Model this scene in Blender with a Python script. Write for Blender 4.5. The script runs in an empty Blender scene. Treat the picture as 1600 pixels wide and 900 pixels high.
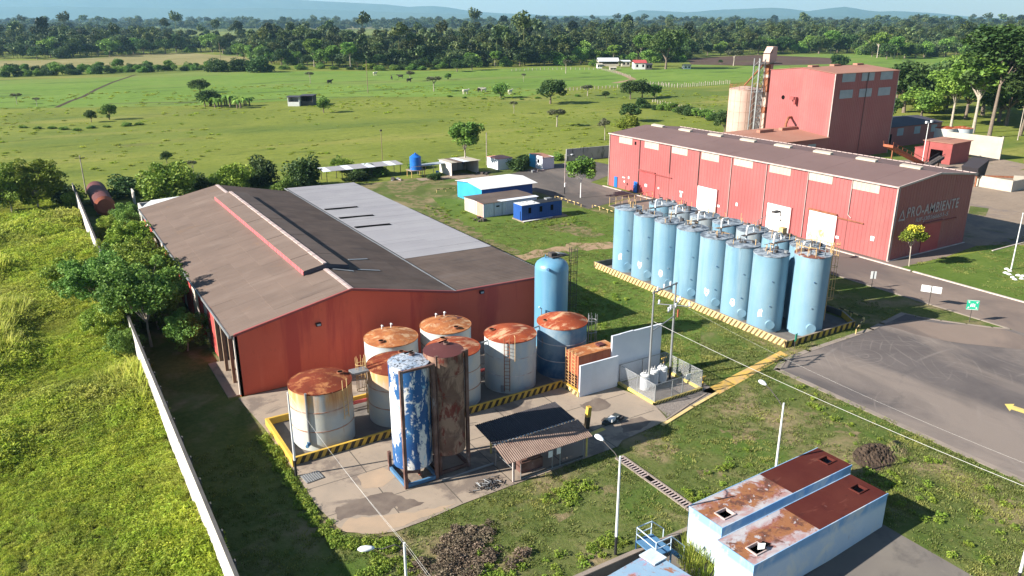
import bpy, math, random
import numpy as np
from mathutils import Matrix, Vector
random.seed(7); rng = np.random.default_rng(11)
R = math.radians; PI = math.pi
SC = bpy.context.scene; COL = SC.collection

# ------------------------------------------------------------------ camera
# Site axes: x runs along the gable of the left warehouse, y along its eaves.
CAMP = Vector((-11.62, -62.53, 30.0)); YAW = -31.496; PITCH = 18.92; ROLL = -0.07; FPX = 1225.0
cd = bpy.data.cameras.new('camera'); cam = bpy.data.objects.new('camera', cd); COL.objects.link(cam)
cd.sensor_width = 36; cd.lens = FPX / 1600 * 36; cd.clip_start = .5; cd.clip_end = 60000
CM = Matrix.Rotation(R(YAW), 4, 'Z') @ Matrix.Rotation(R(90 - PITCH), 4, 'X') @ Matrix.Rotation(R(ROLL), 4, 'Z')
cam.matrix_world = Matrix.Translation(CAMP) @ CM; SC.camera = cam

# ------------------------------------------------------------------ sky, sun, exposure
SUN_EL = 28.5; SX, SY = -math.cos(R(-13)), -math.sin(R(-13))          # horizontal direction towards the sun
w = bpy.data.worlds.new('World'); SC.world = w; w.use_nodes = True
nt = w.node_tree; bg = nt.nodes['Background']; sk = nt.nodes.new('ShaderNodeTexSky'); sk.sky_type = 'NISHITA'
sk.sun_disc = False; sk.sun_elevation = R(SUN_EL); sk.sun_rotation = math.atan2(SX, SY); sk.altitude = 30
sk.air_density = 1.0; sk.dust_density = 0.3; sk.ozone_density = 2.0
nt.links.new(sk.outputs[0], bg.inputs[0]); bg.inputs[1].default_value = 0.052
sl = bpy.data.lights.new('sun', 'SUN'); sl.energy = 5.0; sl.angle = R(.5); sl.color = (1, .94, .84)
so = bpy.data.objects.new('sun', sl); COL.objects.link(so)
sd = Vector((SX * math.cos(R(SUN_EL)), SY * math.cos(R(SUN_EL)), math.sin(R(SUN_EL))))
so.rotation_euler = sd.to_track_quat('Z', 'Y').to_euler(); so.location = (0, 0, 60)
SC.view_settings.view_transform = 'Standard'; SC.view_settings.look = 'None'; SC.view_settings.exposure = 1.3; SC.view_settings.gamma = 1
SC.cycles.max_bounces = 5; SC.cycles.diffuse_bounces = 3; SC.cycles.transparent_max_bounces = 8; SC.cycles.volume_bounces = 1
SC.cycles.volume_step_rate = 10; SC.cycles.use_fast_gi = False

def ground_at(px, py, z=0.0):
    """ground point seen at a survey mark of the drone picture (1600 x 900), in site metres"""
    d = CM.to_3x3() @ Vector((px - 800, 450 - py, -FPX)); t = (z - CAMP.z) / d.z
    return CAMP + d * t
def metres(px, py, n):
    """size in metres of n picture marks at that ground point"""
    g = ground_at(px, py); return n * (g - CAMP).length / FPX

# ------------------------------------------------------------------ materials
MATS = {}
# paint batches measured darker than the first guess
TONE = dict(shed_red=.56, shed_dark_red=.6, door_red=.75, roof_brown=.78, roof_dark=.92, roof_grey=.88, roof_b=.72, roof_terracotta=.75, roof_slate=.8, trim=.8, silo_blue=.52, silo_grey=.7, silo_cap=.75, tall_blue=.62, tank_cream=.62, concrete=.74, pad=.62, cream=.6, wall_plaster=.8, tower_top_white=.8, cont_side=.92, cont_top=.62, cont_top_rust=.46, cont_top_blue=.7, top_darkrust=.72, top_orange=.8, top_purple=.7, top_red=.75, tower_rust=.62, blue_steel=.55, tower_bw=.85, hut_blue=.7, bright_blue=.8, sky_paint=.75, rusty_box=.8, stripe_cream=.85, stripe_yellow=.85, kerb_dusty=.75, kerb_white=.8, white=.88, flat_white=.9, galv=.8, gable_red=.92, tank_side=.98, tank_side_clean=.95, tank_side_blue=.85)
class NT:
    def __init__(s, m):
        s.t = m.node_tree; s.n = s.t.nodes; s.l = s.t.links
    def N(s, typ, **k):
        n = s.n.new(typ)
        for a, v in k.items():
            if a.startswith('i_'): n.inputs[a[2:]].default_value = v
            else: setattr(n, a, v)
        return n
    def L(s, a, b): s.l.new(a, b)
    def coord(s, kind, stretch=(1, 1, 1), rz=0):
        if kind == 'W':
            g = s.N('ShaderNodeNewGeometry').outputs['Position']
        else:
            g = s.N('ShaderNodeTexCoord').outputs['Object']
        mp = s.N('ShaderNodeMapping'); mp.inputs['Scale'].default_value = stretch; mp.inputs['Rotation'].default_value = (0, 0, rz)
        s.L(g, mp.inputs[0]); return mp.outputs[0]
    def noise(s, vec, scale, detail=6, rough=.6, dist=0):
        n = s.N('ShaderNodeTexNoise'); n.inputs['Scale'].default_value = scale; n.inputs['Detail'].default_value = detail
        n.inputs['Roughness'].default_value = rough; n.inputs['Distortion'].default_value = dist; s.L(vec, n.inputs['Vector']); return n.outputs[0]
    def ramp(s, fac, stops, interp='LINEAR'):
        r = s.N('ShaderNodeValToRGB'); r.color_ramp.interpolation = interp; e = r.color_ramp.elements
        while len(e) < len(stops): e.new(.5)
        for i, (p, c) in enumerate(stops):
            e[i].position = p; e[i].color = (*c, 1) if len(c) == 3 else c
        s.L(fac, r.inputs[0]); return r.outputs[0]
    def mask(s, fac, lo, hi):
        m = s.N('ShaderNodeMapRange'); m.inputs[1].default_value = lo; m.inputs[2].default_value = hi; s.L(fac, m.inputs[0]); return m.outputs[0]
    def mix(s, f, a, b):
        m = s.N('ShaderNodeMix'); m.data_type = 'RGBA'
        for v, i in ((f, 0), (a, 6), (b, 7)):
            if hasattr(v, 'links'): s.L(v, m.inputs[i])
            elif i == 0: m.inputs[0].default_value = v
            else: m.inputs[i].default_value = (*v, 1)
        return m.outputs[2]
    def math(s, op, a, b=0.0):
        m = s.N('ShaderNodeMath'); m.operation = op
        for v, i in ((a, 0), (b, 1)):
            if hasattr(v, 'links'): s.L(v, m.inputs[i])
            else: m.inputs[i].default_value = v
        return m.outputs[0]

def mat(name, col, col2=None, scale=1.0, lo=.35, hi=.65, detail=6, rough=.8, spec=.3, metal=0, bump=0, bscale=None,
        layers=(), coord='W', stretch=(1, 1, 1), rnd=0, emit=None, warp=0):
    """base colour as noise between col and col2, then weathering layers: (colour, scale, lo, hi, stretch, amount[, z0, z1])"""
    if name in MATS: return MATS[name]
    tn = TONE.get(name, 1.0); sc_ = lambda c: tuple(q * tn for q in c)
    col = sc_(col); col2 = sc_(col2) if col2 is not None else None; layers = [(sc_(l[0]), *l[1:]) for l in layers]
    m = bpy.data.materials.new(name); m.use_nodes = True; k = NT(m); b = k.n['Principled BSDF']
    b.inputs['Roughness'].default_value = rough; b.inputs['Specular IOR Level'].default_value = spec; b.inputs['Metallic'].default_value = metal
    v = k.coord(coord, stretch)
    if col2 is not None:
        n = k.noise(v, scale, detail, dist=warp); c = k.mix(k.mask(n, lo, hi), col, col2)
    else:
        rgb = k.N('ShaderNodeRGB'); rgb.outputs[0].default_value = (*col, 1); c = rgb.outputs[0]
    for i, ly in enumerate(layers):
        lc, lsc, llo, lhi, lst, amt = ly[:6]
        lv = k.coord(coord, lst); n = k.mask(k.noise(lv, lsc, 8, .65, .4), llo, lhi)
        if len(ly) > 6:                                            # limited to a band of height on the thing
            sx = k.N('ShaderNodeSeparateXYZ'); k.L(k.N('ShaderNodeTexCoord').outputs['Object'], sx.inputs[0])
            n = k.math('MULTIPLY', n, k.mask(sx.outputs[2], ly[6], ly[7]))
        c = k.mix(k.math('MULTIPLY', n, amt), c, lc)
    if rnd:
        hv = k.N('ShaderNodeHueSaturation'); oi = k.N('ShaderNodeObjectInfo')
        k.L(k.mask(oi.outputs['Random'], -.0, 1), hv.inputs['Value'])
        mr = k.N('ShaderNodeMapRange'); mr.inputs[3].default_value = 1 - rnd; mr.inputs[4].default_value = 1 + rnd
        k.L(oi.outputs['Random'], mr.inputs[0]); k.L(mr.outputs[0], hv.inputs['Value']); k.L(c, hv.inputs['Color']); c = hv.outputs[0]
    k.L(c, b.inputs['Base Color'])
    if bump:
        bp = k.N('ShaderNodeBump'); bp.inputs['Strength'].default_value = bump; bp.inputs['Distance'].default_value = .1
        k.L(k.noise(v, bscale or scale * 4, 6), bp.inputs['Height']); k.L(bp.outputs[0], b.inputs['Normal'])
    MATS[name] = m; return m

RUST = (.22, .075, .035); ORUST = (.52, .20, .07)
M = {}
M['gable_red'] = mat('gable_red', (.72, .135, .075), (.62, .105, .06), .12, layers=[((.46, .055, .045), .35, .52, .62, (1, 1, .12), .7), ((.78, .19, .11), .9, .6, .75, (1, 1, .2), .35), ((.2,.04,.03), 3.0, .62, .75, (1,1,.5), .4)], rough=.7)
M['red_panel'] = mat('red_panel', (.58, .085, .075), (.46, .06, .055), .4, layers=[(ORUST, 1.2, .6, .75, (1, 1, .3), .5)])
M['pale_panel'] = mat('pale_panel', (.7, .62, .55), (.6, .5, .42), .6, layers=[(RUST, 1.4, .6, .75, (1, 1, .2), .4)])
M['shed_red'] = mat('shed_red', (.60, .185, .18), (.53, .155, .15), .15, rough=.55, spec=.35, layers=[((.60, .30, .26), .25, .5, .8, (1, 1, .3), .45), ((.42, .14, .11), .8, .6, .8, (1, 1, .1), .25)])
M['shed_dark_red'] = mat('shed_dark_red', (.50, .12, .115), (.42, .1, .09), .5, rough=.6)
M['door_red'] = mat('door_red', (.62, .12, .12), (.55, .09, .09), .5, rough=.6)
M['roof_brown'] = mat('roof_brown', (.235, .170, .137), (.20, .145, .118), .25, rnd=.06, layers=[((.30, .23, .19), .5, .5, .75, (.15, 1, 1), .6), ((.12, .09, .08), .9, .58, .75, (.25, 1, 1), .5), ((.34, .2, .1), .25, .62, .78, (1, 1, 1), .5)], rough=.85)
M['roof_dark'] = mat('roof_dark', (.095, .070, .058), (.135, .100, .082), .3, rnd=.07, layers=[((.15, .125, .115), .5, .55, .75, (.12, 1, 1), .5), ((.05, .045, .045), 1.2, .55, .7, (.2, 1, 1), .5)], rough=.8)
M['roof_grey'] = mat('roof_grey', (.37, .36, .375), (.33, .32, .34), .2, rnd=.035, layers=[((.44, .44, .45), .6, .55, .75, (.1, 1, 1), .5), ((.25, .25, .27), 1.5, .66, .8, (1, 1, 1), .3)], rough=.65)
M['roof_b'] = mat('roof_b', (.235, .15, .14), (.205, .13, .12), .12, layers=[((.28, .19, .17), .2, .5, .8, (1, .3, 1), .5), ((.16,.1,.095), 1.4, .6, .8, (1,.3,1), .25)], rough=.8)
M['roof_terracotta'] = mat('roof_terracotta', (.47, .24, .17), (.42, .2, .14), .2, rough=.8)
M['roof_slate'] = mat('roof_slate', (.08, .075, .10), (.065, .06, .08), .2, rough=.7)
M['white'] = mat('white', (.78, .78, .77), (.68, .68, .67), .8, rough=.6, layers=[((.4, .36, .3), 2.0, .62, .78, (1, 1, .25), .35)])
M['bluewhite'] = mat('bluewhite', (.66, .69, .74), (.60, .63, .69), .6, rough=.7, layers=[((.25, .27, .3), 1.3, .66, .72, (1, 1, .6), .8), ((.5, .5, .5), .6, .5, .8, (1, 1, .2), .4)])
M['cream'] = mat('cream', (.74, .67, .56), (.66, .58, .47), .4, rough=.8, layers=[((.35, .3, .24), 1.0, .58, .75, (1, 1, .2), .5)])
M['trim'] = mat('trim', (.62, .5, .47), (.5, .38, .35), 1)
M['galv'] = mat('galv', (.42, .43, .44), (.33, .34, .35), 2, rough=.45, metal=.4, layers=[(RUST, 2, .66, .8, (1, 1, 1), .6)])
M['dark_steel'] = mat('dark_steel', (.05, .048, .05), (.09, .07, .06), 2, rough=.6)
M['black'] = mat('black', (.02, .02, .022), rough=.6)
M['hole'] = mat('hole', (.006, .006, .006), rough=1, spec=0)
M['rust_steel'] = mat('rust_steel', (.20, .07, .04), (.32, .13, .06), 1.5, rough=.85)
M['yellow_steel'] = mat('yellow_steel', (.62, .42, .18), (.55, .34, .16), 1.5, rough=.6, layers=[(ORUST, 3, .6, .7, (1, 1, 1), .5)])
M['stripe_yellow'] = mat('stripe_yellow', (.72, .46, .06), (.60, .38, .08), 1.6, rough=.7, layers=[((.25, .17, .07), 2.5, .6, .75, (1, 1, 1), .45)])
M['stripe_black'] = mat('stripe_black', (.035, .028, .02), (.08, .06, .035), 1.6, rough=.8)
M['stripe_cream'] = mat('stripe_cream', (.78, .58, .26), (.66, .47, .2), 1.6, rough=.75)
M['stripe_dark'] = mat('stripe_dark', (.09, .065, .035), (.16, .11, .05), 1.6, rough=.8)
M['silo_blue'] = mat('silo_blue', (.28, .53, .72), (.36, .60, .76), .25, rough=.45, spec=.4, rnd=.09, layers=[((.52, .68, .76), .35, .48, .68, (1, 1, .12), .75), ((.08, .25, .45), .9, .54, .74, (1, 1, .08), .5), ((.35, .30, .26), 1.7, .64, .74, (1, 1, .06), .6), ((.12, .14, .16), 2.2, .52, .68, (1, 1, .3), .9, 7.2, 8.1)])
M['silo_grey'] = mat('silo_grey', (.40, .47, .52), (.32, .40, .46), .4, rough=.6, layers=[((.08, .10, .13), 1.2, .5, .65, (1, 1, .3), .9, 6.6, 7.9), ((.5, .5, .46), .8, .5, .7, (1, 1, .2), .5)])
M['silo_cap'] = mat('silo_cap', (.36, .42, .48), (.13, .16, .20), 1.6, lo=.42, hi=.58, rough=.7, layers=[((.5, .52, .52), 1.3, .58, .68, (1, 1, 1), .7), ((.22, .1, .06), 1.1, .66, .74, (1, 1, 1), .7)])
M['cap_rust'] = mat('cap_rust', (.30, .34, .38), (.17, .065, .045), .45, lo=.47, hi=.52, rough=.85, layers=[((.12, .13, .15), 1.5, .58, .66, (1, 1, 1), .7)])
M['tall_blue'] = mat('tall_blue', (.16, .42, .66), (.20, .48, .70), .3, rough=.35, spec=.5, layers=[((.40, .62, .75), .3, .5, .7, (1, 1, .15), .5)])
M['bright_blue'] = mat('bright_blue', (.02, .16, .60), (.03, .20, .62), .6, rough=.4)
M['hut_blue'] = mat('hut_blue', (.02, .10, .42), (.03, .13, .46), .5, rough=.6)
M['sky_paint'] = mat('sky_paint', (.04, .36, .66), (.05, .42, .68), .5, rough=.6)
M['salmon'] = mat('salmon', (.72, .30, .24), (.64, .26, .2), .5)
M['tank_side'] = mat('tank_side', (.56, .54, .46), (.47, .48, .44), .5, rough=.7, coord='O', layers=[((.33, .42, .48), .45, .4, .62, (1, 1, 1), .55), ((.62, .33, .12), .9, .34, .52, (1, 1, .12), .95, 2.6, 4.0), ((.36, .15, .06), 1.4, .50, .62, (1, 1, .12), .85, 2.4, 4.5), ((.34, .17, .08), 2.4, .62, .70, (1, 1, .08), .6), ((.35, .2, .1), 2.5, .66, .72, (1, 1, .1), .5)])
M['tank_side_clean'] = mat('tank_side_clean', (.58, .56, .50), (.50, .50, .46), .5, rough=.7, coord='W', layers=[((.30, .42, .55), .5, .40, .6, (1, 1, .5), .55), ((.36, .18, .08), 1.8, .62, .72, (1, 1, .1), .7)])
M['tank_side_blue'] = mat('tank_side_blue', (.30, .38, .44), (.10, .22, .34), .3, lo=.42, hi=.6, rough=.6, coord='W', layers=[((.03, .10, .22), .4, .35, .6, (1, 1, .6), .85, 3.4, 1.6), ((.36, .18, .08), 1.8, .64, .72, (1, 1, .1), .7)])
M['hoop'] = mat('hoop', (.34, .15, .08), (.45, .38, .33), 1.5, rough=.8)
M['hoop_pale'] = mat('hoop_pale', (.55, .55, .55), (.35, .3, .3), 1.5, rough=.8)
M['top_darkrust'] = mat('top_darkrust', (.27, .06, .03), (.20, .045, .025), .5, rough=.85, spec=.1, layers=[((.62, .27, .11), 1.1, .52, .64, (1, 1, 1), .75), ((.72, .5, .32), 2.2, .64, .7, (1, 1, 1), .7)], warp=.6)
M['top_orange'] = mat('top_orange', (.52, .21, .08), (.36, .12, .05), .9, rough=.85, spec=.1, layers=[((.72, .50, .30), 1.3, .5, .62, (1, 1, 1), .7), ((.26, .11, .05), .8, .6, .66, (1, 1, 1), .75)], warp=1.2)
M['top_purple'] = mat('top_purple', (.16, .05, .045), (.13, .04, .04), .5, rough=.7, layers=[((.36, .16, .12), 2.0, .6, .75, (1, 1, 1), .4)])
M['top_red'] = mat('top_red', (.44, .10, .04), (.32, .065, .035), .6, rough=.85, spec=.1, layers=[((.78, .50, .30), 1.1, .52, .62, (.5, 1, 1), .8), ((.6, .25, .1), 2.2, .58, .68, (1, 1, 1), .6)], warp=.8)
M['tower_bw'] = mat('tower_bw', (.02, .085, .27), (.035, .15, .36), .5, rough=.5, coord='O', layers=[((.80, .80, .78), .62, .50, .53, (1, 1, .55), 1.0), ((.80, .80, .78), 2.4, .55, .58, (1, 1, .35), .9), ((.3, .6, .8), .8, .62, .66, (1, 1, .6), .9), ((.04, .05, .07), 3.0, .64, .68, (1, 1, .5), .8)])
M['tower_top_white'] = mat('tower_top_white', (.56, .60, .66), (.24, .34, .48), 1.2, rough=.7, coord='O', layers=[((.05, .05, .06), 5.0, .52, .56, (1, 1, 1), .9), ((.45, .25, .18), 3.0, .62, .68, (1, 1, 1), .6)])
M['tower_rust'] = mat('tower_rust', (.30, .17, .12), (.15, .07, .05), .45, rough=.85, coord='O', layers=[((.55, .34, .24), .9, .47, .56, (1, 1, .5), .8), ((.26, .05, .035), 2.0, .54, .59, (1, 1, .4), .9), ((.06, .035, .03), 1.3, .58, .7, (1, 1, .4), .7)])
M['tower_frame'] = mat('tower_frame', (.10, .05, .04), (.20, .12, .10), 1.2, rough=.8, layers=[((.35, .33, .33), 1.5, .62, .7, (1, 1, .3), .6)])
M['blue_steel'] = mat('blue_steel', (.10, .27, .52), (.16, .36, .6), 1.5, rough=.6)
M['rusty_box'] = mat('rusty_box', (.50, .16, .08), (.40, .11, .06), .7, rough=.8, layers=[((.2, .08, .05), 1.6, .6, .7, (1, 1, .3), .6)])
M['cont_side'] = mat('cont_side', (.56, .66, .76), (.50, .61, .72), .4, rough=.6, coord='O', layers=[((.16, .36, .62), .9, .15, .5, (1, 1, .5), .85, 1.9, 2.25), ((.74, .74, .68), .5, .5, .66, (1, 1, 1), .8), ((.3, .5, .7), 1.3, .6, .68, (1, 1, .5), .5), ((.35, .2, .1), 2.6, .66, .72, (1, 1, .15), .7)])
M['cont_side_dark'] = M['cont_side']
M['cont_top'] = mat('cont_top', (.62, .55, .58), (.56, .48, .52), .7, rough=.75, coord='W', layers=[((.60, .22, .18), .9, .50, .56, (1, 1, 1), .85), ((.50, .21, .08), .42, .49, .53, (1, 1, 1), .95), ((.30, .10, .05), 1.1, .55, .60, (1, 1, 1), .9), ((.66, .64, .66), 1.4, .60, .63, (1, 1, 1), .8)])
def container_roof(name):
    m = bpy.data.materials.new(name); m.use_nodes = True; k = NT(m); b = k.n['Principled BSDF']; b.inputs['Roughness'].default_value = .8; b.inputs['Specular IOR Level'].default_value = .15
    o = k.coord('O'); w_ = k.coord('W'); sx = k.N('ShaderNodeSeparateXYZ'); k.L(o, sx.inputs[0])
    mid = k.math('SUBTRACT', .30, k.math('MULTIPLY', k.math('ABSOLUTE', k.math('SUBTRACT', sx.outputs[1], 1.35)), .26)); end = k.math('MULTIPLY', sx.outputs[0], .012); bias = k.math('ADD', mid, end)
    c = k.mix(k.mask(k.noise(w_, 1.6, 8), .4, .6), (.37, .34, .36), (.42, .40, .41))
    def lay(c, col, sc, lo, hi, f=1.0, st=(1, 1, 1)): n = k.noise(k.coord('W', st), sc, 9, .62, .6); return k.mix(k.mask(k.math('ADD', n, k.math('MULTIPLY', bias, f)), lo, hi), c, col)
    c = lay(c, (.35, .20, .19), 1.0, .52, .66, .6, (.6, 1, 1)); c = lay(c, (.24, .085, .06), 1.5, .59, .69, .7); c = lay(c, (.28, .12, .055), .7, .62, .70, .9); c = lay(c, (.12, .055, .04), 1.2, .68, .77, .7); c = lay(c, (.20, .07, .05), 4.0, .66, .72, .4); c = lay(c, (.40, .37, .38), 2.3, .64, .67, .1)
    k.L(c, b.inputs['Base Color']); M[name] = m
container_roof('cont_roof')
M['cont_top_rust'] = mat('cont_top_rust', (.165, .04, .034), (.20, .055, .042), .5, rough=.9, spec=.05, layers=[((.42, .17, .12), 1.6, .60, .70, (.25, 1, 1), .55), ((.09, .03, .03), .8, .58, .68, (1, 1, 1), .6), ((.5, .40, .38), 2.6, .68, .72, (1, .4, 1), .7)])
M['cont_top_blue'] = mat('cont_top_blue', (.30, .48, .66), (.36, .52, .68), .7, rough=.7, layers=[((.62, .22, .26), 1.1, .56, .62, (.5, 1, 1), .7), ((.40, .17, .09), .35, .53, .56, (1, 1, 1), .95)])
M['concrete'] = mat('concrete', (.46, .365, .28), (.36, .295, .235), .35, lo=.3, hi=.7, detail=9, rough=.9, bump=.15, layers=[((.19, .15, .13), .30, .52, .60, (1, 1, 1), .75), ((.46, .36, .28), .9, .55, .7, (1, 1, 1), .5), ((.13, .11, .10), 1.3, .64, .74, (1, 1, 1), .5)])
M['wet_concrete'] = mat('wet_concrete', (.125, .095, .08), (.19, .15, .12), .8, rough=.7)
M['sandy'] = mat('sandy', (.40, .29, .20), (.33, .25, .18), .5, rough=.95)
M['pad'] = mat('pad', (.21, .185, .17), (.26, .23, .20), .3, detail=9, rough=.9, bump=.1, layers=[((.12, .105, .10), .5, .54, .7, (1, 1, 1), .7), ((.36, .30, .25), .8, .6, .75, (1, 1, 1), .5)])
M['joint'] = mat('joint', (.10, .085, .07), rough=.95)
M['wall_plaster'] = mat('wall_plaster', (.74, .70, .66), (.66, .60, .55), .5, rough=.85, layers=[((.42, .35, .28), .9, .56, .72, (1, 1, .25), .55), ((.2, .18, .15), 2, .64, .76, (1, 1, .4), .4)])
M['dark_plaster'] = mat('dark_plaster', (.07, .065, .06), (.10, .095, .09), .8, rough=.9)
M['grey_wall'] = mat('grey_wall', (.42, .42, .42), (.34, .34, .35), .5, rough=.9, layers=[((.1, .11, .1), 1.1, .54, .62, (1, 1, .4), .8)])
M['kerb_white'] = mat('kerb_white', (.70, .60, .55), (.55, .45, .4), .8, rough=.85)
M['kerb_dusty'] = mat('kerb_dusty', (.38, .31, .26), (.30, .25, .21), .6, rough=.9)
M['wood'] = mat('wood', (.28, .2, .13), (.2, .14, .1), 2)
M['bark'] = mat('bark', (.22, .17, .13), (.13, .10, .08), 3, rough=.95)
M['bark_pale'] = mat('bark_pale', (.42, .37, .31), (.3, .25, .2), 2, rough=.95)
M['sign_green'] = mat('sign_green', (.02, .42, .25), rough=.5)
M['flat_white'] = mat('flat_white', (.82, .82, .80), rough=.6)
M['glass'] = mat('glass', (.05, .07, .08), rough=.1, spec=.6)
M['pane_grey'] = mat('pane_grey', (.34, .38, .42), (.28, .32, .36), .8, rough=.5)
M['tarp'] = mat('tarp', (.05, .06, .06), (.5, .52, .52), 2.2, lo=.55, hi=.6, rough=.5)
M['wire'] = mat('wire', (.62, .6, .56), rough=.6)
M['louvre_pink'] = mat('louvre_pink', (.55, .14, .15), (.48, .10, .11), 3.0)
M['rif_paint'] = mat('rif_paint', (.44, .36, .38), (.36, .24, .26), 1.5)
M['rusty_white'] = mat('rusty_white', (.62, .56, .48), (.55, .46, .36), .8, layers=[((.50, .22, .10), 1.8, .52, .62, (1, 1, .5), .8), ((.25, .10, .05), 3.5, .6, .68, (1, 1, .3), .7)])
M['lamp_head'] = mat('lamp_head', (.75, .77, .78), rough=.4)
M['faded_paint'] = mat('faded_paint', (.46, .37, .39), (.36, .21, .22), 1.4, lo=.45, hi=.75, rough=.6)
M['yellow_paint'] = mat('yellow_paint', (.68, .52, .14), (.45, .36, .16), 1.6, lo=.45, hi=.7, rough=.8)
M['path_paint'] = mat('path_paint', (.60, .37, .08), (.42, .28, .14), 1.1, lo=.42, hi=.65, rough=.85)
M['gravel'] = mat('gravel', (.30, .26, .23), (.12, .10, .09), 9, lo=.3, hi=.7, rough=.95, bump=.6, bscale=12)
M['tank_cream'] = mat('tank_cream', (.82, .60, .50), (.76, .50, .41), .3, rough=.6, coord='W', layers=[((.45, .28, .2), 1.2, .6, .75, (1, 1, .15), .5)])
M['hopper'] = mat('hopper', (.035, .03, .035), rough=.7)
# ------------------------------------------------------------------ mesh helpers
class MB:
    def __init__(s, *mats): s.v = []; s.f = []; s.m = []; s.mats = [M[x] if isinstance(x, str) else x for x in mats]; s.sm = []
    def add(s, vs, fs, mi=0, smooth=False):
        o = len(s.v); s.v += [tuple(v) for v in vs]
        for f in fs: s.f.append([i + o for i in f]); s.m.append(mi); s.sm.append(smooth)
        return s
    def box(s, x0, x1, y0, y1, z0, z1, mi=0):
        v = [(x0, y0, z0), (x1, y0, z0), (x1, y1, z0), (x0, y1, z0), (x0, y0, z1), (x1, y0, z1), (x1, y1, z1), (x0, y1, z1)]
        return s.add(v, [(0, 3, 2, 1), (4, 5, 6, 7), (0, 1, 5, 4), (1, 2, 6, 5), (2, 3, 7, 6), (3, 0, 4, 7)], mi)
    def quad(s, a, b, c, d, mi=0): return s.add([a, b, c, d], [(0, 1, 2, 3)], mi)
    def poly(s, pts, mi=0): return s.add(pts, [tuple(range(len(pts)))], mi)
    def slab(s, pts, t, mi=0):
        """polygon extruded down by t"""
        n = len(pts); v = [tuple(p) for p in pts] + [(p[0], p[1], p[2] - t) for p in pts]
        f = [tuple(range(n)), tuple(reversed(range(n, 2 * n)))] + [(i, i + n, (i + 1) % n + n, (i + 1) % n) for i in range(n)]
        return s.add(v, f, mi)
    def cyl(s, a, b, r0, r1=None, n=12, caps=True, mi=0, smooth=True):
        a = Vector(a); b = Vector(b); r1 = r0 if r1 is None else r1; d = (b - a).normalized()
        u = d.orthogonal().normalized(); w_ = d.cross(u)
        if abs(d.z) > .999: u = Vector((1, 0, 0)); w_ = Vector((0, 1, 0)) * (1 if d.z > 0 else -1)
        vs = []
        for c, r in ((a, r0), (b, r1)):
            for i in range(n):
                t = 2 * PI * i / n; vs.append(c + (u * math.cos(t) + w_ * math.sin(t)) * r)
        s.add(vs, [(i, (i + 1) % n, n + (i + 1) % n, n + i) for i in range(n)], mi, smooth)
        if caps:
            s.add(vs[:n], [tuple(reversed(range(n)))], mi); s.add(vs[n:], [tuple(range(n))], mi)
        return s
    def tube(s, pts, r, n=6, mi=0):
        for a, b in zip(pts[:-1], pts[1:]):
            d = (Vector(b) - Vector(a)); e = d.normalized() * r * .3
            s.cyl(Vector(a) - e, Vector(b) + e, r, r, n, True, mi)
        return s
    def ring(s, cx, cy, z, r, h, t, n=48, mi=0, a0=0, a1=2 * PI):
        full = abs(a1 - a0 - 2 * PI) < 1e-6; k = n if full else n + 1; vs = []
        for i in range(k):
            a = a0 + (a1 - a0) * i / n; c, q = math.cos(a), math.sin(a)
            vs += [(cx + c * r, cy + q * r, z), (cx + c * (r + t), cy + q * (r + t), z), (cx + c * (r + t), cy + q * (r + t), z + h), (cx + c * r, cy + q * r, z + h)]
        fs = []
        for i in range(n):
            j = (i + 1) % k; A, B = i * 4, j * 4
            fs += [(A + 1, B + 1, B + 2, A + 2), (A + 2, B + 2, B + 3, A + 3), (A, A + 3, B + 3, B), (A, B, B + 1, A + 1)]
        return s.add(vs, fs, mi, False)
    def cone(s, cx, cy, z0, z1, r, n=48, mi=0, rings=3):
        vs = [(cx, cy, z1)]
        for k in range(1, rings + 1):
            q = k / rings
            for i in range(n):
                a = 2 * PI * i / n; vs.append((cx + r * q * math.cos(a), cy + r * q * math.sin(a), z1 + (z0 - z1) * q ** 1.3))
        fs = [(0, 1 + i, 1 + (i + 1) % n) for i in range(n)]
        for k in range(rings - 1):
            o = 1 + k * n; fs += [(o + i, o + n + i, o + n + (i + 1) % n, o + (i + 1) % n) for i in range(n)]
        return s.add(vs, fs, mi, True)
    def ribbed(s, p0, along, up, length, height, pitch=.5, depth=.03, mi=0, ztop=None):
        """corrugated sheet standing on p0: along, up unit vectors; outward = along x up; ztop(x) gives a sloping top"""
        p0 = Vector(p0); along = Vector(along); up = Vector(up); out = along.cross(up)
        n = max(1, int(round(length / pitch))); q = length / n; xs = []
        for i in range(n):
            xs += [(i * q, 0), (i * q + q * .60, 0), (i * q + q * .68, 1), (i * q + q * .92, 1)]
        xs.append((length, 0)); vs = []
        for x, o in xs:
            h = ztop(x) if ztop else height
            b = p0 + along * x + out * (o * depth); vs += [b, b + up * h]
        return s.add(vs, [(2 * i, 2 * i + 2, 2 * i + 3, 2 * i + 1) for i in range(len(xs) - 1)], mi)
    def mesh(s, name):
        me = bpy.data.meshes.new(name); me.from_pydata([tuple(v) for v in s.v], [], s.f)
        for m_ in s.mats: me.materials.append(m_)
        me.polygons.foreach_set('material_index', s.m); me.polygons.foreach_set('use_smooth', s.sm); me.update(); return me
    def obj(s, name, parent=None, loc=(0, 0, 0), rz=0, label=None):
        return link(name, s.mesh(name), parent, loc, rz, label)
def link(name, me, parent=None, loc=(0, 0, 0), rz=0, label=None, scale=None):
    o = bpy.data.objects.new(name, me); COL.objects.link(o)
    if parent: o.parent = parent
    o.location = loc; o.rotation_euler = (0, 0, rz)
    if scale: o.scale = scale
    if label: o['label'] = label
    return o
def tag(o, label, cat, group=None):
    o['label'] = label; o['category'] = cat
    if group: o['group'] = group
    return o
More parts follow.
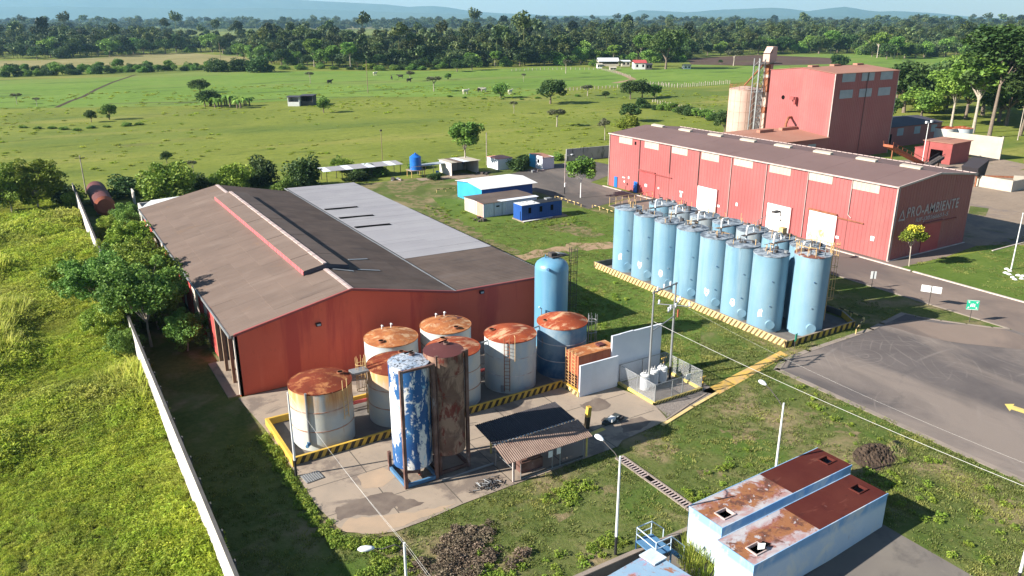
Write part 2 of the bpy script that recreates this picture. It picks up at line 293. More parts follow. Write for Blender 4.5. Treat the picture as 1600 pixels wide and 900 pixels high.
def thing(name, label, cat, loc=(0, 0, 0), rz=0, group=None):
    o = bpy.data.objects.new(name, None); COL.objects.link(o); o.location = loc; o.rotation_euler = (0, 0, rz); o.empty_display_size = .3
    return tag(o, label, cat, group)
def dup(root, loc, rz=0, label=None, scale=None, group=None):
    r = root.copy(); COL.objects.link(r); r.location = loc; r.rotation_euler = (0, 0, rz)
    if label: r['label'] = label
    if group: r['group'] = group
    if scale: r.scale = scale
    for ch in list(root.children):
        c = ch.copy(); COL.objects.link(c); c.parent = r
        for g in ch.children:
            d = g.copy(); COL.objects.link(d); d.parent = c
    return r
def structure(o): o['kind'] = 'structure'; return o
def sheet(name, pts, z, m, kind='structure'):
    """thin ground sheet"""
    b = MB(m); b.poly([(p[0], p[1], p[2] if len(p) > 2 else z) for p in pts]); o = b.obj(name); o['kind'] = kind; return o
def gp(px, py): g = ground_at(px, py); return (g.x, g.y)

# ------------------------------------------------------------------ ground materials
def ground_mat(name, stops, scale, patches=(), bump=.3, fine=6.0, rough=.95):
    m = bpy.data.materials.new(name); m.use_nodes = True; k = NT(m); b = k.n['Principled BSDF']; b.inputs['Roughness'].default_value = rough; b.inputs['Specular IOR Level'].default_value = .1
    v = k.coord('W'); n1 = k.noise(v, scale, 8, .65); n2 = k.noise(v, scale * fine, 6, .7)
    f = k.math('ADD', k.math('MULTIPLY', n1, .55), k.math('MULTIPLY', n2, .45)); c = k.ramp(f, stops)
    for col, sc, lo, hi, st, amt in patches:
        pv = k.coord('W', st); n = k.mask(k.noise(pv, sc, 7, .62, .3), lo, hi); c = k.mix(k.math('MULTIPLY', n, amt), c, col)
    k.L(c, b.inputs['Base Color'])
    if bump:
        bp = k.N('ShaderNodeBump'); bp.inputs['Strength'].default_value = bump; bp.inputs['Distance'].default_value = .25; k.L(n2, bp.inputs['Height']); k.L(bp.outputs[0], b.inputs['Normal'])
    return m
M['field'] = ground_mat('field', [(.32, (.10, .13, .024)), (.46, (.15, .18, .030)), (.56, (.185, .21, .038)), (.68, (.24, .235, .058))], .035,
    [((.095, .14, .03), .012, .5, .6, (.5, 1.4, 1), .7), ((.28, .25, .075), .014, .54, .64, (.4, 1.5, 1), .65), ((.05, .08, .016), .5, .60, .70, (1, 1, 1), .6), ((.12, .10, .05), .05, .60, .70, (.4, 1, 1), .5), ((.055, .085, .016), .16, .57, .66, (.35, 1.6, 1), .6), ((.06, .10, .02), 1.1, .58, .68, (1, 1, 1), .7)], .7, 14)
M['meadow_floor'] = ground_mat('meadow_floor', [(.35, (.035, .045, .012)), (.5, (.08, .09, .022)), (.65, (.17, .165, .045))], .25, [((.03, .035, .010), .7, .50, .60, (1, 1, 1), .85)], .6, 8)  # darkened floor colour paints the shade in gaps between the grass tufts
M['worn_turf'] = ground_mat('worn_turf', [(.34, (.11, .10, .045)), (.5, (.19, .155, .08)), (.62, (.27, .20, .12))], .5, [((.075, .11, .025), .8, .46, .56, (1, 1, 1), .9), ((.16, .15, .05), 2.2, .55, .65, (1, 1, 1), .6)], .5, 8)
M['pasture'] = ground_mat('pasture', [(.34, (.10, .17, .026)), (.5, (.135, .215, .036)), (.66, (.18, .25, .05))], .012,
    [((.05, .085, .02), .06, .55, .63, (.3, 1.6, 1), .7), ((.06, .11, .02), .5, .6, .68, (.5, 1.4, 1), .6), ((.19, .20, .06), .012, .52, .66, (.4, 1.5, 1), .6), ((.06, .10, .02), .35, .62, .7, (1, 1, 1), .5)], .5, 16)
M['tan_field'] = ground_mat('tan_field', [(.35, (.16, .15, .05)), (.5, (.24, .21, .09)), (.65, (.30, .26, .12))], .02, [((.08, .10, .03), .03, .55, .65, (.4, 1, 1), .6)], .3, 10)
M['plough'] = ground_mat('plough', [(.35, (.07, .045, .035)), (.65, (.12, .075, .06))], .03, [((.10, .12, .03), .02, .58, .68, (.4, 1, 1), .5)], .3, 10)
M['lawn'] = ground_mat('lawn', [(.34, (.055, .08, .018)), (.48, (.09, .115, .03)), (.60, (.135, .145, .048)), (.70, (.19, .175, .075))], .28,
    [((.26, .195, .115), .16, .50, .63, (1, 1, 1), .85), ((.06, .12, .016), .13, .52, .62, (1, 1, 1), .6), ((.15, .14, .06), .7, .6, .7, (1, 1, 1), .6), ((.20, .09, .045), .3, .68, .74, (1, 1, 1), .6)], .5, 9)
M['lawn_green'] = ground_mat('lawn_green', [(.34, (.065, .11, .018)), (.5, (.095, .145, .026)), (.66, (.14, .18, .04))], .25, [((.035, .08, .01), .2, .55, .65, (1, 1, 1), .5)], .4, 9)
M['dirt'] = ground_mat('dirt', [(.35, (.27, .19, .12)), (.65, (.36, .25, .16))], .3, [((.09, .12, .03), .35, .55, .64, (1, 1, 1), .85)], .3, 8)
M['red_dirt'] = ground_mat('red_dirt', [(.35, (.30, .15, .08)), (.65, (.38, .21, .12))], .5, [((.08, .12, .03), .4, .56, .64, (1, 1, 1), .85)], .3, 8)
M['dusty_yard'] = ground_mat('dusty_yard', [(.35, (.22, .17, .13)), (.65, (.30, .235, .18))], .12, [((.14, .12, .12), .10, .54, .64, (1, 1, 1), .7), ((.13, .14, .05), .2, .62, .7, (1, 1, 1), .6)], .2, 8)
M['soil'] = ground_mat('soil', [(.35, (.035, .025, .02)), (.65, (.12, .085, .06))], 1.5, (), .6, 6)
# asphalt with tyre sweeps
def asphalt(name, base, dust, scale):
    m = bpy.data.materials.new(name); m.use_nodes = True; k = NT(m); b = k.n['Principled BSDF']; b.inputs['Roughness'].default_value = .85; b.inputs['Specular IOR Level'].default_value = .2
    v = k.coord('W'); n = k.noise(v, scale, 9, .6, .8); c = k.mix(k.mask(n, .3, .7), base[0], base[1])
    n = k.mask(k.noise(k.coord('W', (1, .35, 1)), .07, 8, .6, 1.2), .47, .62); c = k.mix(k.math('MULTIPLY', n, .8), c, dust)
    n = k.mask(k.noise(k.coord('W', (1, 1, 1)), 30, 3, .6), .5, .8); c = k.mix(k.math('MULTIPLY', n, .25), c, (.02, .02, .02))
    if name == 'yard_asphalt':                                     # faint tyre arcs, centred in several spots
        for cx, cy, sc_, ph in ((62, -33, 2.3, 0), (52, -22, 1.7, .4), (70, -30, 1.3, .2), (58, -48, .9, .7), (48, -34, 1.9, .9)):
            mp = k.N('ShaderNodeMapping'); mp.inputs['Location'].default_value = (-cx, -cy, 0); k.L(k.N('ShaderNodeNewGeometry').outputs['Position'], mp.inputs[0])
            wv = k.N('ShaderNodeTexWave'); wv.wave_type = 'RINGS'; wv.rings_direction = 'Z'; wv.inputs['Scale'].default_value = sc_ * .16; wv.inputs['Distortion'].default_value = 1.3; wv.inputs['Detail'].default_value = 2; wv.inputs['Detail Scale'].default_value = .35; wv.inputs['Phase Offset'].default_value = ph
            k.L(mp.outputs[0], wv.inputs[0]); a = k.mask(wv.outputs[1], .93, 1.0)
            a = k.math('MULTIPLY', a, k.mask(k.noise(v, .13 + sc_ * .02, 5, .6), .52, .66)); c = k.mix(k.math('MULTIPLY', a, .30), c, (.27, .235, .21))
        n = k.mask(k.noise(k.coord('W', (.25, 1, 1), .5), .22, 8, .7, 2.0), .60, .70); c = k.mix(k.math('MULTIPLY', n, .35), c, (.05, .05, .055))
    k.L(c, b.inputs['Base Color'])
    bp = k.N('ShaderNodeBump'); bp.inputs['Strength'].default_value = .1; k.L(k.noise(v, 12, 4), bp.inputs['Height']); k.L(bp.outputs[0], b.inputs['Normal'])
    return m
M['yard_asphalt'] = asphalt('yard_asphalt', ((.095, .082, .080), (.14, .12, .114)), (.25, .205, .175), .18)
M['road_asphalt'] = asphalt('road_asphalt', ((.19, .145, .12), (.235, .18, .148)), (.11, .09, .085), .14)
M['lot_asphalt'] = asphalt('lot_asphalt', ((.085, .075, .07), (.115, .10, .092)), (.20, .165, .14), .2)

# ------------------------------------------------------------------ terrain
PX0, PX1, PY0, PY1 = 2.0, 30.0, -62.0, -33.1                        # sunken container yard
b = MB('field'); BIG = 16000
for x0, x1, y0, y1 in ((-BIG, PX0, -BIG, BIG), (PX1, BIG, -BIG, BIG), (PX0, PX1, -BIG, PY0), (PX0, PX1, PY1, BIG)):
    b.quad((x0, y0, 0), (x1, y0, 0), (x1, y1, 0), (x0, y1, 0))
structure(b.obj('ground'))
lz = .008
b = MB('lawn')
for x0, x1, y0, y1 in ((-6.2, 80, PY1, 80), (-6.2, PX0, -70, PY1), (PX1, 80, -75, PY1)): b.quad((x0, y0, lz), (x1, y0, lz), (x1, y1, lz), (x0, y1, lz))
structure(b.obj('lawn'))
sheet('meadow_floor', [(-6.6, -60), (-6.6, 96), (-90, 96), (-90, -60)], .01, 'meadow_floor')
sheet('green_lawn', [(48, 62), (66, 40), (66.5, 14), (36, -17), (25.5, -4), (33, 2), (33, 22), (42, 40)], .014, 'lawn_green')
sheet('front_lawn', [(80.6, -6.9), (98, -8.5), (100, -6.5), (120, -25), (120, -75), (80.6, -75)], .014, 'lawn_green')
def ragged(pts, amp, step=1.2, seed=1):
    g = random.Random(seed); out = []
    for (ax, ay), (bx, by) in zip(pts, pts[1:] + pts[:1]):
        L_ = math.hypot(bx - ax, by - ay); n = max(1, int(L_ / step))
        for i in range(n): f = i / n; out.append((ax + (bx - ax) * f + g.uniform(-amp, amp), ay + (by - ay) * f + g.uniform(-amp, amp)))
    return out
# far sheets, each a field of its own
def field(name, px, z, m): return sheet(name, [gp(*q) for q in px], z, m)
field('bright_pasture', [(-120, 127), (60, 124), (200, 119), (300, 113), (400, 112), (560, 111), (700, 111), (860, 104), (930, 106), (1060, 107), (1230, 101), (1240, 112), (1140, 133), (1040, 136), (900, 135), (820, 151), (700, 151), (560, 152), (440, 158), (300, 165), (150, 168), (-120, 170)], .02, 'pasture')
field('pasture_strip', [(1080, 92), (1200, 88), (1300, 84), (1500, 88), (1620, 96), (1620, 130), (1500, 125), (1380, 118), (1210, 100), (1080, 104)], .03, 'pasture')
field('stubble_field', [(-100, 96), (60, 94), (160, 90), (200, 84), (300, 83), (420, 92), (420, 99), (330, 101), (200, 103), (90, 106), (-100, 108)], .03, 'tan_field')
field('ploughed_field', [(1072, 91), (1180, 86), (1215, 87), (1330, 92), (1300, 100), (1190, 103), (1080, 101)], .05, 'plough')
field('far_meadow', [(200, 38), (380, 35.2), (560, 36.5), (660, 37.5), (720, 40), (640, 44), (470, 47), (330, 42)], .2, 'tan_field')
field('far_clearing', [(1000, 40), (1130, 39), (1300, 40), (1420, 43), (1300, 44.5), (1120, 43.5)], .2, 'tan_field')
sheet('worn_track', ragged([gp(*q) for q in [(800, 401), (850, 388), (900, 380), (960, 378), (962, 387), (900, 391), (850, 399), (812, 411)]], .7), .024, 'dirt')
sheet('bare_earth', ragged([gp(*q) for q in [(855, 352), (880, 346), (905, 352), (940, 366), (930, 372), (890, 364), (862, 358)]], .7), .022, 'worn_turf')
sheet('earth_patch', ragged([gp(*q) for q in [(622, 305), (650, 305), (700, 335), (760, 372), (812, 392), (800, 402), (740, 375), (690, 348)]], .7), .022, 'worn_turf')
sheet('worn_earth', ragged([gp(*q) for q in [(596, 289), (640, 284), (690, 281), (700, 284), (650, 292), (640, 300), (612, 300)]], .7), .022, 'worn_turf')
sheet('shelter_floor', ragged([gp(*q) for q in [(655, 279), (700, 274), (765, 270), (765, 277), (700, 280), (660, 283)]], .7), .03, 'dusty_yard')

# paved areas
road = [(70.6, -75), (80.0, -75), (80.0, 44), (70.6, 40)]
sheet('access_road', road, .022, 'road_asphalt')
yard_top = [gp(1378, 506), gp(1411, 490), gp(1440, 496.5), gp(1470, 501.5), gp(1510, 507), gp(1550, 512)]
yard = [(42.6, -75), (42.6, -19.9), (44.6, -18.9), (48.5, -18.55), (58.5, -18.3)] + yard_top + [(70.62, -26.0), (70.62, -75)]
sheet('truck_yard', yard, .018, 'yard_asphalt')
sheet('far_lot', [(66.2, 40), (80.2, 44), (80.2, 58), (96, 66), (95, 77), (84, 79), (70, 73), (65.0, 67.4), (66.5, 55)], .026, 'lot_asphalt')
sheet('service_path', [(80.02, -7.0), (80.02, 44), (81.4, 44), (81.4, -4.5), (98.8, -4.5), (99.5, -6.4), (90, -7.4)], .018, 'road_asphalt')
sheet('dusty_yard', [(98.9, -6.6), (104, -9), (140, -60), (210, -60), (215, 10), (150, 24), (118, 26), (99.0, 18)], .02, 'dusty_yard')
sheet('shaded_grass_strip', [gp(*q) for q in [(1516, 322), (1545, 326), (1540, 338), (1513, 334)]], .028, 'lawn')
sheet('back_yard', [(138, 18), (172, 22), (176, 34), (140, 47)], .024, 'dusty_yard')
b = MB('kerb_white'); b.box(79.95, 80.25, -75, -9.0, 0, .12); b.box(79.95, 80.25, -8.7, 54.0, 0, .12); structure(b.obj('road_kerb'))
b = MB('kerb_white'); b.box(81.35, 98.9, -4.75, -4.55, 0, .10); b.box(98, 122, -9.2, -9.0, 0, .1); structure(b.obj('pavement_edge'))
def kerbline(name, pts, wd, h, m, closed=False):
    b = MB(m)
    for (ax, ay), (bx, by) in zip(pts[:-1], pts[1:]):
        d = Vector((bx - ax, by - ay, 0)); L_ = d.length
        if L_ < 1e-6: continue
        d /= L_; n = Vector((-d.y, d.x, 0)) * wd / 2; a = Vector((ax, ay, 0)) - d * wd * .3; e = Vector((bx, by, 0)) + d * wd * .3
        vs = [a - n, e - n, e + n, a + n]; b.slab([(v.x, v.y, h) for v in vs], h)
    o = b.obj(name); return structure(o)
kerbline('yard_kerb', [(42.6, -75), (42.6, -19.9), (44.6, -18.9), (48.5, -18.55), (58.5, -18.3)] + yard_top[:2], .55, .045, 'kerb_dusty')
kerbline('island_kerb', yard_top[1:] + [(70.5, -25.6)], .25, .07, 'kerb_dusty')
kerbline('roadside_kerb', [(70.6, 40), (70.6, -25.4)], .25, .08, 'kerb_dusty')
sheet('driveway', ragged([gp(*q) for q in [(1386, 509), (1400, 503), (1426, 500.5), (1475, 506), (1520, 509), (1566, 514), (1600, 526), (1700, 562), (1700, 590), (1600, 547), (1540, 541), (1480, 534), (1430, 522)]], .12), .027, 'road_asphalt')
# painted arrow on the truck yard
ar = [gp(*q) for q in [(1569.5, 631.5), (1585, 631.5), (1583, 634), (1640, 652), (1636, 658), (1580, 640), (1577.5, 643)]]
sheet('painted_arrow', ar, .024, 'yellow_paint')
# concrete apron round the tanks, with its joints
apron = [(-.3, -.2), (27.6, -.2), (29.4, -4.0), (27.8, -14.8), (28.45, -17.5), (28.5, -19.4), (27.75, -21.9), (22.6, -22.5), (21.8, -23.0), (12.6, -23.25), (8.55, -23.4), (5.6, -23.75), (3.6, -23.8), (1.9, -23.1), (.75, -21.6), (.35, -18.6), (.35, -14.6), (.2, -6.6)]
sheet('concrete_apron', apron, .05, 'concrete')
b = MB('joint')
for x in (4.6, 8.6, 12.65, 17.0, 21.6): b.quad((x - .035, -23.3, .054), (x + .035, -23.3, .054), (x + .035, -13.2, .054), (x - .035, -13.2, .054))
for y in (-16.5, -20.1): b.quad((.5, y - .03, .0545), (27.8, y - .03, .0545), (27.8, y + .03, .0545), (.5, y + .03, .0545))
structure(b.obj('slab_joint'))
sheet('gravel_bed', [(28.5, -19.3), (33.8, -19.1), (35.0, -18.4), (34.6, -20.4), (31, -21.3), (27.9, -21.9), (28.3, -20.5)], .03, 'gravel')
sheet('painted_path', [(33.6, -19.6), (34.3, -20.8), (46.0, -18.25), (46.2, -17.2)], .03, 'path_paint')
kerbline('gutter_edge', [(26.8, -22.3), (31.0, -21.25), (34.4, -20.5)], .3, .09, 'stripe_cream')
kerbline('gutter_edge', [(27.6, -21.8), (31.0, -20.8), (33.6, -20.1)], .15, .09, 'kerb_dusty')
sheet('yellow_line', [(19.6, -20.9), (22.6, -20.55), (22.55, -20.15), (19.6, -20.5)], .0575, 'yellow_paint')
# sunken yard
b = MB('pad'); b.quad((PX0, PY0, -.7), (17, PY0, -.7), (17, PY1, -.7), (PX0, PY1, -.7)); b.quad((17, PY0, -.7), (PX1, PY0, -.003), (PX1, PY1, -.003), (17, PY1, -.7)); structure(b.obj('container_pad'))
b = MB('dark_plaster', 'kerb_dusty'); b.box(PX0, 19.3, PY1 - .22, PY1, -.75, .16); b.box(PX0, 19.35, PY1 - .26, PY1 + .04, .16, .22, 1); tag(b.obj('retaining_wall'), 'low shade-darkened retaining wall with pale coping below the lamp post at the container yard', 'wall')  # face turned from the sun; its shade is put into the plaster colour

# cattle tracks and field lines
def track(name, px, wd, m, z=.045):
    pts = [ground_at(*q) for q in px]; b = MB(m)
    for a, e in zip(pts[:-1], pts[1:]):
        d = (e - a); d.z = 0; d.normalize(); n = Vector((-d.y, d.x, 0)) * wd / 2; b.quad(*[(p.x, p.y, z) for p in (a - n, e - n, e + n, a + n)])
    return structure(b.obj(name))
track('cattle_track', [(88, 168), (110, 158), (130, 151), (150, 140), (175, 129), (205, 119), (212, 117)], 1.6, 'soil')
track('cattle_track', [(170, 162), (230, 160.5), (300, 160), (390, 157), (470, 153), (600, 151)], 1.4, 'soil', .05)
track('cattle_track', [(960, 130), (990, 124), (975, 117), (960, 111)], 3.5, 'dirt', .05)

for i, (px, a_) in enumerate(((((524, 795), (560, 782), (590, 772), (612, 772), (640, 782), (622, 792), (598, 806), (560, 806), (530, 815)), .12), (((618, 788), (640, 780), (662, 786), (640, 797), (622, 800)), .08), (((905, 634), (935, 622), (955, 632), (950, 640), (918, 645)), .1), (((968, 660), (1000, 652), (1018, 660), (1000, 672), (975, 678)), .08), (((770, 706), (790, 700), (800, 709), (778, 716)), .08))): sheet('wet_stain', ragged([gp(*q) for q in px], a_, .35, i), .0562 + .0004 * i, 'wet_concrete')
for i, (px, a_) in enumerate(((((530, 830), (545, 812), (600, 806), (650, 800), (700, 790), (716, 784), (690, 800), (640, 818), (600, 833), (566, 836)), .12), (((560, 745), (600, 730), (618, 745), (600, 760), (570, 765)), .12))): sheet('sand_film', ragged([gp(*q) for q in px], a_, .4, 20 + i), .0552 + .0004 * i, 'sandy')

for i, px in enumerate(([(1128, 672), (1160, 664), (1190, 672), (1184, 690), (1150, 692)], [(1005, 700), (1040, 694), (1058, 704), (1030, 712)], [(930, 760), (965, 752), (975, 768), (940, 775)], [(1255, 640), (1300, 655), (1345, 678), (1330, 686), (1285, 668), (1250, 652)], [(1090, 735), (1120, 728), (1130, 742), (1100, 748)], [(860, 800), (900, 790), (910, 806), (870, 815)])): sheet('bare_patch', ragged([gp(*q) for q in px], .45, .4, 40 + i), .012 + .0005 * i, 'worn_turf')
# ------------------------------------------------------------------ left warehouse
def sheet_grid(parent, name, m, x0, x1, zf, y0, y1, nx, ny, t=.045, ribs=5, seed=1, skip=()):
    """lapped roof sheets, sheet by sheet; zf(x) is the roof height; shares one mesh per column"""
    rg = random.Random(seed); dx = (x1 - x0) / nx; dy = (y1 - y0) / ny
    for i in range(nx):
        xa, xb = x0 + i * dx, x0 + (i + 1) * dx; za, zb = zf(xa), zf(xb); L_ = math.hypot(xb - xa, zb - za)
        b = MB(m); pitch = dy / ribs; vs = []; fs = []; up = (-(zb - za) / L_, (xb - xa) / L_)
        lift = .03 if (zb > za) else -.03
        for j in range(ribs * 2 + 1):
            y = j * pitch / 2; h = .042 if j % 2 else 0
            hy = min(y, dy - .012)
            for (x, z, e) in ((0, 0, 0), (xb - xa, zb - za, 0)):
                ee = h + (.010 if (e == 0 and ((zb > za) == (x == 0))) else 0)
                vs.append((x + up[0] * ee, hy, z + up[1] * ee))
        for j in range(ribs * 2): fs.append((2 * j, 2 * j + 1, 2 * j + 3, 2 * j + 2))
        lo = 0 if zb > za else 1                                   # front edge of the lap
        k = len(vs)
        for j in range(ribs * 2 + 1): v = vs[2 * j + lo]; vs.append((v[0], v[1], v[2] - .05))
        for j in range(ribs * 2): fs.append((2 * j + lo, k + j, k + j + 1, 2 * (j + 1) + lo))
        b.add(vs, fs); me = b.mesh(name)
        for j in range(ny):
            if (i, j) in skip: continue
            link(name, me, parent, (xa, y0 + j * dy, za + .02 + rg.uniform(-.006, .010)))
WA = thing('warehouse', 'long low red warehouse with a brown sheet roof, raised ridge vent and grey annex roof', 'warehouse', (0, 0, 0))
W1, W2, LA, EH, RH = 20.47, 10.94, 53.6, 5.57, 7.72
zA = lambda x: EH + (RH - EH) * (x / 10.235) if x < 10.235 else RH - (RH - 5.63) * ((x - 10.235) / 10.235)
zG = lambda x: 5.63 + (5.40 - 5.63) * (x - W1) / W2
# gable wall facing the tanks
b = MB('gable_red'); xs = [0, 10.235, W1, W1 + W2]; zs = [EH - .02, RH - .02, 5.60, 5.37]
for i in range(3):
    b.quad((xs[i], 0, 0), (xs[i + 1], 0, 0), (xs[i + 1], 0, zs[i + 1]), (xs[i], 0, zs[i]))
b.obj('gable_wall', WA)
b = MB('gable_red'); b.quad((0, .25, 0), (W1 + W2, .25, 0), (W1 + W2, .25, 5.3), (0, .25, 5.3)); b.box(0, .25, .0, .25, 0, EH - .03); b.obj('inner_wall', WA)
b = MB('shed_dark_red', 'trim')
for i in range(3):
    a = Vector((xs[i], -.06, zs[i])); e = Vector((xs[i + 1], -.06, zs[i + 1])); b.slab([(a.x, -.10, a.z + .10), (e.x, -.10, e.z + .10), (e.x, .12, e.z + .10), (a.x, .12, a.z + .10)], .2)
b.obj('gable_fascia', WA)
b = MB('pale_panel'); b.box(-.09, .0, -.06, .12, .2, EH - .1); b.obj('downpipe', WA)
# long left side: red and pale cladding panels between columns, open porch at the near end
pp = MB('red_panel'); pp.box(-.04, .04, 0, 1.92, 0, 4.9); pr_ = pp.mesh('wall_panel'); pq = MB('pale_panel'); pq.box(-.03, .03, 0, 1.92, 0, 4.9); pw = pq.mesh('wall_panel')
seq = [1, 1, 0, 1, 0, 0, 1, 1, 0, 1, 0, 1, 0, 1, 1, 0, 1, 0, 0, 1, 1, 0, 1]
for i, c_ in enumerate(seq): link('wall_panel', pr_ if c_ else pw, WA, (.12 + .05 * (i % 3), 8.4 + i * 1.96, .3))
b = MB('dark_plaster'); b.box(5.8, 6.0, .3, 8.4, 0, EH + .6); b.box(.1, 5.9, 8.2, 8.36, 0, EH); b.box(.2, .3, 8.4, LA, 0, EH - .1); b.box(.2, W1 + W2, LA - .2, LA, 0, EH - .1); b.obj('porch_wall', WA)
b = MB('concrete'); b.box(-1.0, 5.8, .26, 8.2, 0, .12); b.obj('porch_floor', WA)
b = MB('wood'); b.box(-.14, .14, -.14, .14, 0, EH - .1); me = b.mesh('porch_column')
for y in (2.9, 5.8, 8.3): link('porch_column', me, WA, (.15, y, 0))
b = MB('galv', 'black'); b.box(-.42, -.18, 0, LA, EH - .22, EH - .02); b.box(-.34, -.22, .02, LA - .02, EH - .02, EH, 1); b.obj('gutter', WA)
b = MB('gable_red'); b.box(W1 + W2 - .2, W1 + W2 - .02, .1, LA, 0, 5.35); b.obj('right_wall', WA)
b = MB('dark_steel'); b.quad((0, 0, EH - .08), (10.235, 0, RH - .08), (10.235, LA, RH - .08), (0, LA, EH - .08)); b.quad((10.235, 0, RH - .08), (W1, 0, 5.56), (W1, LA, 5.56), (10.235, LA, RH - .08)); b.quad((W1, 0, 5.56), (W1 + W2, 0, 5.33), (W1 + W2, LA + 1.8, 5.33), (W1, LA + 1.8, 5.56)); b.obj('roof_underlay', WA)
# roof sheets: left slope 5 rows, right slope 4 rows, 22 files each
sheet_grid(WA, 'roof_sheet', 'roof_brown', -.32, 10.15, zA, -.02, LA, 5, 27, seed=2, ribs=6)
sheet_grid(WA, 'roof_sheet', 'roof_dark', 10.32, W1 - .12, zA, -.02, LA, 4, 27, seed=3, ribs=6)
# annex roof: grey sheets with a dark new end
sheet_grid(WA, 'annex_roof_sheet', 'roof_grey', W1 + .25, W1 + W2 + .1, zG, 12.45, LA + 2.6, 2, 34, seed=4, ribs=3)
sheet_grid(WA, 'annex_roof_sheet', 'roof_dark', W1 + .25, W1 + W2 + .1, lambda x: zG(x) - .02, -.03, 12.4, 2, 9, seed=5, ribs=3)
b = MB('hole'); 
for y in (39.2, 33.5, 27.9): b.slab([(W1 + .5, y - .40, 5.76), (W1 + 5.0, y - .82, 5.67), (W1 + 5.0, y - .28, 5.67), (W1 + .5, y + .14, 5.76)], .06)
b.obj('missing_strip', WA)
b = MB('galv', 'black'); b.box(W1 - .12, W1 + .04, 0, LA + 2.4, 5.60, 5.72); b.box(W1 + .06, W1 + .24, 0, LA + 2.4, 5.52, 5.56, 1); b.obj('valley_gutter', WA)
b = MB('galv', 'black'); b.box(W1 + W2 + .1, W1 + W2 + .24, -.02, 3.4, 5.26, 5.42, 1); b.box(W1 + W2 + .1, W1 + W2 + .22, 3.4, 9.6, 5.28, 5.40, 0); b.box(W1 + W2 + .1, W1 + W2 + .3, 9.6, 35, 5.24, 5.40, 1); b.obj('eaves_gutter', WA)
for i in range(54):
    if 7 <= i <= 45: continue
    b = MB('trim'); b.slab([(10.0, i * .99 + .02, RH + .06), (10.235, i * .99 + .02, RH + .10), (10.47, i * .99 + .02, RH + .06), (10.47, i * .99 + .97, RH + .06), (10.235, i * .99 + .97, RH + .10), (10.0, i * .99 + .97, RH + .06)], .04); b.obj('ridge_cap', WA)
# ridge monitor: raised roof with a red louvred side
b = MB('louvre_pink', 'shed_dark_red'); y0, y1 = 6.9, 45.4
for i in range(38): b.box(8.20, 8.28, y0 + .15 + i * 1.01, y0 + .15 + i * 1.01 + .93, 7.24, 7.80)
b.box(8.34, 8.38, y0 + .1, y1, 7.2, 7.74, 1); b.obj('monitor_louvre', WA)
b = MB('roof_brown', 'roof_dark', 'trim')
for i in range(9):
    ya, yb = y0 + i * 4.29, y0 + (i + 1) * 4.29 - .06; s_ = .012 * (i % 2)
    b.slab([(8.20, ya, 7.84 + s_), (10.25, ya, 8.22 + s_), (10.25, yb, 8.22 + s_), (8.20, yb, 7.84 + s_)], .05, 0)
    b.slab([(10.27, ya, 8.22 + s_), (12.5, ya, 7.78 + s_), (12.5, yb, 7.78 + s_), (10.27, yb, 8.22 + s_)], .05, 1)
b.obj('monitor_roof', WA)
for i in range(24): MB('trim').box(10.08, 10.44, y0 + .05 + i * 1.6, y0 + 1.55 + i * 1.6, 8.20, 8.30).obj('monitor_ridge_cap', WA, (0, 0, .015 * (i % 3 == 0)))
b = MB('roof_slate'); b.add([(8.1, y0 - .04, 7.36), (10.3, y0 - .04, 7.80), (12.55, y0 - .04, 7.36), (12.55, y0 - .04, 7.78), (10.3, y0 - .04, 8.24), (8.1, y0 - .04, 7.78)], [(0, 1, 4, 5), (1, 2, 3, 4)])
b.box(12.4, 12.46, y0, y1, 7.2, 7.74); b.obj('monitor_end', WA)
b = MB('galv'); b.slab([(13.9, 10.6, 7.08), (16.2, 11.3, 6.62), (16.2, 11.6, 6.62), (13.9, 10.9, 7.08)], .03); b.slab([(10.8, 6.4, 7.74), (12.7, 5.9, 7.34), (12.75, 6.25, 7.34), (10.9, 6.75, 7.74)], .03); b.slab([(13.4, 6.6, 7.20), (15.6, 6.5, 6.76), (15.6, 6.8, 6.76), (13.4, 6.9, 7.20)], .03); b.obj('loose_strip', WA)
for x in (7.04, 23.2):
    o = MB('black').box(x - .22, x + .22, -.26, -.004, 4.98, 5.26).obj('floodlight', WA); MB('pane_grey').box(x - .15, x + .15, -.275, -.262, 5.03, 5.2).obj('lens', o)
b = MB('galv'); b.tube([(31.2, -.3, .1), (31.2, -.3, 4.4), (30.8, -.5, 4.6)], .06); b.obj('vent_pipe', WA)
# white lean-to behind the left gable
AN_ = thing('lean_to', 'white sheet roofed lean-to behind the far end of the brown roofed warehouse', 'annex', (0, 54.2, 0))
b = MB('white'); b.slab([(-.3, .5, 5.15), (7.2, .5, 5.9), (7.2, 7.0, 5.2), (2.2, 7.0, 5.0)], .06); b.obj('roof', AN_)
b = MB('wall_plaster'); b.box(.3, .5, .8, 6.0, 0, 5.0); b.box(.5, 7, 5.9, 6.1, 0, 5.0); b.obj('wall', AN_)

# ------------------------------------------------------------------ long factory shed
BX, BY, BW_, BL, BH, BR_ = 81.49, -4.49, 17.26, 58.6, 9.87, .95
FB = thing('factory_shed', 'long tall pink-red factory shed with brown roof and faded lettering on its shaded end', 'factory', (BX, BY, 0))
bays = [-4.49, 2.1, 9.2, 16.64, 23.55, 30.6, 37.5, 45.46, 54.11]
for a, c_ in zip(bays[:-1], bays[1:]):
    MB('shed_red').ribbed((0, c_ - BY - .02, 0), (0, -1, 0), (0, 0, 1), c_ - a - .04, BH, .62, .035).obj('wall_panel', FB)
zB = lambda x: BH + BR_ * (1 - abs(x - BW_ / 2) / (BW_ / 2))
for i in range(4):
    xa, xb = i * BW_ / 4 + .01, (i + 1) * BW_ / 4 - .01
    MB('shed_red').ribbed((xa, 0, 0), (1, 0, 0), (0, 0, 1), xb - xa, BH, .62, .03, 0, lambda x, xa=xa: zB(xa + x) - .02).obj('gable_panel', FB)
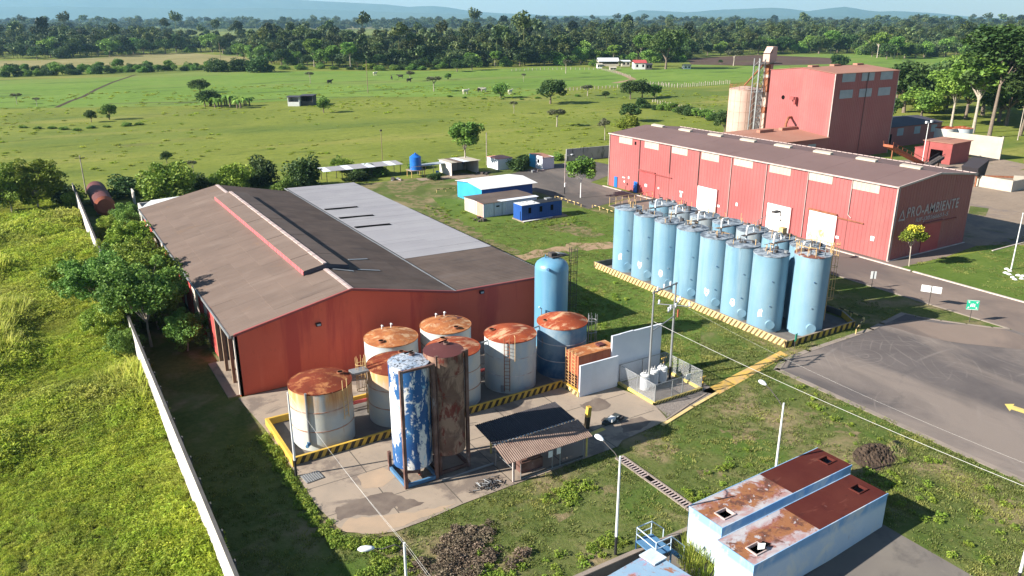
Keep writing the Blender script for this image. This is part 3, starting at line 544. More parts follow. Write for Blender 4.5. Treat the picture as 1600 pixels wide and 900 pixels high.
b = MB('shed_red'); b.quad((0, BL, 0), (BW_, BL, 0), (BW_, BL, BH), (0, BL, BH)); b.poly([(BW_ + .0, 0, 0), (BW_, BL, 0), (BW_, BL, BH), (BW_, 0, BH)]); b.add([(0, BL, BH), (BW_, BL, BH), (BW_ / 2, BL, BH + BR_)], [(0, 1, 2)]); b.obj('rear_wall', FB)
n = 14
for i in range(n):
    ya, yb = -.15 + i * (BL + .3) / n, -.15 + (i + 1) * (BL + .3) / n - .02; q = .004 * (i % 2)
    b = MB('roof_b'); b.slab([(-.25, ya, BH - .03 + q), (BW_ / 2, ya, BH + BR_ + q), (BW_ / 2, yb, BH + BR_ + q), (-.25, yb, BH - .03 + q)], .05); b.slab([(BW_ / 2, ya, BH + BR_ + q), (BW_ + .25, ya, BH - .03 + q), (BW_ + .25, yb, BH - .03 + q), (BW_ / 2, yb, BH + BR_ + q)], .05); b.obj('roof_sheet', FB)
b = MB('trim'); b.box(-.36, -.22, -.2, BL + .2, BH - .16, BH + .03); b.obj('eaves_gutter', FB)
b = MB('trim'); b.slab([(-.3, -.26, BH + .06), (BW_ / 2, -.26, BH + BR_ + .06), (BW_ / 2, -.12, BH + BR_ + .06), (-.3, -.12, BH + .06)], .24); b.slab([(BW_ / 2, -.26, BH + BR_ + .06), (BW_ + .3, -.26, BH + .06), (BW_ + .3, -.12, BH + .06), (BW_ / 2, -.12, BH + BR_ + .06)], .24); b.obj('gable_trim', FB)
b = MB('trim')
for i in range(60): b.box(BW_ + .2, BW_ + .34, i * .98, i * .98 + .86, BH - .02, BH + .07)
o = b.obj('rear_eaves', FB); o['kind'] = 'stuff'
b = MB('trim'); b.box(-.20, -.04, -.14, .02, 0, BH - .1); b.box(.06, .2, -.16, -.04, 0, BH - .1); b.obj('corner_trim', FB)
b = MB('trim'); b.box(-.14, -.04, BL - .08, BL + .06, 0, BH - .1); b.obj('corner_trim', FB)
for y, zb in ((45.46, .2), (37.5, 4.9), (30.6, .2), (23.6, .2), (16.64, .2), (9.2, .2), (2.1, 4.9)):
    b = MB('dark_steel' if y > 30 else 'trim'); b.cyl((-.12, y - BY, zb), (-.12, y - BY, BH - .1), .055, n=8)
    if y == 2.1: b.tube([(-.12, y - BY, zb), (-.12, y - BY - .5, zb - .35)], .055)
    b.obj('downpipe', FB)
for a, c_, z0, z1 in ((51.4, 47.66, 8.42, 9.70), (44.29, 40.59, 8.45, 9.70), (37.26, 33.46, 8.45, 9.70), (30.23, 26.36, 8.42, 9.70), (23.21, 19.4, 8.5, 9.70), (16.18, 12.29, 8.5, 9.70), (9.12, 5.21, 8.5, 9.70), (2.03, -1.92, 8.48, 9.72)):
    MB('cream').ribbed((-.045, a - BY, z0), (0, -1, 0), (0, 0, 1), a - c_, z1 - z0, .62, .03).obj('light_panel', FB)
MB('hole').box(-.06, -.03, 46.6 - BY, 47.0 - BY, 8.6, 9.15).obj('broken_hole', FB)
for a, c_ in ((52.3, 49.2), (44.85, 41.9), (37.5, 34.4), (30.1, 27.0), (22.9, 19.75), (15.4, 12.3), (8.0, 4.85), (1.1, -1.9)):
    b = MB('cream'); b.add([(BW_ / 2 - .32, c_ - BY, BH + BR_ + .01), (BW_ / 2 - .32, a - BY, BH + BR_ + .01), (BW_ / 2 - .32, c_ - BY, BH + BR_ + .26), (BW_ / 2 - .32, a - BY, BH + BR_ + .26), (BW_ / 2 + .35, c_ - BY, BH + BR_ + .38), (BW_ / 2 + .35, a - BY, BH + BR_ + .38), (BW_ / 2 + .35, c_ - BY, BH + .9), (BW_ / 2 + .35, a - BY, BH + .9)], [(0, 2, 3, 1), (2, 4, 5, 3), (4, 6, 7, 5), (0, 6, 4, 2), (1, 3, 5, 7)]); b.obj('ridge_vent', FB)
def door(a, c_, z1, m, name='door', label=None, d=.09):
    b = MB(m); b.ribbed((-.04 - d, a - BY, .05), (0, -1, 0), (0, 0, 1), a - c_, z1, .5, .02) if m in ('white', 'door_red') else b.box(-.05 - d, -.045, c_ - BY, a - BY, .02, z1)
    if m in ('white', 'door_red'): b.box(-.04 - d + .001, -.03, c_ - BY, a - BY, .05, z1 + .05)
    return b.obj(name, FB, label=label)
door(52.3, 51.45, 2.0, 'bright_blue', 'door', 'narrow blue door')
door(46.6, 45.7, 2.0, 'bright_blue', 'door', 'narrow blue door')
o = door(45.1, 40.95, 4.15, 'door_red', 'sliding_door', 'bright red sliding door')
door(30.5, 26.1, 3.95, 'white', 'roller_door'); o2 = door(15.84, 11.4, 3.9, 'white', 'roller_door'); o3 = door(8.3, 3.7, 4.3, 'white', 'sliding_door', 'white sliding door, rusty along its lower half')
for a, c_, z1 in ((30.5, 26.1, 3.95), (15.84, 11.4, 3.9), (8.3, 3.7, 4.3)): MB('shed_dark_red').box(-.2, -.03, a - BY, a - BY + .12, .02, z1 + .1).box(-.2, -.03, c_ - BY - .12, c_ - BY, .02, z1 + .1).obj('door_frame', FB)
MB('rusty_white').box(-.162, -.158, 3.9 - BY, 8.0 - BY, .2, 2.0).obj('rust_patch', o3)
MB('dark_steel').box(-.175, -.158, 13.1 - BY, 13.25 - BY, 2.4, 3.1).box(-.175, -.158, 12.9 - BY, 13.2 - BY, 1.7, 1.95).obj('dent', o2)
b = MB('shed_dark_red'); b.box(-.3, -.05, 41.0 - BY, 45.3 - BY, 4.22, 4.42); b.box(-.2, -.05, 36.8 - BY, 41.0 - BY, 4.12, 4.24); b.obj('door_rail', FB)
b = MB('rust_steel'); b.box(-.3, -.05, 3.7 - BY, 8.4 - BY, 4.42, 4.62); b.box(-.2, -.05, -.4 - BY, 3.75 - BY, 4.12, 4.24); b.obj('door_rail', FB)
for y, z, w_, h in ((49.6, 2.22, .8, .18), (48.16, 2.42, .35, .45), (49.34, 1.5, .4, .3), (43.25, 1.83, .6, .5), (34.29, 2.25, .9, .25), (34.3, 1.65, .45, .6), (-1.98, 2.5, .55, .6), (3.3, 1.45, .5, .35), (25.6, 1.5, .5, .35), (21.82, 2.5, .4, .5), (39.98, 1.9, .35, .3)):
    d = .16 if 41 < y < 45 else .085
    MB('flat_white').box(-d - .02, -.04, y - BY - w_ / 2, y - BY + w_ / 2, z - h / 2, z + h / 2).obj('notice', FB)
b = MB('door_red'); b.box(6.9, 10.9, -.11, -.04, .02, 4.05); b.obj('sliding_door', FB, label='dark red sliding door on the shaded end')
MB('shed_dark_red').box(6.7, 11.0, -.28, -.04, 4.05, 4.22).box(11.0, 14.4, -.18, -.04, 4.0, 4.1).obj('door_rail', FB)
b = MB('rust_steel'); b.tube([(-3.2, 38, 0), (-3.2, 38, 1.0), (-.3, 38, 1.0), (-.3, 38, 0)], .03); b.tube([(-3.2, 38, .5), (-.3, 38, .5)], .03); b.obj('hand_rail', FB)
def text(name, body, parent, x0, x1, y, z0, z1, m, shear=0, spacing=1.0):
    c_ = bpy.data.curves.new(name, 'FONT'); c_.body = body; c_.extrude = .008; c_.offset = .02; c_.shear = shear; c_.space_character = spacing
    t = bpy.data.objects.new(name, c_); me = bpy.data.meshes.new_from_object(t); bpy.data.objects.remove(t)
    v = np.array([tuple(q.co) for q in me.vertices]); lo = v.min(0); hi = v.max(0)
    v[:, 0] = x0 + (v[:, 0] - lo[0]) / (hi[0] - lo[0]) * (x1 - x0); zz = z0 + (v[:, 1] - lo[1]) / (hi[1] - lo[1]) * (z1 - z0)
    v2 = np.stack([v[:, 0], y - v[:, 2], zz], 1); me.vertices.foreach_set('co', v2.ravel()); me.materials.clear(); me.materials.append(M[m]); me.update()
    return link(name, me, parent)
text('lettering', 'PRO-AMBIENTE', FB, 2.6, 14.35, -.075, 5.45, 6.85, 'faded_paint', .05, 1.15)
text('lettering', 'RIF-J30366651-5', FB, 4.8, 12.2, -.07, 4.42, 5.18, 'rif_paint', .1)
b = MB('faded_paint')
tri = [Vector((.85, 0, 5.22)), Vector((2.4, 0, 5.22)), Vector((1.62, 0, 6.78))]; cen = sum(tri, Vector()) / 3
for i in range(3):
    a, e = tri[i], tri[(i + 1) % 3]; ia, ie = cen + (a - cen) * .58, cen + (e - cen) * .58; a2, ia2 = a.lerp(e, .05), ia.lerp(ie, .12)
    b.quad((a2.x, -.06, a2.z), (e.x, -.06, e.z), (ie.x, -.06, ie.z), (ia2.x, -.06, ia2.z))
b.obj('triangle_emblem', FB)

# ------------------------------------------------------------------ process tower, low shed and side shed
TX, TY, TWX, TWY, TH = 139.1, 49.8, 22.3, 17.7, 18.85
T = thing('process_tower', 'tall windowless pink tower block with two rows of grey panes on its shaded side', 'tower', (TX, TY, 0))
MB('shed_red').ribbed((0, TWY, 0), (0, -1, 0), (0, 0, 1), TWY, TH, .62, .03, 0, lambda x: TH + .9 * (1 - abs(x - TWY / 2) / (TWY / 2))).obj('wall', T, label='sunlit wall')
MB('shed_red').ribbed((0, 0, 0), (1, 0, 0), (0, 0, 1), TWX, TH, .62, .03).obj('wall', T, label='shaded wall')
b = MB('shed_red'); b.quad((TWX, 0, 0), (TWX, TWY, 0), (TWX, TWY, TH), (TWX, 0, TH)); b.quad((TWX, TWY, 0), (0, TWY, 0), (0, TWY, TH), (TWX, TWY, TH)); b.obj('wall', T)
b = MB('roof_terracotta'); b.slab([(-.2, -.25, TH), (TWX + .2, -.25, TH), (TWX + .2, TWY / 2, TH + .92), (-.2, TWY / 2, TH + .92)], .08); b.slab([(-.2, TWY / 2, TH + .92), (TWX + .2, TWY / 2, TH + .92), (TWX + .2, TWY + .2, TH), (-.2, TWY + .2, TH)], .08); b.obj('roof', T)
b = MB('trim'); b.box(-.12, -.04, -.1, .1, 0, TH); b.box(TWX - .1, TWX + .1, -.08, -.02, 0, TH); b.obj('corner_trim', T)
for x0, z0 in ((2.2, 16.95), (8.9, 16.95), (15.6, 16.95), (2.0, 13.45), (8.7, 13.45), (15.5, 13.45)):
    o = MB('pane_grey').box(x0, x0 + 4.45, -.075, -.035, z0, z0 + 1.8).obj('window', T)
    if 8 < x0 < 9: MB('dark_steel').box(x0 + 2.3, x0 + 2.48, -.12, -.078, z0 - .1, z0 + 1.9).obj('mullion', o)
MB('dark_steel').cyl((11, -.12, .5), (11, -.12, TH - .2), .05, n=6).obj('downpipe', T)
for x0 in (11.0, 19.4 - 0, 3.4): MB('roof_terracotta').box(x0 - 1.0, x0 + 1.4, 8.3, 9.5, TH + .8, TH + 1.25).obj('ridge_vent', T)
b = MB('hole', 'trim'); b.cyl((-.05, 13.4, 12.85), (-.03, 13.4, 12.85), .48, n=20); b.ring(0, 0, 0, .01, .01, .01, n=4); b.obj('round_opening', T)
MB('shed_dark_red').box(-.9, -.03, 9.4, 10.9, 12.6, 13.2).box(-.9, -.03, 9.2, 9.7, 11.6, 13.2).obj('vent_duct', T)
C = thing('low_shed', 'low shed with terracotta roof at the foot of the tower block', 'shed', (98.9, 49.6, 0))
b = MB('shed_red'); b.box(0, 40.15, 0, .15, 0, 5.25); b.box(0, .15, .15, 17.8, 0, 5.25); b.box(.15, 40.15, 17.65, 17.8, 0, 5.25); b.obj('wall', C)
b = MB('roof_terracotta'); b.slab([(-.3, -.4, 5.3), (40.15, -.4, 5.3), (40.15, 8.9, 6.2), (-.3, 8.9, 6.2)], .07); b.slab([(-.3, 8.9, 6.2), (40.15, 8.9, 6.2), (40.15, 18.1, 5.3), (-.3, 18.1, 5.3)], .07); b.obj('roof', C)
for x0 in (26.5, 33.5): MB('pane_grey').box(x0, x0 + 2.6, -.04, -.005, 2.0, 4.2).obj('window', C)
for x0, ln in ((27.6, 4.4), (34.8, 5.2)): MB('roof_terracotta').box(x0, x0 + ln, 8.4, 9.4, 6.1, 6.75).obj('ridge_vent', C)
b = MB('rust_steel'); b.tube([(37.2, 9.5, 6.2), (37.2, 9.5, 7.4), (37.8, 9.7, 8.3), (39.0, 10.4, 8.6), (40.1, 10.6, 8.6)], .28, 10); b.obj('elbow_duct', C)
D = thing('side_shed', 'dark roofed side shed with three grey panes to the right of the tower block', 'shed', (161.6, 54, 0))
b = MB('shed_red'); b.box(.1, 28.0, 0, .15, 0, 4.95); b.box(27.85, 28.0, .15, 13.5, 0, 4.95); b.box(.1, 27.85, 13.35, 13.5, 0, 4.95); b.obj('wall', D)
b = MB('roof_slate'); b.slab([(0, -.3, 5.0), (28.3, -.3, 5.0), (28.3, 7, 6.0), (0, 7, 6.0)], .07); b.slab([(0, 7, 6.0), (28.3, 7, 6.0), (28.3, 13.8, 5.0), (0, 13.8, 5.0)], .07); b.obj('roof', D)
for x0 in (9.3, 16.3, 23.4): MB('pane_grey').box(x0, x0 + 2.5, -.04, -.005, 2.7, 4.5).obj('window', D)
MB('hole').box(5.8, 7.3, -.03, -.004, .8, 3.3).obj('door_opening', D)
MB('galv').cyl((12, 7, 6.0), (12, 7, 7.6), .25, n=10).box(11.3, 12.9, 6.6, 7.5, 7.6, 7.72).obj('roof_vent', D)
MB('roof_slate').box(3, 8, 6.4, 7.6, 5.9, 6.4).obj('ridge_vent', D)

# ------------------------------------------------------------------ bucket elevator and pale silo behind the tower
TK = thing('cream_silo', 'wide cream and pink steel silo with a railed top beside the tower block', 'silo', (149.4, 84.2, 0))
b = MB('tank_cream'); b.cyl((0, 0, 0), (0, 0, 12.9), 4.0, n=40, caps=False); b.obj('shell', TK)
b = MB('tank_cream'); b.cone(0, 0, 12.9, 13.6, 4.05, 40); b.obj('roof', TK)
b = MB('hoop')
for z in (1.9, 4.6, 7.2, 9.9, 12.7): b.ring(0, 0, z, 3.99, .07, .05, 40)
for i in range(16):
    a = i * PI / 8 + .1; b.box(4.0 * math.cos(a) - .03, 4.0 * math.cos(a) + .03, 4.0 * math.sin(a) - .03, 4.0 * math.sin(a) + .03, 1.9, 12.7)
b.obj('seam', TK)
b = MB('rust_steel')
for i in range(18):
    a = i * 2 * PI / 18; b.box(3.95 * math.cos(a) - .03, 3.95 * math.cos(a) + .03, 3.95 * math.sin(a) - .03, 3.95 * math.sin(a) + .03, 12.9, 14.1)
b.ring(0, 0, 14.0, 3.92, .06, .06, 36); b.ring(0, 0, 13.5, 3.92, .05, .05, 36); b.obj('railing', TK)
TK2 = thing('dark_silo', 'narrow silo painted dark for shade, squeezed between the cream silo and the tower block', 'silo', (151.3, 79.6, 0))
b = MB('dark_steel'); b.cyl((0, 0, 0), (0, 0, 12.4), 2.6, n=30); b.obj('shell', TK2); b = MB('rust_steel')  # silo stands in shadow, so its shade is put into the steel colour
for z in (3, 6, 9): b.ring(0, 0, z, 2.59, .08, .05, 30)
b.obj('hoop', TK2)
EL = thing('bucket_elevator', 'rusty pink bucket elevator tower with lattice leg rising beside the tower block', 'elevator', (145.2, 73.6, 0))
b = MB('tank_cream'); b.box(-.75, .75, -.75, .75, 0, 20.2); b.obj('leg', EL)
b = MB('rust_steel'); b.box(-.77, .77, -.77, .77, 8, 9.5); b.box(-.77, .77, -.77, .77, 13, 16.5); b.box(-.77, -.2, -.77, .77, 17.2, 19.4); b.obj('rust_band', EL)
b = MB('tank_cream'); b.box(-1.2, 1.3, -1.0, 1.0, 20.2, 22.2); b.slab([(-1.2, -1, 22.2), (-.2, -1, 23.6), (-.2, 1, 23.6), (-1.2, 1, 22.2)], .2); b.box(-.3, 1.3, -1, 1, 22.2, 23.7); b.obj('head', EL)
b = MB('dark_steel'); b.box(-2.6, 2.6, -1.8, 1.8, 19.7, 19.9); b.obj('platform', EL)
b = MB('galv')
for x in (-4.2, -2.4):
    for y in (-.9, .9): b.box(x - .1, x + .1, y - .1, y + .1, 0, 21)
for k in range(13):
    z = k * 1.6; b.tube([(-4.2, -.9, z), (-2.4, -.9, z + 1.6)], .06, 4); b.tube([(-2.4, -.9, z), (-4.2, -.9, z + 1.6)], .06, 4); b.tube([(-4.2, .9, z), (-4.2, -.9, z + 1.6)], .06, 4); b.box(-4.2, -2.4, -.95, -.85, z - .05, z + .05)
b.obj('lattice_leg', EL)
MB('rust_steel').tube([(-.8, .4, 20.0), (1.6, 8.6, 14.0)], .22, 8).obj('spout', EL)
b = MB('galv'); b.box(-3, 2.4, -.2, 1.2, 13.0, 13.15)
for i in range(6): b.box(-3 + i * 1.05, -2.93 + i * 1.05, -.2, -.14, 13.1, 14.3)
b.box(-3, 2.4, -.2, -.14, 14.2, 14.28); b.box(-3, 2.4, -.2, -.14, 13.65, 13.7); b.obj('walkway', EL)
# ------------------------------------------------------------------ striped walls
def striped(b, A, B_, z0, z1, th, pitch, slant, ratio, mi_base, mi_stripe, mi_top):
    """wall from A to B_, its striped face on the right-hand side of A->B_, bands as real strips 4 mm proud"""
    A = Vector((*A, 0)); B_ = Vector((*B_, 0)); d = B_ - A; L_ = d.length; d.normalize(); n = Vector((d.y, -d.x, 0)); h = z1 - z0
    a, e = A - n * th, B_ - n * th
    def P(q, z, off=0): p = A + d * q + n * off; return (p.x, p.y, z)
    vs = [(A.x, A.y, z0), (B_.x, B_.y, z0), (e.x, e.y, z0), (a.x, a.y, z0), (A.x, A.y, z1), (B_.x, B_.y, z1), (e.x, e.y, z1), (a.x, a.y, z1)]
    b.add(vs, [(0, 1, 5, 4), (2, 3, 7, 6), (1, 2, 6, 5), (3, 0, 4, 7)], mi_base); b.add(vs, [(4, 5, 6, 7)], mi_top)
    s = -abs(slant) * h - pitch
    while s < L_ + abs(slant) * h:
        q = [s, s + pitch * ratio]
        def clipx(x, sh): return min(max(x + sh, .0), L_)
        s0, s1 = q; t0, t1 = clipx(s0, slant * h), clipx(s1, slant * h); u0, u1 = clipx(s0, 0), clipx(s1, 0)
        if (t1 - t0) + (u1 - u0) > .02: b.quad(P(u0, z0 + .005, .004), P(u1, z0 + .005, .004), P(t1, z1 - .03, .004), P(t0, z1 - .03, .004), mi_stripe)
        s += pitch

# ------------------------------------------------------------------ blue silos behind their bund
SR, SH = 1.73, 7.95
o = sheet('silo_slab', [(47.4, 13.2), (58.5, 13.2), (58.5, -16.8), (47.4, -16.8)], .03, 'pad')
BU = thing('silo_bund', 'low black and cream striped bund wall round the blue silos', 'wall', (0, 0, 0))
b = MB('stripe_cream', 'stripe_dark', 'kerb_dusty'); striped(b, (47.2, 13.5), (47.2, -17.0), .02, .78, .22, .56, .62, .42, 0, 1, 2); b.obj('long_side', BU)
b = MB('stripe_yellow', 'stripe_black', 'kerb_dusty'); striped(b, (47.2, -17.0), (57.6, -17.0), .02, .66, .2, .9, .3, .5, 0, 1, 2); striped(b, (57.6, -17.0), (59.2, -14.4), .02, .66, .2, .9, .3, .5, 0, 1, 2); b.obj('end_side', BU)
b = MB('dark_plaster', 'kerb_dusty'); b.box(47.2, 59.2, 13.3, 13.5, .02, .74); b.box(59.0, 59.2, -14.4, 13.3, .02, .66); b.obj('far_side', BU)
def silo_shell(m):
    b = MB(m); b.cyl((0, 0, 0), (0, 0, SH), SR, n=56, caps=False)
    for z in (1.55, 3.1, 4.65, 6.2): b.ring(0, 0, z, SR - .005, .03, .014, 56)
    return b.mesh('shell')
shell_b, shell_g = silo_shell('silo_blue'), silo_shell('silo_grey')
mb = MB('silo_cap'); mb.cone(0, 0, SH - .02, SH + .22, SR + .04, 40); mb.ring(0, 0, SH - .10, SR - .02, .1, .06, 48); cap_me = mb.mesh('cap')
mb = MB('cap_rust'); mb.cone(0, 0, SH - .02, SH + .22, SR + .04, 40); mb.ring(0, 0, SH - .10, SR - .02, .1, .06, 48); cap_r = mb.mesh('cap')
fa = R(236); fx, fy = math.cos(fa), math.sin(fa)
mb = MB('silo_blue'); mb.cyl((fx * (SR - .1), fy * (SR - .1), .92), (fx * (SR + .30), fy * (SR + .30), .92), .40, n=24); mb.cyl((fx * (SR + .30), fy * (SR + .30), .92), (fx * (SR + .36), fy * (SR + .36), .92), .46, n=24)
man_me = mb.mesh('manhole')
va = R(232); vx, vy = math.cos(va), math.sin(va)
nz = MB('tank_side_blue').cyl((vx * (SR - .02), vy * (SR - .02), 0), (vx * (SR + .07), vy * (SR + .07), 0), .075, n=8).mesh('nozzle')
pa_ = R(203); px_, py_ = math.cos(pa_), math.sin(pa_)
def patch_mesh(seed):
    rg = random.Random(seed); b = MB('flat_white'); n = 11; pts = []
    for i in range(n):
        a = 2 * PI * i / n; r = .30 * (1 + rg.uniform(-.4, .4)); pts.append((pa_ + r * math.cos(a) * .75 / SR, 1.95 + r * math.sin(a) * 1.6))
    rr = SR + .008; b.poly([(rr * math.cos(a), rr * math.sin(a), z) for a, z in pts]); return b.mesh('bare_patch')
patches = [patch_mesh(i) for i in range(3)]
def clutter(seed, amount):
    rg = random.Random(seed); b = MB('yellow_steel', 'galv', 'dark_steel')
    for i in range(amount):
        a = rg.uniform(0, 2 * PI); r = rg.uniform(.3, SR - .15); x, y = r * math.cos(a), r * math.sin(a); h = rg.uniform(.35, 1.0)
        b.cyl((x, y, SH), (x, y, SH + h), rg.choice([.03, .045, .03]), n=6, mi=rg.choice([0, 0, 1, 2]))
        if rg.random() < .4: b.cyl((x, y, SH + h), (x + rg.uniform(-.6, .6), y + rg.uniform(-.6, .6), SH + h), .025, n=6, mi=rg.choice([0, 2]))
    for k in range(5): a = rg.uniform(0, 2 * PI); r = rg.uniform(.2, SR - .3); b.cyl((r * math.cos(a), r * math.sin(a), SH + .1), (r * math.cos(a), r * math.sin(a), SH + rg.uniform(.26, .4)), rg.uniform(.10, .26), n=12, mi=rg.choice([1, 2, 2]))
    return b.mesh('roof_fittings')
def silo(x, y, label, group, seed, shell=shell_b, cap=cap_me, front=True, patch=True, hs=1.0):
    t = thing('blue_silo', label, 'silo', (x, y, .03), 0, group); t.scale = (1, 1, hs)
    link('shell', shell, t); link('cap', cap, t, rz=seed * 1.3)
    if front:
        link('manhole', man_me, t)
        for z in (2.6, 5.2): link('nozzle', nz, t, (0, 0, z + .3 * math.sin(seed)))
        if patch: link('bare_patch', patches[seed % 3], t)
    link('roof_fittings', clutter(seed, 7), t)['kind'] = 'stuff'
    return t
ordn = ['first', 'second', 'third', 'fourth', 'fifth', 'sixth', 'seventh']
look = ['the farthest, beside the dark corner of the bund', 'next to the farthest', 'with a dark streak under its rim', 'with a blackened rim', 'with a pale clean rim', 'with a dark pipe fallen across its top', 'nearest of the straight row, before the gap']
for i in range(7):
    y = 10.98 - 3.822 * i
    silo(50.4 - .1 * i, y, 'light blue silo in the front row, %s' % (look[i]), 'blue silos of the front row', i + 1, patch=i in (0, 1, 2, 4, 5, 6))
lk2 = ['behind the second front silo, farthest of the back row', 'with a whitish grey shell, second in the back row', 'with a dark blue stained rim, third in the back row', 'mid blue, fourth in the back row', 'whose rim is streaked black, fifth in the back row', 'pale, sixth in the back row beside the white door', 'nearest of the back row, dark in the gap of the front row']
for i in range(7):
    silo(55.7 - .08 * i, 10.65 - 3.76 * i, 'blue silo %s' % lk2[i], 'blue silos of the back row', 20 + i, shell=shell_g if i in (1, 2, 4) else shell_b, front=False)
last = silo(52.41, -14.83, 'light blue silo with a rusty cap and caged ladder at the near end', 'blue silos of the front row', 33, cap=cap_r, patch=False, hs=1.03)
def caged(parent, name, ax, ay, ang, z0, z1, m, wd=.45, cage=True, ztop=1.0, cz=2.2):
    """ladder standing off a shell at (ax, ay), facing outward along ang"""
    b = MB(m); o = Vector((math.cos(ang), math.sin(ang), 0)); t = Vector((-o.y, o.x, 0)); P_ = Vector((ax, ay, 0))
    for q in (-1, 1): a = P_ + t * q * wd / 2; b.cyl((a.x, a.y, z0), (a.x, a.y, z1 + ztop), .035, n=6)
    z = z0 + .2
    while z < z1: a = P_ - t * wd / 2; e = P_ + t * wd / 2; b.cyl((a.x, a.y, z), (e.x, e.y, z), .02, n=4); z += .32
    if cage:
        z = z0 + cz; k = 0
        while z < z1 + ztop:
            pts = [P_ + t * math.cos(q) * .38 + o * math.sin(q) * .75 for q in np.linspace(0, PI, 9)]; b.tube([(p.x, p.y, z) for p in pts], .028, 4); z += 1.1
        for q in np.linspace(.35, PI - .35, 5): p = P_ + t * math.cos(q) * .38 + o * math.sin(q) * .75; b.cyl((p.x, p.y, z0 + cz), (p.x, p.y, z1 + ztop), .02, n=4)
    return b.obj(name, parent)
a = R(-25); caged(last, 'caged_ladder', (SR + .2) * math.cos(a), (SR + .2) * math.sin(a), a, 1.0, SH, 'yellow_steel')
b = MB('yellow_steel')
for k in range(12):
    q = R(-60 + k * 26); b.cyl((SR * .95 * math.cos(q), SR * .95 * math.sin(q), SH), (SR * .95 * math.cos(q), SR * .95 * math.sin(q), SH + .9), .03, n=5)
b.ring(0, 0, SH + .86, SR * .93, .05, .05, 30, 0, R(-60), R(226)); b.obj('railing', last)
WK = thing('silo_walkway', 'rusty railed platform and gangplanks across the tops of the blue silos', 'walkway', (0, 0, 0))
b = MB('dark_steel'); b.box(49.0, 56.2, 12.2, 12.9, SH + .02, SH + .08); b.obj('deck', WK)
for i in range(6): MB('dark_steel').box(51.9, 54.1, 9.0 - 3.78 * i - .25, 9.0 - 3.78 * i + .25, SH + .03, SH + .07).obj('gangplank', WK)
b = MB('yellow_steel')
for k in range(8): b.cyl((48.9 + k * 1.0, 12.9, SH), (48.9 + k * 1.0, 12.9, SH + 1.05), .035, n=5)
for z in (.55, 1.05): b.box(48.9, 56.0, 12.88, 12.93, SH + z - .02, SH + z + .02)
b.obj('hand_rail', WK)
mb = MB('white'); mb.tube([(0, 0, 6.6), (0, 0, 8.75), (.12, 0, 8.98), (.95, 0, 8.98), (1.08, 0, 8.8), (1.08, 0, 8.3)], .10, 10); gn_me = mb.mesh('gooseneck')
nm = ['nearest the railed far corner', 'second from the far end', 'third from the far end', 'in the middle of the silos', 'third from the near end', 'second from the near end', 'nearest the rusty silo cap']
for i in range(7):
    o = link('vent_pipe', gn_me, None, (52.9 - .08 * i, 8.9 - 3.75 * i, 0)); tag(o, 'white bent vent pipe rising between the silo rows, %s' % nm[i], 'pipe', 'white bent pipes among the silos')
    # the pipe stands on the slab
    MB('white').cyl((0, 0, .03), (0, 0, 6.7), .10, n=10).obj('riser', o)
o = MB('yellow_steel').box(-.35, .35, -.3, .3, 0, .7).obj('tool_box', None, (55.7, -8.2, SH + .22)); tag(o, 'small yellow box on top of a back row silo beside the white doors', 'box')
GL = thing('yard_lamp', 'low lamp on a bent arm standing between the silos and the red shed', 'lamp', (64.5, 2.8, 0)); MB('galv').tube([(0, 0, 0), (0, 0, 6.2)], .06).tube([(0, 0, 6.2), (1.8, -.8, 7.2)], .035).obj('pole', GL); MB('dark_steel').box(1.6, 2.6, -1.2, -.6, 7.1, 7.3).obj('head', GL)

# ------------------------------------------------------------------ rusty storage tanks
TB = thing('tank_bund', 'black and yellow striped bund wall round the rusty storage tanks', 'wall', (0, 0, 0))
b = MB('stripe_yellow', 'stripe_black', 'stripe_yellow'); striped(b, (.62, -13.0), (24.0, -12.72), .05, .62, .2, .62, .5, .5, 0, 1, 2); b.obj('front_side', TB)
b = MB('stripe_cream', 'stripe_dark', 'stripe_yellow'); striped(b, (24.0, -12.72), (24.0, -15.0), .05, .5, .3, .62, .5, .5, 0, 1, 2); b.obj('return_side', TB)
b = MB('stripe_yellow', 'dark_plaster'); b.box(.42, .64, -13.2, -6.2, .05, .66); b.box(.42, 9.6, -6.2, -6.0, .05, .6); b.obj('back_side', TB)
sheet('bund_floor', [(.64, -12.8), (24, -12.6), (24, -6.2), (.64, -6.2)], .058, 'pad')
def tank(x, y, rr, h, label, top, side, hoop='hoop', dome=.42, seed=1):
    t = thing('storage_tank', label, 'tank', (x, y, .05), 0, 'round storage tanks beside the red gable')
    MB(side).cyl((0, 0, 0), (0, 0, h), rr, n=64, caps=False).obj('shell', t)
    MB(top).cone(0, 0, h, h + dome, rr + .03, 64, rings=5).obj('roof', t, rz=seed)
    hm = MB(hoop)
    hm.ring(0, 0, 0, rr - .01, .075, .035, 64); me = hm.mesh('hoop')
    for z in (h / 3, h * 2 / 3): link('hoop', me, t, (0, 0, z))
    b = MB(top); b.ring(0, 0, h - .06, rr - .01, .08, .05, 64); b.obj('rim', t)
    b = MB('hole', 'rust_steel'); a = R(-30 + seed * 40); b.cyl((rr * .72 * math.cos(a), rr * .72 * math.sin(a), h + .08), (rr * .72 * math.cos(a), rr * .72 * math.sin(a), h + .30), .26, n=16, mi=1); b.cyl((rr * .72 * math.cos(a), rr * .72 * math.sin(a), h + .301), (rr * .72 * math.cos(a), rr * .72 * math.sin(a), h + .303), .2, n=16, mi=0); b.obj('manhole', t)
    return t
t1 = tank(3.79, -10.08, 2.3, 4.6, 'nearest cream storage tank with rust running down and a dark rusty top', 'top_darkrust', 'tank_side', seed=.9)
t4 = tank(9.97, -9.81, 2.25, 4.5, 'cream storage tank with orange rusted upper band, half behind the blue and white tower', 'top_darkrust', 'tank_side', seed=2.0)
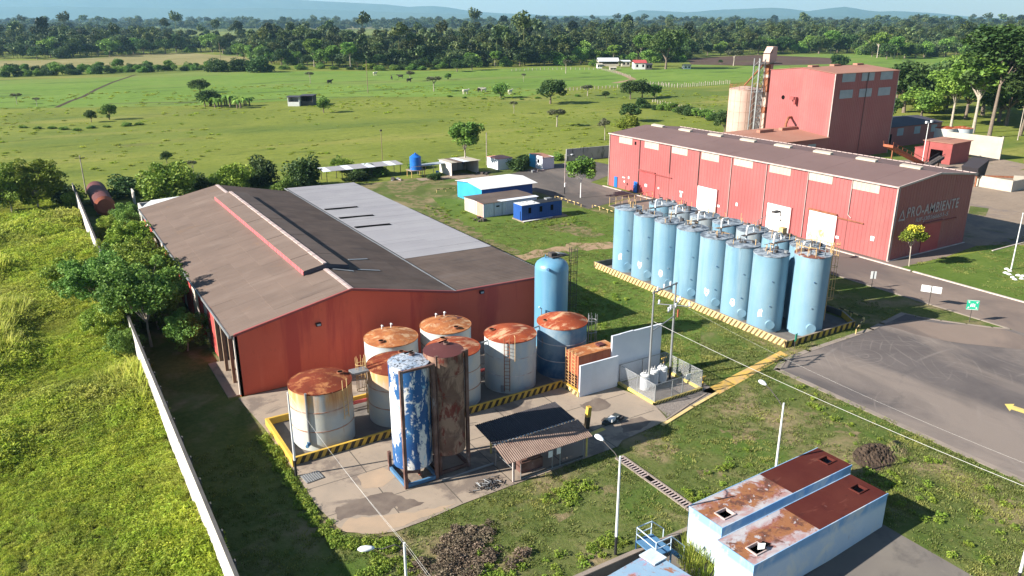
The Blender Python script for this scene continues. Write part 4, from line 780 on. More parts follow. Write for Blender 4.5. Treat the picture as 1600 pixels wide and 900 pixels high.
t5 = tank(15.08, -9.69, 2.22, 4.65, 'storage tank behind the brown rusty tower, with a brick-red top', 'top_red', 'tank_side_clean', seed=3.1)
t6 = tank(20.65, -9.57, 2.22, 4.65, 'pale grey storage tank with a long front ladder and mottled orange top', 'top_red', 'tank_side_clean', 'hoop_pale', seed=4.3)
t7 = tank(26.06, -9.53, 2.22, 4.66, 'dark blue storage tank with a peaked red top at the right end of the row', 'top_red', 'tank_side_blue', 'hoop_pale', .75, seed=5.0)
t2 = tank(11.97, -4.2, 2.28, 4.3, 'pale storage tank nearest the gable in the back row, orange mottled top', 'top_orange', 'tank_side_clean', seed=6.2)
t3 = tank(17.03, -4.52, 2.24, 4.48, 'pale storage tank in the back row with a dark wet patch on its orange top', 'top_orange', 'tank_side_clean', seed=7.7)
b = MB('top_purple'); pts = []
for i in range(22): a = 2 * PI * i / 22; r = .78 * (1 + .35 * math.sin(2 * a + .6) + .12 * math.sin(5 * a)); pts.append((.75 + r * 1.25 * math.cos(a), .5 + r * math.sin(a), 4.48 + .30))
b.poly([(x, y, 4.48 + .42 * (1 - (math.hypot(x, y) / 2.27) ** 1.3) + .012) for x, y, z in pts]); b.obj('wet_patch', t3)
for t_, h in ((t2, 4.3), (t3, 4.48)):
    mb = MB('white')
    for x in (-.1, .75): mb.cyl((x, 1.7, h), (x, 1.7, h + .45), .05, n=6); mb.cyl((x, 1.7, h + .45), (x, 1.45, h + .5), .08, n=8)
    mb.obj('vent_pipe', t_)
def rung(parent, ang, rr, z0, z1, m, **k): return caged(parent, 'ladder', (rr + .14) * math.cos(ang), (rr + .14) * math.sin(ang), ang, z0, z1, m, **k)
rung(t1, R(-62), 2.3, 2.2, 4.6, 'yellow_steel', cage=False, ztop=.7)
b = MB('galv'); b.tube([(2.42 * math.cos(R(-133)), 2.42 * math.sin(R(-133)), 4.7), (2.42 * math.cos(R(-133)), 2.42 * math.sin(R(-133)), .6)], .09, 10); b.obj('overflow_pipe', t1)
b = MB('blue_steel'); a = R(-133); b.cyl((2.5 * math.cos(a), 2.5 * math.sin(a), .75), (2.9 * math.cos(a), 2.9 * math.sin(a), .7), .13, n=10); b.cyl((2.75 * math.cos(a), 2.75 * math.sin(a), .55), (2.75 * math.cos(a), 2.75 * math.sin(a), 1.0), .05, n=6); b.obj('valve', t1)
rung(t6, R(-128), 2.22, .3, 4.65, 'rust_steel', cage=False, ztop=.5)
b = MB('yellow_steel'); a = R(-112); b.tube([(2.4 * math.cos(a), 2.4 * math.sin(a), 3.0), (2.4 * math.cos(a), 2.4 * math.sin(a), 5.2), (2.0 * math.cos(a), 2.0 * math.sin(a), 5.2)], .03); b.obj('grab_rail', t6)
MB('galv').add([(2.236 * math.cos(R(q)), 2.236 * math.sin(R(q)), z) for q, z in ((-143, .1), (-133, .1), (-133, .75), (-143, .75))], [(0, 1, 2, 3)]).obj('hatch_plate', t6)
rung(t7, R(-32), 2.22, .3, 4.66, 'galv', ztop=.6)
rung(t4, R(172), 2.25, .5, 4.5, 'yellow_steel', ztop=1.0)
b = MB('galv'); b.box(-3.6, -2.2, -.2, .7, 4.35, 4.5); b.obj('landing', t4)
mb = MB('galv'); 
for (xa, ya, xb, yb, z) in ((17.3, -9.6, 18.5, -9.6, 4.35), (22.8, -9.2, 23.9, -9.2, 4.4)): mb.tube([(xa, ya, z), (xb, yb, z + .15), (xb + .05, yb, z - .6)], .07, 8)
tag(mb.obj('link_pipe'), 'grey link pipes joining the rims of the storage tanks', 'pipe')
mb = MB('door_red', 'bright_blue'); mb.cyl((6.0, -7.3, .75), (23.8, -7.3, .75), .10, n=10); mb.cyl((6.0, -7.0, .45), (23.8, -7.0, .45), .08, n=10); mb.cyl((6.9, -7.3, .4), (6.9, -7.3, 1.25), .09, n=10, mi=1); mb.cyl((6.75, -7.3, 1.25), (7.05, -7.3, 1.25), .14, n=10, mi=1)
tag(mb.obj('fire_pipe'), 'red pipe with a blue valve running behind the storage tanks', 'pipe')
# tall blue vessel
BT = thing('blue_vessel', 'tall smooth blue vessel with domed top beside the warehouse corner', 'tank', (28.55, -4.14, .05))
b = MB('tall_blue'); b.cyl((0, 0, 0), (0, 0, 7.75), 1.6, n=56, caps=False); vs = []; fs = []; n = 56
prof = [(1.6, 7.75), (1.56, 8.02), (1.42, 8.28), (1.1, 8.52), (.6, 8.68), (0.01, 8.72)]
for r, z in prof: vs += [(r * math.cos(2 * PI * i / n), r * math.sin(2 * PI * i / n), z) for i in range(n)]
for k in range(5): fs += [(k * n + i, k * n + (i + 1) % n, (k + 1) * n + (i + 1) % n, (k + 1) * n + i) for i in range(n)]
b.add(vs, fs, 0, True); b.obj('shell', BT)
b = MB('dark_steel', 'galv'); b.box(-.2, 1.7, -.4, .5, 8.75, 8.85); b.box(-.1, .5, -.1, .5, 8.85, 9.15); b.slab([(.5, -.5, 9.2), (1.2, -.4, 9.0), (1.2, .1, 9.0), (.5, .1, 9.2)], .06, 1); b.obj('top_platform', BT)
b = MB('blue_steel'); b.cyl((-1.1, -1.1, 8.0), (-1.35, -1.35, 8.1), .14, n=10); b.cyl((-.5, .3, 8.6), (-.5, .3, 9.0), .06, n=8); b.obj('nozzle', BT)
b = MB('top_orange'); b.slab([(.2, -1.0, 8.50), (.55, -1.3, 8.20), (.75, -1.1, 8.28), (.45, -.6, 8.66)], .02); b.obj('rust_stain', BT)
caged(BT, 'caged_ladder', 1.85 * math.cos(R(-15)), 1.85 * math.sin(R(-15)), R(-15), .4, 8.4, 'dark_steel', ztop=1.1)
b = MB('galv'); b.tube([(-1.7, -.9, .1), (-1.7, -.9, 4.2), (-2.1, -1.1, 4.5)], .05); b.obj('side_pipe', BT)

# ------------------------------------------------------------------ two framed tower tanks
def framed(x, y, h, r, label, side, top, frame, base, x0, x1, y0, y1, zb):
    t = thing('tower_tank', label, 'tank', (x, y, .05), 0, 'framed tower tanks in front of the storage tanks')
    MB(side).cyl((0, 0, zb), (0, 0, h), r, n=56, caps=True).obj('shell', t)
    b = MB(top); b.cone(0, 0, h, h + .16, r + .02, 48, rings=3); b.obj('roof', t)
    b = MB(side); n = 40; vs = []
    b.cyl((0, 0, zb - .45), (0, 0, zb), r * .45, r * .96, n=40, caps=False); b.obj('hopper', t)
    me = MB(frame).box(-.11, .11, -.11, .11, 0, h + .05).mesh('leg')
    for (lx, ly) in ((x0, y0), (x1, y0)): link('leg', me, t, (lx - x, ly - y, 0))
    me = MB(frame).box(-.11, .11, -.11, .11, 0, zb + .3).mesh('leg')
    for (lx, ly) in ((x0, y1), (x1, y1)): link('leg', me, t, (lx - x, ly - y, 0))
    b = MB(base)
    for z in (.0,):
        for (ax, ay, bx, by) in ((x0, y0, x1, y0), (x1, y0, x1, y1), (x1, y1, x0, y1), (x0, y1, x0, y0)):
            ax -= x; bx -= x; ay -= y; by -= y
            if abs(ay - by) < 1e-6: b.box(min(ax, bx) + .11, max(ax, bx) - .11, ay - .08, ay + .08, .05, .3)
            else: b.box(ax - .08, ax + .08, min(ay, by) + .11, max(ay, by) - .11, .05, .3)
    b.obj('base_frame', t)
    b = MB(frame)
    for z in (h - .12,):
        b.box(x0 - x, x1 - x, y0 - y - .09, y0 - y + .09, z, z + .14)
    b.obj('top_beam', t)
    b = MB('hole', frame); b.cyl((.5, .55, h + .08), (.5, .55, h + .24), .2, n=14, mi=1); b.cyl((.5, .55, h + .241), (.5, .55, h + .243), .16, n=14); b.tube([(.1, .8, h + .2), (.7, .85, h + .25)], .05, 6, 0); b.obj('manhole', t)
    return t
fa_ = framed(7.32, -18.5, 8.62, 1.36, 'tall framed tank with flaking blue and white paint on a blue base', 'tower_bw', 'tower_top_white', 'tower_frame', 'blue_steel', 6.15, 8.45, -19.85, -17.1, 1.15)
fb_ = framed(9.78, -18.75, 8.95, 1.36, 'tall framed tank rusted brown all over with a purple-brown top', 'tower_rust', 'top_purple', 'tower_frame', 'tower_frame', 8.85, 11.05, -19.6, -17.4, 1.6)
for z in (3.0, 4.5, 6.1, 7.5): MB('tower_frame').ring(0, 0, z, 1.355, .03, .012, 48).obj('hoop', fb_)
b = MB('rusty_box', 'tower_frame'); b.slab([(-.9, -.6, .95), (.2, -.75, .75), (.3, .2, .75), (-.8, .4, .95)], .3, 1); b.cyl((.1, .5, .6), (.1, -.9, .4), .09, n=8); b.obj('outlet_pipe', fa_)

# ------------------------------------------------------------------ orange box tank on its trestle, white screen walls
OB = thing('rusty_box_tank', 'orange rusted box tank raised on a steel trestle behind the low white wall', 'tank', (24.45, -14.3, .05))
b = MB('rusty_box'); b.ribbed((0, 0, 1.55), (1, 0, 0), (0, 0, 1), 4.1, 1.75, .7, .03); b.ribbed((0, 1.75, 1.55), (0, -1, 0), (0, 0, 1), 1.75, 1.75, .6, .03); b.box(.01, 4.1, .01, 1.75, 1.55, 3.3); b.obj('body', OB)
b = MB('top_orange'); b.box(0, 4.12, 0, 1.77, 3.3, 3.33); b.obj('lid', OB); b = MB('top_purple'); b.box(2.7, 3.3, .7, 1.3, 3.33, 3.5); b.obj('hatch', OB)
me = MB('rust_steel').box(-.07, .07, -.07, .07, 0, 1.55).mesh('leg')
for x in (.08, 1.4, 2.7, 4.0):
    for y in (.08, 1.67): link('leg', me, OB, (x, y, 0))
b = MB('rust_steel')
for k in range(6): z = .2 + k * .25; b.box(.02, .08, 0, 1.75, z, z + .06); b.box(0, 4.1, .0, .05, z, z + .05)
b.obj('bracing', OB); caged(OB, 'ladder', -.12, .55, PI, .1, 3.3, 'yellow_steel', cage=False, ztop=.35); caged(OB, 'ladder', -.12, 1.45, PI, .1, 3.3, 'yellow_steel', cage=False, ztop=.3)
o = MB('bluewhite').box(0, 4.0, 0, .16, 0, 2.84).obj('screen_wall', None, (24.1, -15.05, .05)); tag(o, 'low white screen wall in front of the orange box tank', 'wall')
b = MB('bluewhite'); b.box(0, 5.55, 0, .18, 0, 4.5); b.slab([(.9, 0, 4.52), (2.3, 0, 4.56), (2.3, .16, 4.56), (.9, .16, 4.52)], .05); o = b.obj('screen_wall', None, (27.85, -14.45, .03)); tag(o, 'tall white screen wall with dark scuffs behind the transformer cage', 'wall')

# ------------------------------------------------------------------ transformer yard
x0, x1, y0, y1 = 28.55, 33.75, -19.35, -14.75
TRF = thing('transformer_fence', 'chain link cage with pipe posts on a yellow and black kerb round the transformers', 'fence', (0, 0, 0))
b = MB('yellow_paint', 'stripe_black', 'yellow_paint'); b.box(x0 - .12, x0 + .05, y0 - .1, y1, .03, .26); striped(b, (x0 - .12, y0 - .1), (x1, y0 - .1), .03, .28, .18, .34, .8, .5, 0, 1, 2); b.box(x1 - .1, x1 + .08, y0 - .1, y1, .03, .26); b.obj('kerb', TRF)
sheet('transformer_floor', [(x0, y0, .04), (x1, y0, .04), (x1, y1, .04), (x0, y1, .04)], .04, 'gravel')
pm_ = MB('galv').cyl((0, 0, .02), (0, 0, 1.85), .045, n=8).mesh('post')
for (x, y) in ((x0, y0), (x0, -17.1), (x0, y1), (30.4, y0), (31.55, y0), (x1, y0), (x1, -17.1), (x1, y1), (31.1, y1)): link('post', pm_, TRF, (x, y, 0))
b = MB('galv')
for (ax, ay, bx, by) in ((x0, y0, x1, y0), (x1, y0, x1, y1), (x0, y1, x1, y1), (x0, y0, x0, y1)): b.cyl((ax, ay, 1.82), (bx, by, 1.82), .03, n=6); b.cyl((ax, ay, .35), (bx, by, .35), .02, n=6)
b.obj('rail', TRF)
cm = bpy.data.materials.new('chain_link'); cm.use_nodes = True; k = NT(cm); bs = k.n['Principled BSDF']; bs.inputs['Base Color'].default_value = (.5, .51, .52, 1)
tr = k.N('ShaderNodeBsdfTransparent'); mx = k.N('ShaderNodeMixShader'); vec = k.coord('O'); sx = k.N('ShaderNodeSeparateXYZ'); k.L(vec, sx.inputs[0])
hsum = k.math('ADD', sx.outputs[0], sx.outputs[1])
def wires(e): return k.math('LESS_THAN', k.math('FRACT', k.math('MULTIPLY', e, 11.0)), .13)
k.L(k.math('MAXIMUM', wires(k.math('ADD', hsum, sx.outputs[2])), wires(k.math('SUBTRACT', hsum, sx.outputs[2]))), mx.inputs[0]); k.L(tr.outputs[0], mx.inputs[1]); k.L(bs.outputs[0], mx.inputs[2]); k.L(mx.outputs[0], k.n['Material Output'].inputs[0]); M['chain_link'] = cm
for (ax, ay, bx, by) in ((x0, y0, x1, y0), (x1, y0, x1, y1), (x0, y1, x1, y1), (x0, y0, x0, y1)):
    b = MB('chain_link'); b.quad((ax, ay, .2), (bx, by, .2), (bx, by, 1.82), (ax, ay, 1.82)); b.obj('mesh_panel', TRF)
MB('flat_white').box(31.85, 32.35, y0 - .06, y0 - .02, 1.5, 1.95).obj('notice', TRF)
def transformer(x, y, label):
    t = thing('transformer', label, 'transformer', (x, y, .04), 0, 'white transformers inside the chain link cage')
    MB('white').cyl((0, 0, .1), (0, 0, 1.35), .40, n=28).obj('tank', t); MB('white').cyl((0, 0, 1.35), (0, 0, 1.46), .44, .38, n=28).obj('lid', t)
    mb = MB('bluewhite')
    for i in range(9): a = R(170 + i * 16); mb.box(.40 * math.cos(a) - .03, .40 * math.cos(a) + .03, .40 * math.sin(a) - .06, .40 * math.sin(a) + .03, .3, 1.2)
    mb.obj('cooling_fin', t)
    me = MB('grey_wall').cyl((0, 0, 1.44), (0, 0, 1.78), .06, .035, n=8).mesh('bushing')
    for q in (-.15, .15): link('bushing', me, t, (q, .05, 0))
    MB('galv').box(-.3, .3, -.3, .3, 0, .1).obj('plinth', t); return t
transformer(29.7, -16.75, 'white pole transformer on the left, nearest the low white wall'); transformer(30.85, -16.5, 'white pole transformer in the middle of the three'); transformer(31.95, -16.4, 'white pole transformer on the right, by the pole with the black foot')
PH = thing('power_pole', 'twin steel power poles joined by crossarms above the transformers', 'power pole', (0, 0, 0))
b = MB('galv', 'black'); b.cyl((29.9, -17.0, 1.2), (29.9, -17.0, 9.0), .10, .07, 10); b.cyl((29.9, -17.0, .04), (29.9, -17.0, 1.2), .105, n=10, mi=1); b.obj('pole', PH)
b = MB('galv', 'black'); b.cyl((33.05, -16.2, 1.2), (33.05, -16.2, 8.95), .11, .08, 10); b.cyl((33.05, -16.2, .04), (33.05, -16.2, 1.2), .115, n=10, mi=1); b.obj('pole', PH)
b = MB('galv'); b.tube([(29.75, -17.04, 8.85), (33.2, -16.16, 8.85)], .07, 6); b.tube([(29.9, -17.0, 5.4), (33.05, -16.2, 5.9)], .05, 6); b.tube([(31.3, -17.3, 6.95), (34.3, -15.6, 6.95)], .06, 6); b.tube([(32.0, -15.2, 6.9), (34.0, -17.2, 6.9)], .05, 6); b.obj('crossarm', PH)
ins = MB('bluewhite').cyl((0, 0, 0), (0, 0, .10), .07, n=10).cyl((0, 0, .1), (0, 0, .34), .05, n=10).cyl((0, 0, .16), (0, 0, .19), .10, n=10).cyl((0, 0, .26), (0, 0, .29), .10, n=10).mesh('insulator')
for p_ in ((30.4, -16.88, 8.9), (31.3, -16.65, 8.9), (32.2, -16.42, 8.9), (31.45, -17.2, 7.0), (31.9, -16.95, 7.0), (33.7, -15.95, 7.0), (34.2, -15.66, 7.0), (32.1, -15.3, 6.95), (33.9, -17.1, 6.95), (32.7, -16.7, 6.95)): link('insulator', ins, PH, p_)
fu = MB('rusty_box').cyl((0, 0, -.7), (0, 0, 0), .09, n=8).mesh('fuse_cutout')
for p_ in ((33.35, -16.35, 6.5), (33.6, -16.1, 6.4)): link('fuse_cutout', fu, PH, p_)
def wire(pts, r=.018, sag=.5, label=None, name='power_line'):
    b = MB('wire')
    for a, e in zip(pts[:-1], pts[1:]):
        a, e = Vector(a), Vector(e); P_ = []
        for i in range(13): t = i / 12; p = a.lerp(e, t); p.z -= sag * 4 * t * (1 - t); P_.append(tuple(p))
        b.tube(P_, r, 4)
    o = b.obj(name); tag(o, label, 'cable', 'overhead cables'); return o
wire([(30.0, -17.0, 6.3), (31.1, -45.8, 6.1), (31.6, -60, 6)], .013, .3, 'thick pale overhead cable running from the twin poles to the lower right')
wire([(33.6, -16.0, 6.95), (32.6, -45.0, 6.6), (32.4, -60, 6.4)], .004, .5, 'thin overhead cable right of the thick pale one')

# ------------------------------------------------------------------ canopy shed
CS = thing('canopy_shed', 'small open shed with a roof half black, half brown corrugated sheet', 'shed', (0, 0, .05))
def corr(name, m, x0, x1, yb, zb, yt, zt, n, parent):
    dx = (x1 - x0) / n
    for i in range(n):
        b = MB(m); xa = x0 + i * dx; vs = []; pts = 8
        for j in range(pts + 2):
            x = xa + dx * j / pts; h = .05 * (1 if j % 2 else 0)
            vs += [(x, yb, zb + h), (x, yt, zt + h)]
        b.add(vs, [(2 * j, 2 * j + 2, 2 * j + 3, 2 * j + 1) for j in range(pts + 1)]); b.obj(name, parent, (0, 0, .012 * (i % 2)))
M['sheet_black'] = mat('sheet_black', (.03, .028, .035), (.045, .04, .045), 1, rough=.6, layers=[((.14, .12, .12), .8, .6, .66, (6, .3, 1), .6)])
M['sheet_brown'] = mat('sheet_brown', (.25, .175, .14), (.18, .12, .095), 1.2, rough=.8, layers=[((.10, .05, .04), 1.5, .60, .68, (1, 1, 1), .7), ((.36, .27, .21), 1.2, .6, .7, (1, 1, 1), .6)])
corr('roof_sheet', 'sheet_black', 12.1, 18.95, -21.35, 2.22, -18.7, 2.52, 11, CS); corr('roof_sheet', 'sheet_brown', 12.1, 19.1, -23.25, 1.72, -21.45, 2.24, 11, CS)
b = MB('galv'); 
for i in range(23): b.box(12.12 + i * .3, 12.27 + i * .3, -21.48, -21.32, 2.27, 2.31)
b.obj('ridge_flashing', CS)['kind'] = 'stuff'
me = MB('trim').box(-.06, .06, -.06, .06, 0, 1.72).mesh('post'); my_ = MB('yellow_paint').box(-.05, .05, -.05, .05, 0, 1.8).mesh('post'); mk = MB('galv').box(-.04, .04, -.04, .04, 0, 2.3).mesh('post')
link('post', me, CS, (12.72, -22.95, 0)); link('post', my_, CS, (18.95, -22.9, 0)); link('post', my_, CS, (13.3, -18.9, 0)); link('post', my_, CS, (18.8, -18.9, 0)); link('post', mk, CS, (12.75, -20.5, 0))
b = MB('galv')
for (a, e) in ((13.3, 15.9), (15.95, 16.55), (16.6, 18.6)): b.tube([(a, -22.98, .05), (a, -22.98, 1.62), (e, -22.98, 1.62), (e, -22.98, .05), (a, -22.98, .05)], .03, 4)
b.tube([(12.72, -22.9, 1.0), (12.75, -20.5, 1.0)], .025, 4); b.obj('screen_frame', CS)
b = MB('flat_white'); b.box(15.55, 15.9, -23.03, -23.0, 1.0, 1.5); b.box(16.25, 16.6, -23.03, -23.0, 1.05, 1.55); b.obj('notice', CS)
b = MB('dark_plaster'); b.box(13.3, 18.6, -22.99, -22.93, 0, .22); b.obj('plinth', CS)
mb = MB('galv').box(0, 4.1, -.05, .05, 0, .12); o = mb.obj('ground_rail', None, (8.6, -20.3, .05)); tag(o, 'pale rail lying on the slab between the tower tanks and the shed', 'rail')
o = MB('tower_frame').box(-.9, .9, -.5, .5, 0, .8).box(-.8, .8, -.4, .4, .8, .95).obj('machine', None, (14.6, -21.9, .05)); tag(o, 'brown machine in the shade under the canopy shed', 'machine')
b = MB('stripe_yellow', 'stripe_black'); b.box(-.17, .17, -.15, .15, 0, 1.0, 1); b.slab([(-.17, -.15, 1.8), (.17, -.15, 1.8), (.17, .15, 1.85), (-.17, .15, 1.85)], .5, 0); b.box(-.175, .175, -.155, .155, 1.0, 1.35, 0); o = b.obj('striped_pillar', None, (21.42, -19.6, .05)); tag(o, 'short leaning black and yellow pillar behind the canopy shed', 'pillar'); o.rotation_euler = (0, R(6), 0)
rg = random.Random(4); b = MB('tarp', 'dark_steel', 'white')
for i in range(16):
    c = Vector((rg.uniform(-.8, .8), rg.uniform(-.45, .45), rg.uniform(.05, .4))); s = rg.uniform(.12, .35); b.box(c.x - s, c.x + s, c.y - s * .7, c.y + s * .7, max(0, c.z - s * .5), c.z + s * .3, rg.choice([0, 0, 1, 1, 2]))
o = b.obj('scrap_bundle', None, (23.9, -19.6, .05), .4); tag(o, 'heap of dark and white scrap on the slab by the transformer cage', 'scrap')
b = MB('dark_steel', 'galv')
for i in range(90): a = rg.uniform(0, PI); c = (rg.gauss(0, .45), rg.gauss(0, .3), rg.uniform(.02, .25)); l = rg.uniform(.1, .28); b.cyl((c[0] - math.cos(a) * l, c[1] - math.sin(a) * l, c[2]), (c[0] + math.cos(a) * l, c[1] + math.sin(a) * l, c[2] + rg.uniform(-.05, .1)), .03, n=4, mi=0 if i % 3 else 1)
o = b.obj('cut_branches', None, (10.9, -22.4, .05)); tag(o, 'pile of grey cut sticks on the edge of the slab', 'pile')
b = MB('galv'); 
for i in range(8): b.box(-.6 + i * .16, -.5 + i * .16, -.55, .55, .02, .08)
o = b.obj('metal_grating', None, (1.15, -15.2, .05), .1); tag(o, 'silvery ribbed metal sheet lying at the left edge of the slab', 'grating')
# ------------------------------------------------------------------ open drain with slats
DR = thing('drain', 'concrete drain with rows of rusty slats running down to the containers', 'drain', (0, 0, 0))
b = MB('kerb_dusty', 'hole'); b.box(20.55, 20.68, -32.9, -24.2, 0, .09); b.box(21.18, 21.31, -32.9, -24.2, 0, .09); b.obj('edge', DR); MB('hole').box(20.68, 21.18, -32.9, -24.2, .0, .022).obj('channel', DR)
me = MB('trim').box(0, .5, -.055, .055, .03, .085).mesh('slat')
for i in range(31):
    if i in (11, 12): continue
    link('slat', me, DR, (20.68, -24.4 - i * .275, 0))
# ------------------------------------------------------------------ sunken containers
def container(cx, cy, label, split, holes, seed, h=2.7, L_=12.2, W_=2.6, z=-.3, top='cont_roof', rz=R(1.9)):
    t = thing('container', label, 'container', (cx, cy, z), rz, 'big pale blue containers in the sunken yard')
    b = MB('cont_side'); b.quad((0, 0, 0), (L_, 0, 0), (L_, 0, h), (0, 0, h)); b.quad((L_, 0, 0), (L_, W_, 0), (L_, W_, h), (L_, 0, h)); b.quad((L_, W_, 0), (0, W_, 0), (0, W_, h), (L_, W_, h)); b.quad((0, W_, 0), (0, 0, 0), (0, 0, h), (0, W_, h)); b.obj('side', t)
    b = MB(top, 'cont_top_rust'); xs = sorted([0, split, L_] + [q for hx, hy, s in holes for q in (hx, hx + s)]); 
    for xa, xb in zip(xs[:-1], xs[1:]):
        hit = [q for q in holes if abs(q[0] - xa) < 1e-6 and abs(q[0] + q[2] - xb) < 1e-6]; mi = 1 if xa >= split - 1e-6 else 0
        ys = [(0, W_)] if not hit else [(0, hit[0][1]), (hit[0][1] + hit[0][2] * .8, W_)]
        for ya, yb in ys: b.quad((xa, ya, h), (xb, ya, h), (xb, yb, h), (xa, yb, h), mi)
    b.obj('top', t)
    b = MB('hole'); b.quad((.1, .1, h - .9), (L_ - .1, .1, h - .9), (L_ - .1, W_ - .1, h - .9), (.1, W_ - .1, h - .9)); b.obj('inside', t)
    for hx, hy, s in holes:
        b = MB('trim' if hx < split else 'cont_top_rust'); e = .07; y2 = hy + s * .8
        b.box(hx - e, hx + s + e, hy - e, hy, h - .12, h + .07); b.box(hx - e, hx + s + e, y2, y2 + e, h - .12, h + .07); b.box(hx - e, hx, hy, y2, h - .12, h + .07); b.box(hx + s, hx + s + e, hy, y2, h - .12, h + .07); b.obj('hatch_frame', t)
    b = MB('cont_side'); b.box(-.03, L_ + .03, -.03, .02, h - .12, h + .012); b.box(-.03, .02, .02, W_ - .02, h - .12, h + .012); b.box(-.03, L_ + .03, W_ - .02, W_ + .03, h - .12, h + .012); b.obj('top_rail', t)
    return t
container(18.5, -36.38, 'peeling pale blue container behind, its rust-red roof end towards the truck yard', 6.3, [(.75, .5, .85), (10.9, .9, .8)], 1)
c2 = container(17.55, -39.62, 'front pale blue container with purple rust over half its roof and two open hatches', 5.6, [(.8, .5, .85), (10.7, .95, .8)], 2)
b = MB('white', 'hole'); b.slab([(0, 0, .22), (.35, .1, .3), (.3, .5, .12), (-.05, .35, .02)], .05); b.add([(.35, .1, .02), (.9, .0, .02), (.8, .45, .02), (.3, .45, .02)], [(0, 1, 2, 3)], 1); o = b.obj('rag', None, (18.9, -39.1, 2.42), .3); tag(o, 'crumpled white rag lying on the front container roof', 'rag')
t = thing('tank_container', 'blue topped container cut off at the bottom of the picture with rust across its roof', 'container', (0, 0, 0))
q = [ground_at(940, 905, 1.5), ground_at(1018, 861, 1.5), ground_at(1090, 906, 1.5), ground_at(1010, 960, 1.5)]
tl = [(a.x, a.y, 1.5) for a in q]; dx = (Vector(tl[1]) - Vector(tl[0])).normalized(); far = [tuple(Vector(tl[1]) - dx * 12), tl[1], tl[2], tuple(Vector(tl[2]) - dx * 12)]
b = MB('cont_top_blue'); b.slab(far[::-1], .06); b.obj('top', t); b = MB('cont_side'); b.slab([(p[0], p[1], 1.43) for p in far[::-1]], 2.1); b.obj('side', t)
b = MB('sky_paint', 'blue_steel'); p0 = Vector(tl[1]); dy = (Vector(tl[2]) - p0).normalized()
pl = [p0 + Vector((0, 0, .12)) - dx * .9 - dy * .1, p0 + Vector((0, 0, .12)) + dx * .1 - dy * .1, p0 + Vector((0, 0, .12)) + dx * .1 + dy * 1.0, p0 + Vector((0, 0, .12)) - dx * .9 + dy * 1.0]
MB('cont_side').slab([tuple(p) for p in pl][::-1], .08).obj('cover_plate', t)
# steps with blue railings
ST = thing('stairs', 'short blue steel stairs with pipe railings crossing the retaining wall', 'stairs', (16.3, -33.9, 0))
for i in range(4): MB('blue_steel').box(0 + i * .28, .30 + i * .28, -.9, .0, .45 - i * .27, .52 - i * .27).obj('tread', ST)
MB('blue_steel').box(-1.3, .0, -.9, .9, .72, .80).obj('landing', ST)
for x, y, z in ((-1.25, -.85, 0), (-1.25, .85, 0), (-.05, -.85, -.7), (-.05, .85, 0)): MB('blue_steel').box(x - .04, x + .04, y - .04, y + .04, z, .72).obj('leg', ST)
b = MB('cont_side')
b.tube([(-1.25, .85, .8), (-1.25, .85, 1.7), (-.1, .85, 1.7), (.9, .85, .8), (.9, .85, .1)], .035, 6); b.tube([(-1.25, .85, 1.25), (-.1, .85, 1.25)], .03, 6); b.tube([(-.1, .85, .8), (-.1, .85, 1.7)], .035, 6)
b.tube([(-1.25, -.85, .8), (-1.25, -.85, 1.7), (-.1, -.85, 1.7), (1.0, -.85, .6), (1.0, -.85, -.5)], .035, 6); b.tube([(-1.25, -.85, 1.25), (-.1, -.85, 1.25)], .03, 6); b.tube([(-.1, -.85, .8), (-.1, -.85, 1.7)], .035, 6)
b.tube([(-1.25, -.85, 1.7), (-1.25, .85, 1.7)], .035, 6); b.tube([(-1.25, -.85, 1.25), (-1.25, .85, 1.25)], .03, 6); b.obj('railing', ST)

# ------------------------------------------------------------------ lamp posts and poles
def lamp_post(x, y, label, head, h=6.6, foot=1.25, z=0):
    t = thing('lamp_post', label, 'lamp post', (x, y, z), 0)
    MB('white').cyl((0, 0, foot), (0, 0, h), .085, .06, 12).obj('pole', t); MB('black').cyl((0, 0, 0), (0, 0, foot), .09, n=12).obj('painted_foot', t)
    if head:
        hx, hy, hz = head[0] - x, head[1] - y, head[2] - z; d = Vector((hx, hy, 0)); L_ = d.length; d.normalize()
        MB('dark_steel').tube([(0, 0, h - .35), (d.x * L_ * .25, d.y * L_ * .25, h - .05), (d.x * L_ * .6, d.y * L_ * .6, hz - .12), (d.x * L_ * .9, d.y * L_ * .9, hz)], .03, 6).obj('arm', t)
        hm = MB('lamp_head'); n = 12; vs = []; 
        for k, (u_, r) in enumerate(((-.36, .07), (-.2, .14), (.05, .20), (.28, .17), (.42, .05))):
            for i in range(n):
                a = 2 * PI * i / n; vs.append((u_, r * math.cos(a), r * .62 * math.sin(a)))
        fs = [(k * n + i, k * n + (i + 1) % n, (k + 1) * n + (i + 1) % n, (k + 1) * n + i) for k in range(4) for i in range(n)] + [tuple(range(n))[::-1], tuple(range(4 * n, 5 * n))]
        hm.add(vs, fs, 0, True); hm.obj('lamp_head', t, (hx, hy, hz), math.atan2(d.y, d.x))
    return t
hq = ground_at(937, 684, 6.9); lamp_post(13.8, -32.7, 'white lamp post with black foot standing on the retaining wall beside the blue stairs', (hq.x, hq.y, 6.9), z=.1)
hq = ground_at(1192, 598, 6.95); lamp_post(27.0, -33.0, 'white lamp post rising from behind the back container', (hq.x, hq.y, 6.95))
hq = ground_at(573, 857, 6.5); lamp_post(.3, -33.3, 'lamp post at the bottom of the picture with its round head over the brush', (hq.x, hq.y, 6.5))
lamp_post(30.66, -46.75, 'white pole with a black foot in the bottom right corner', None, 6.6, 1.35)
t = lamp_post(.28, -14.45, 'thin grey pole with a black foot at the left corner of the tank bund', None, 6.5, 1.3)
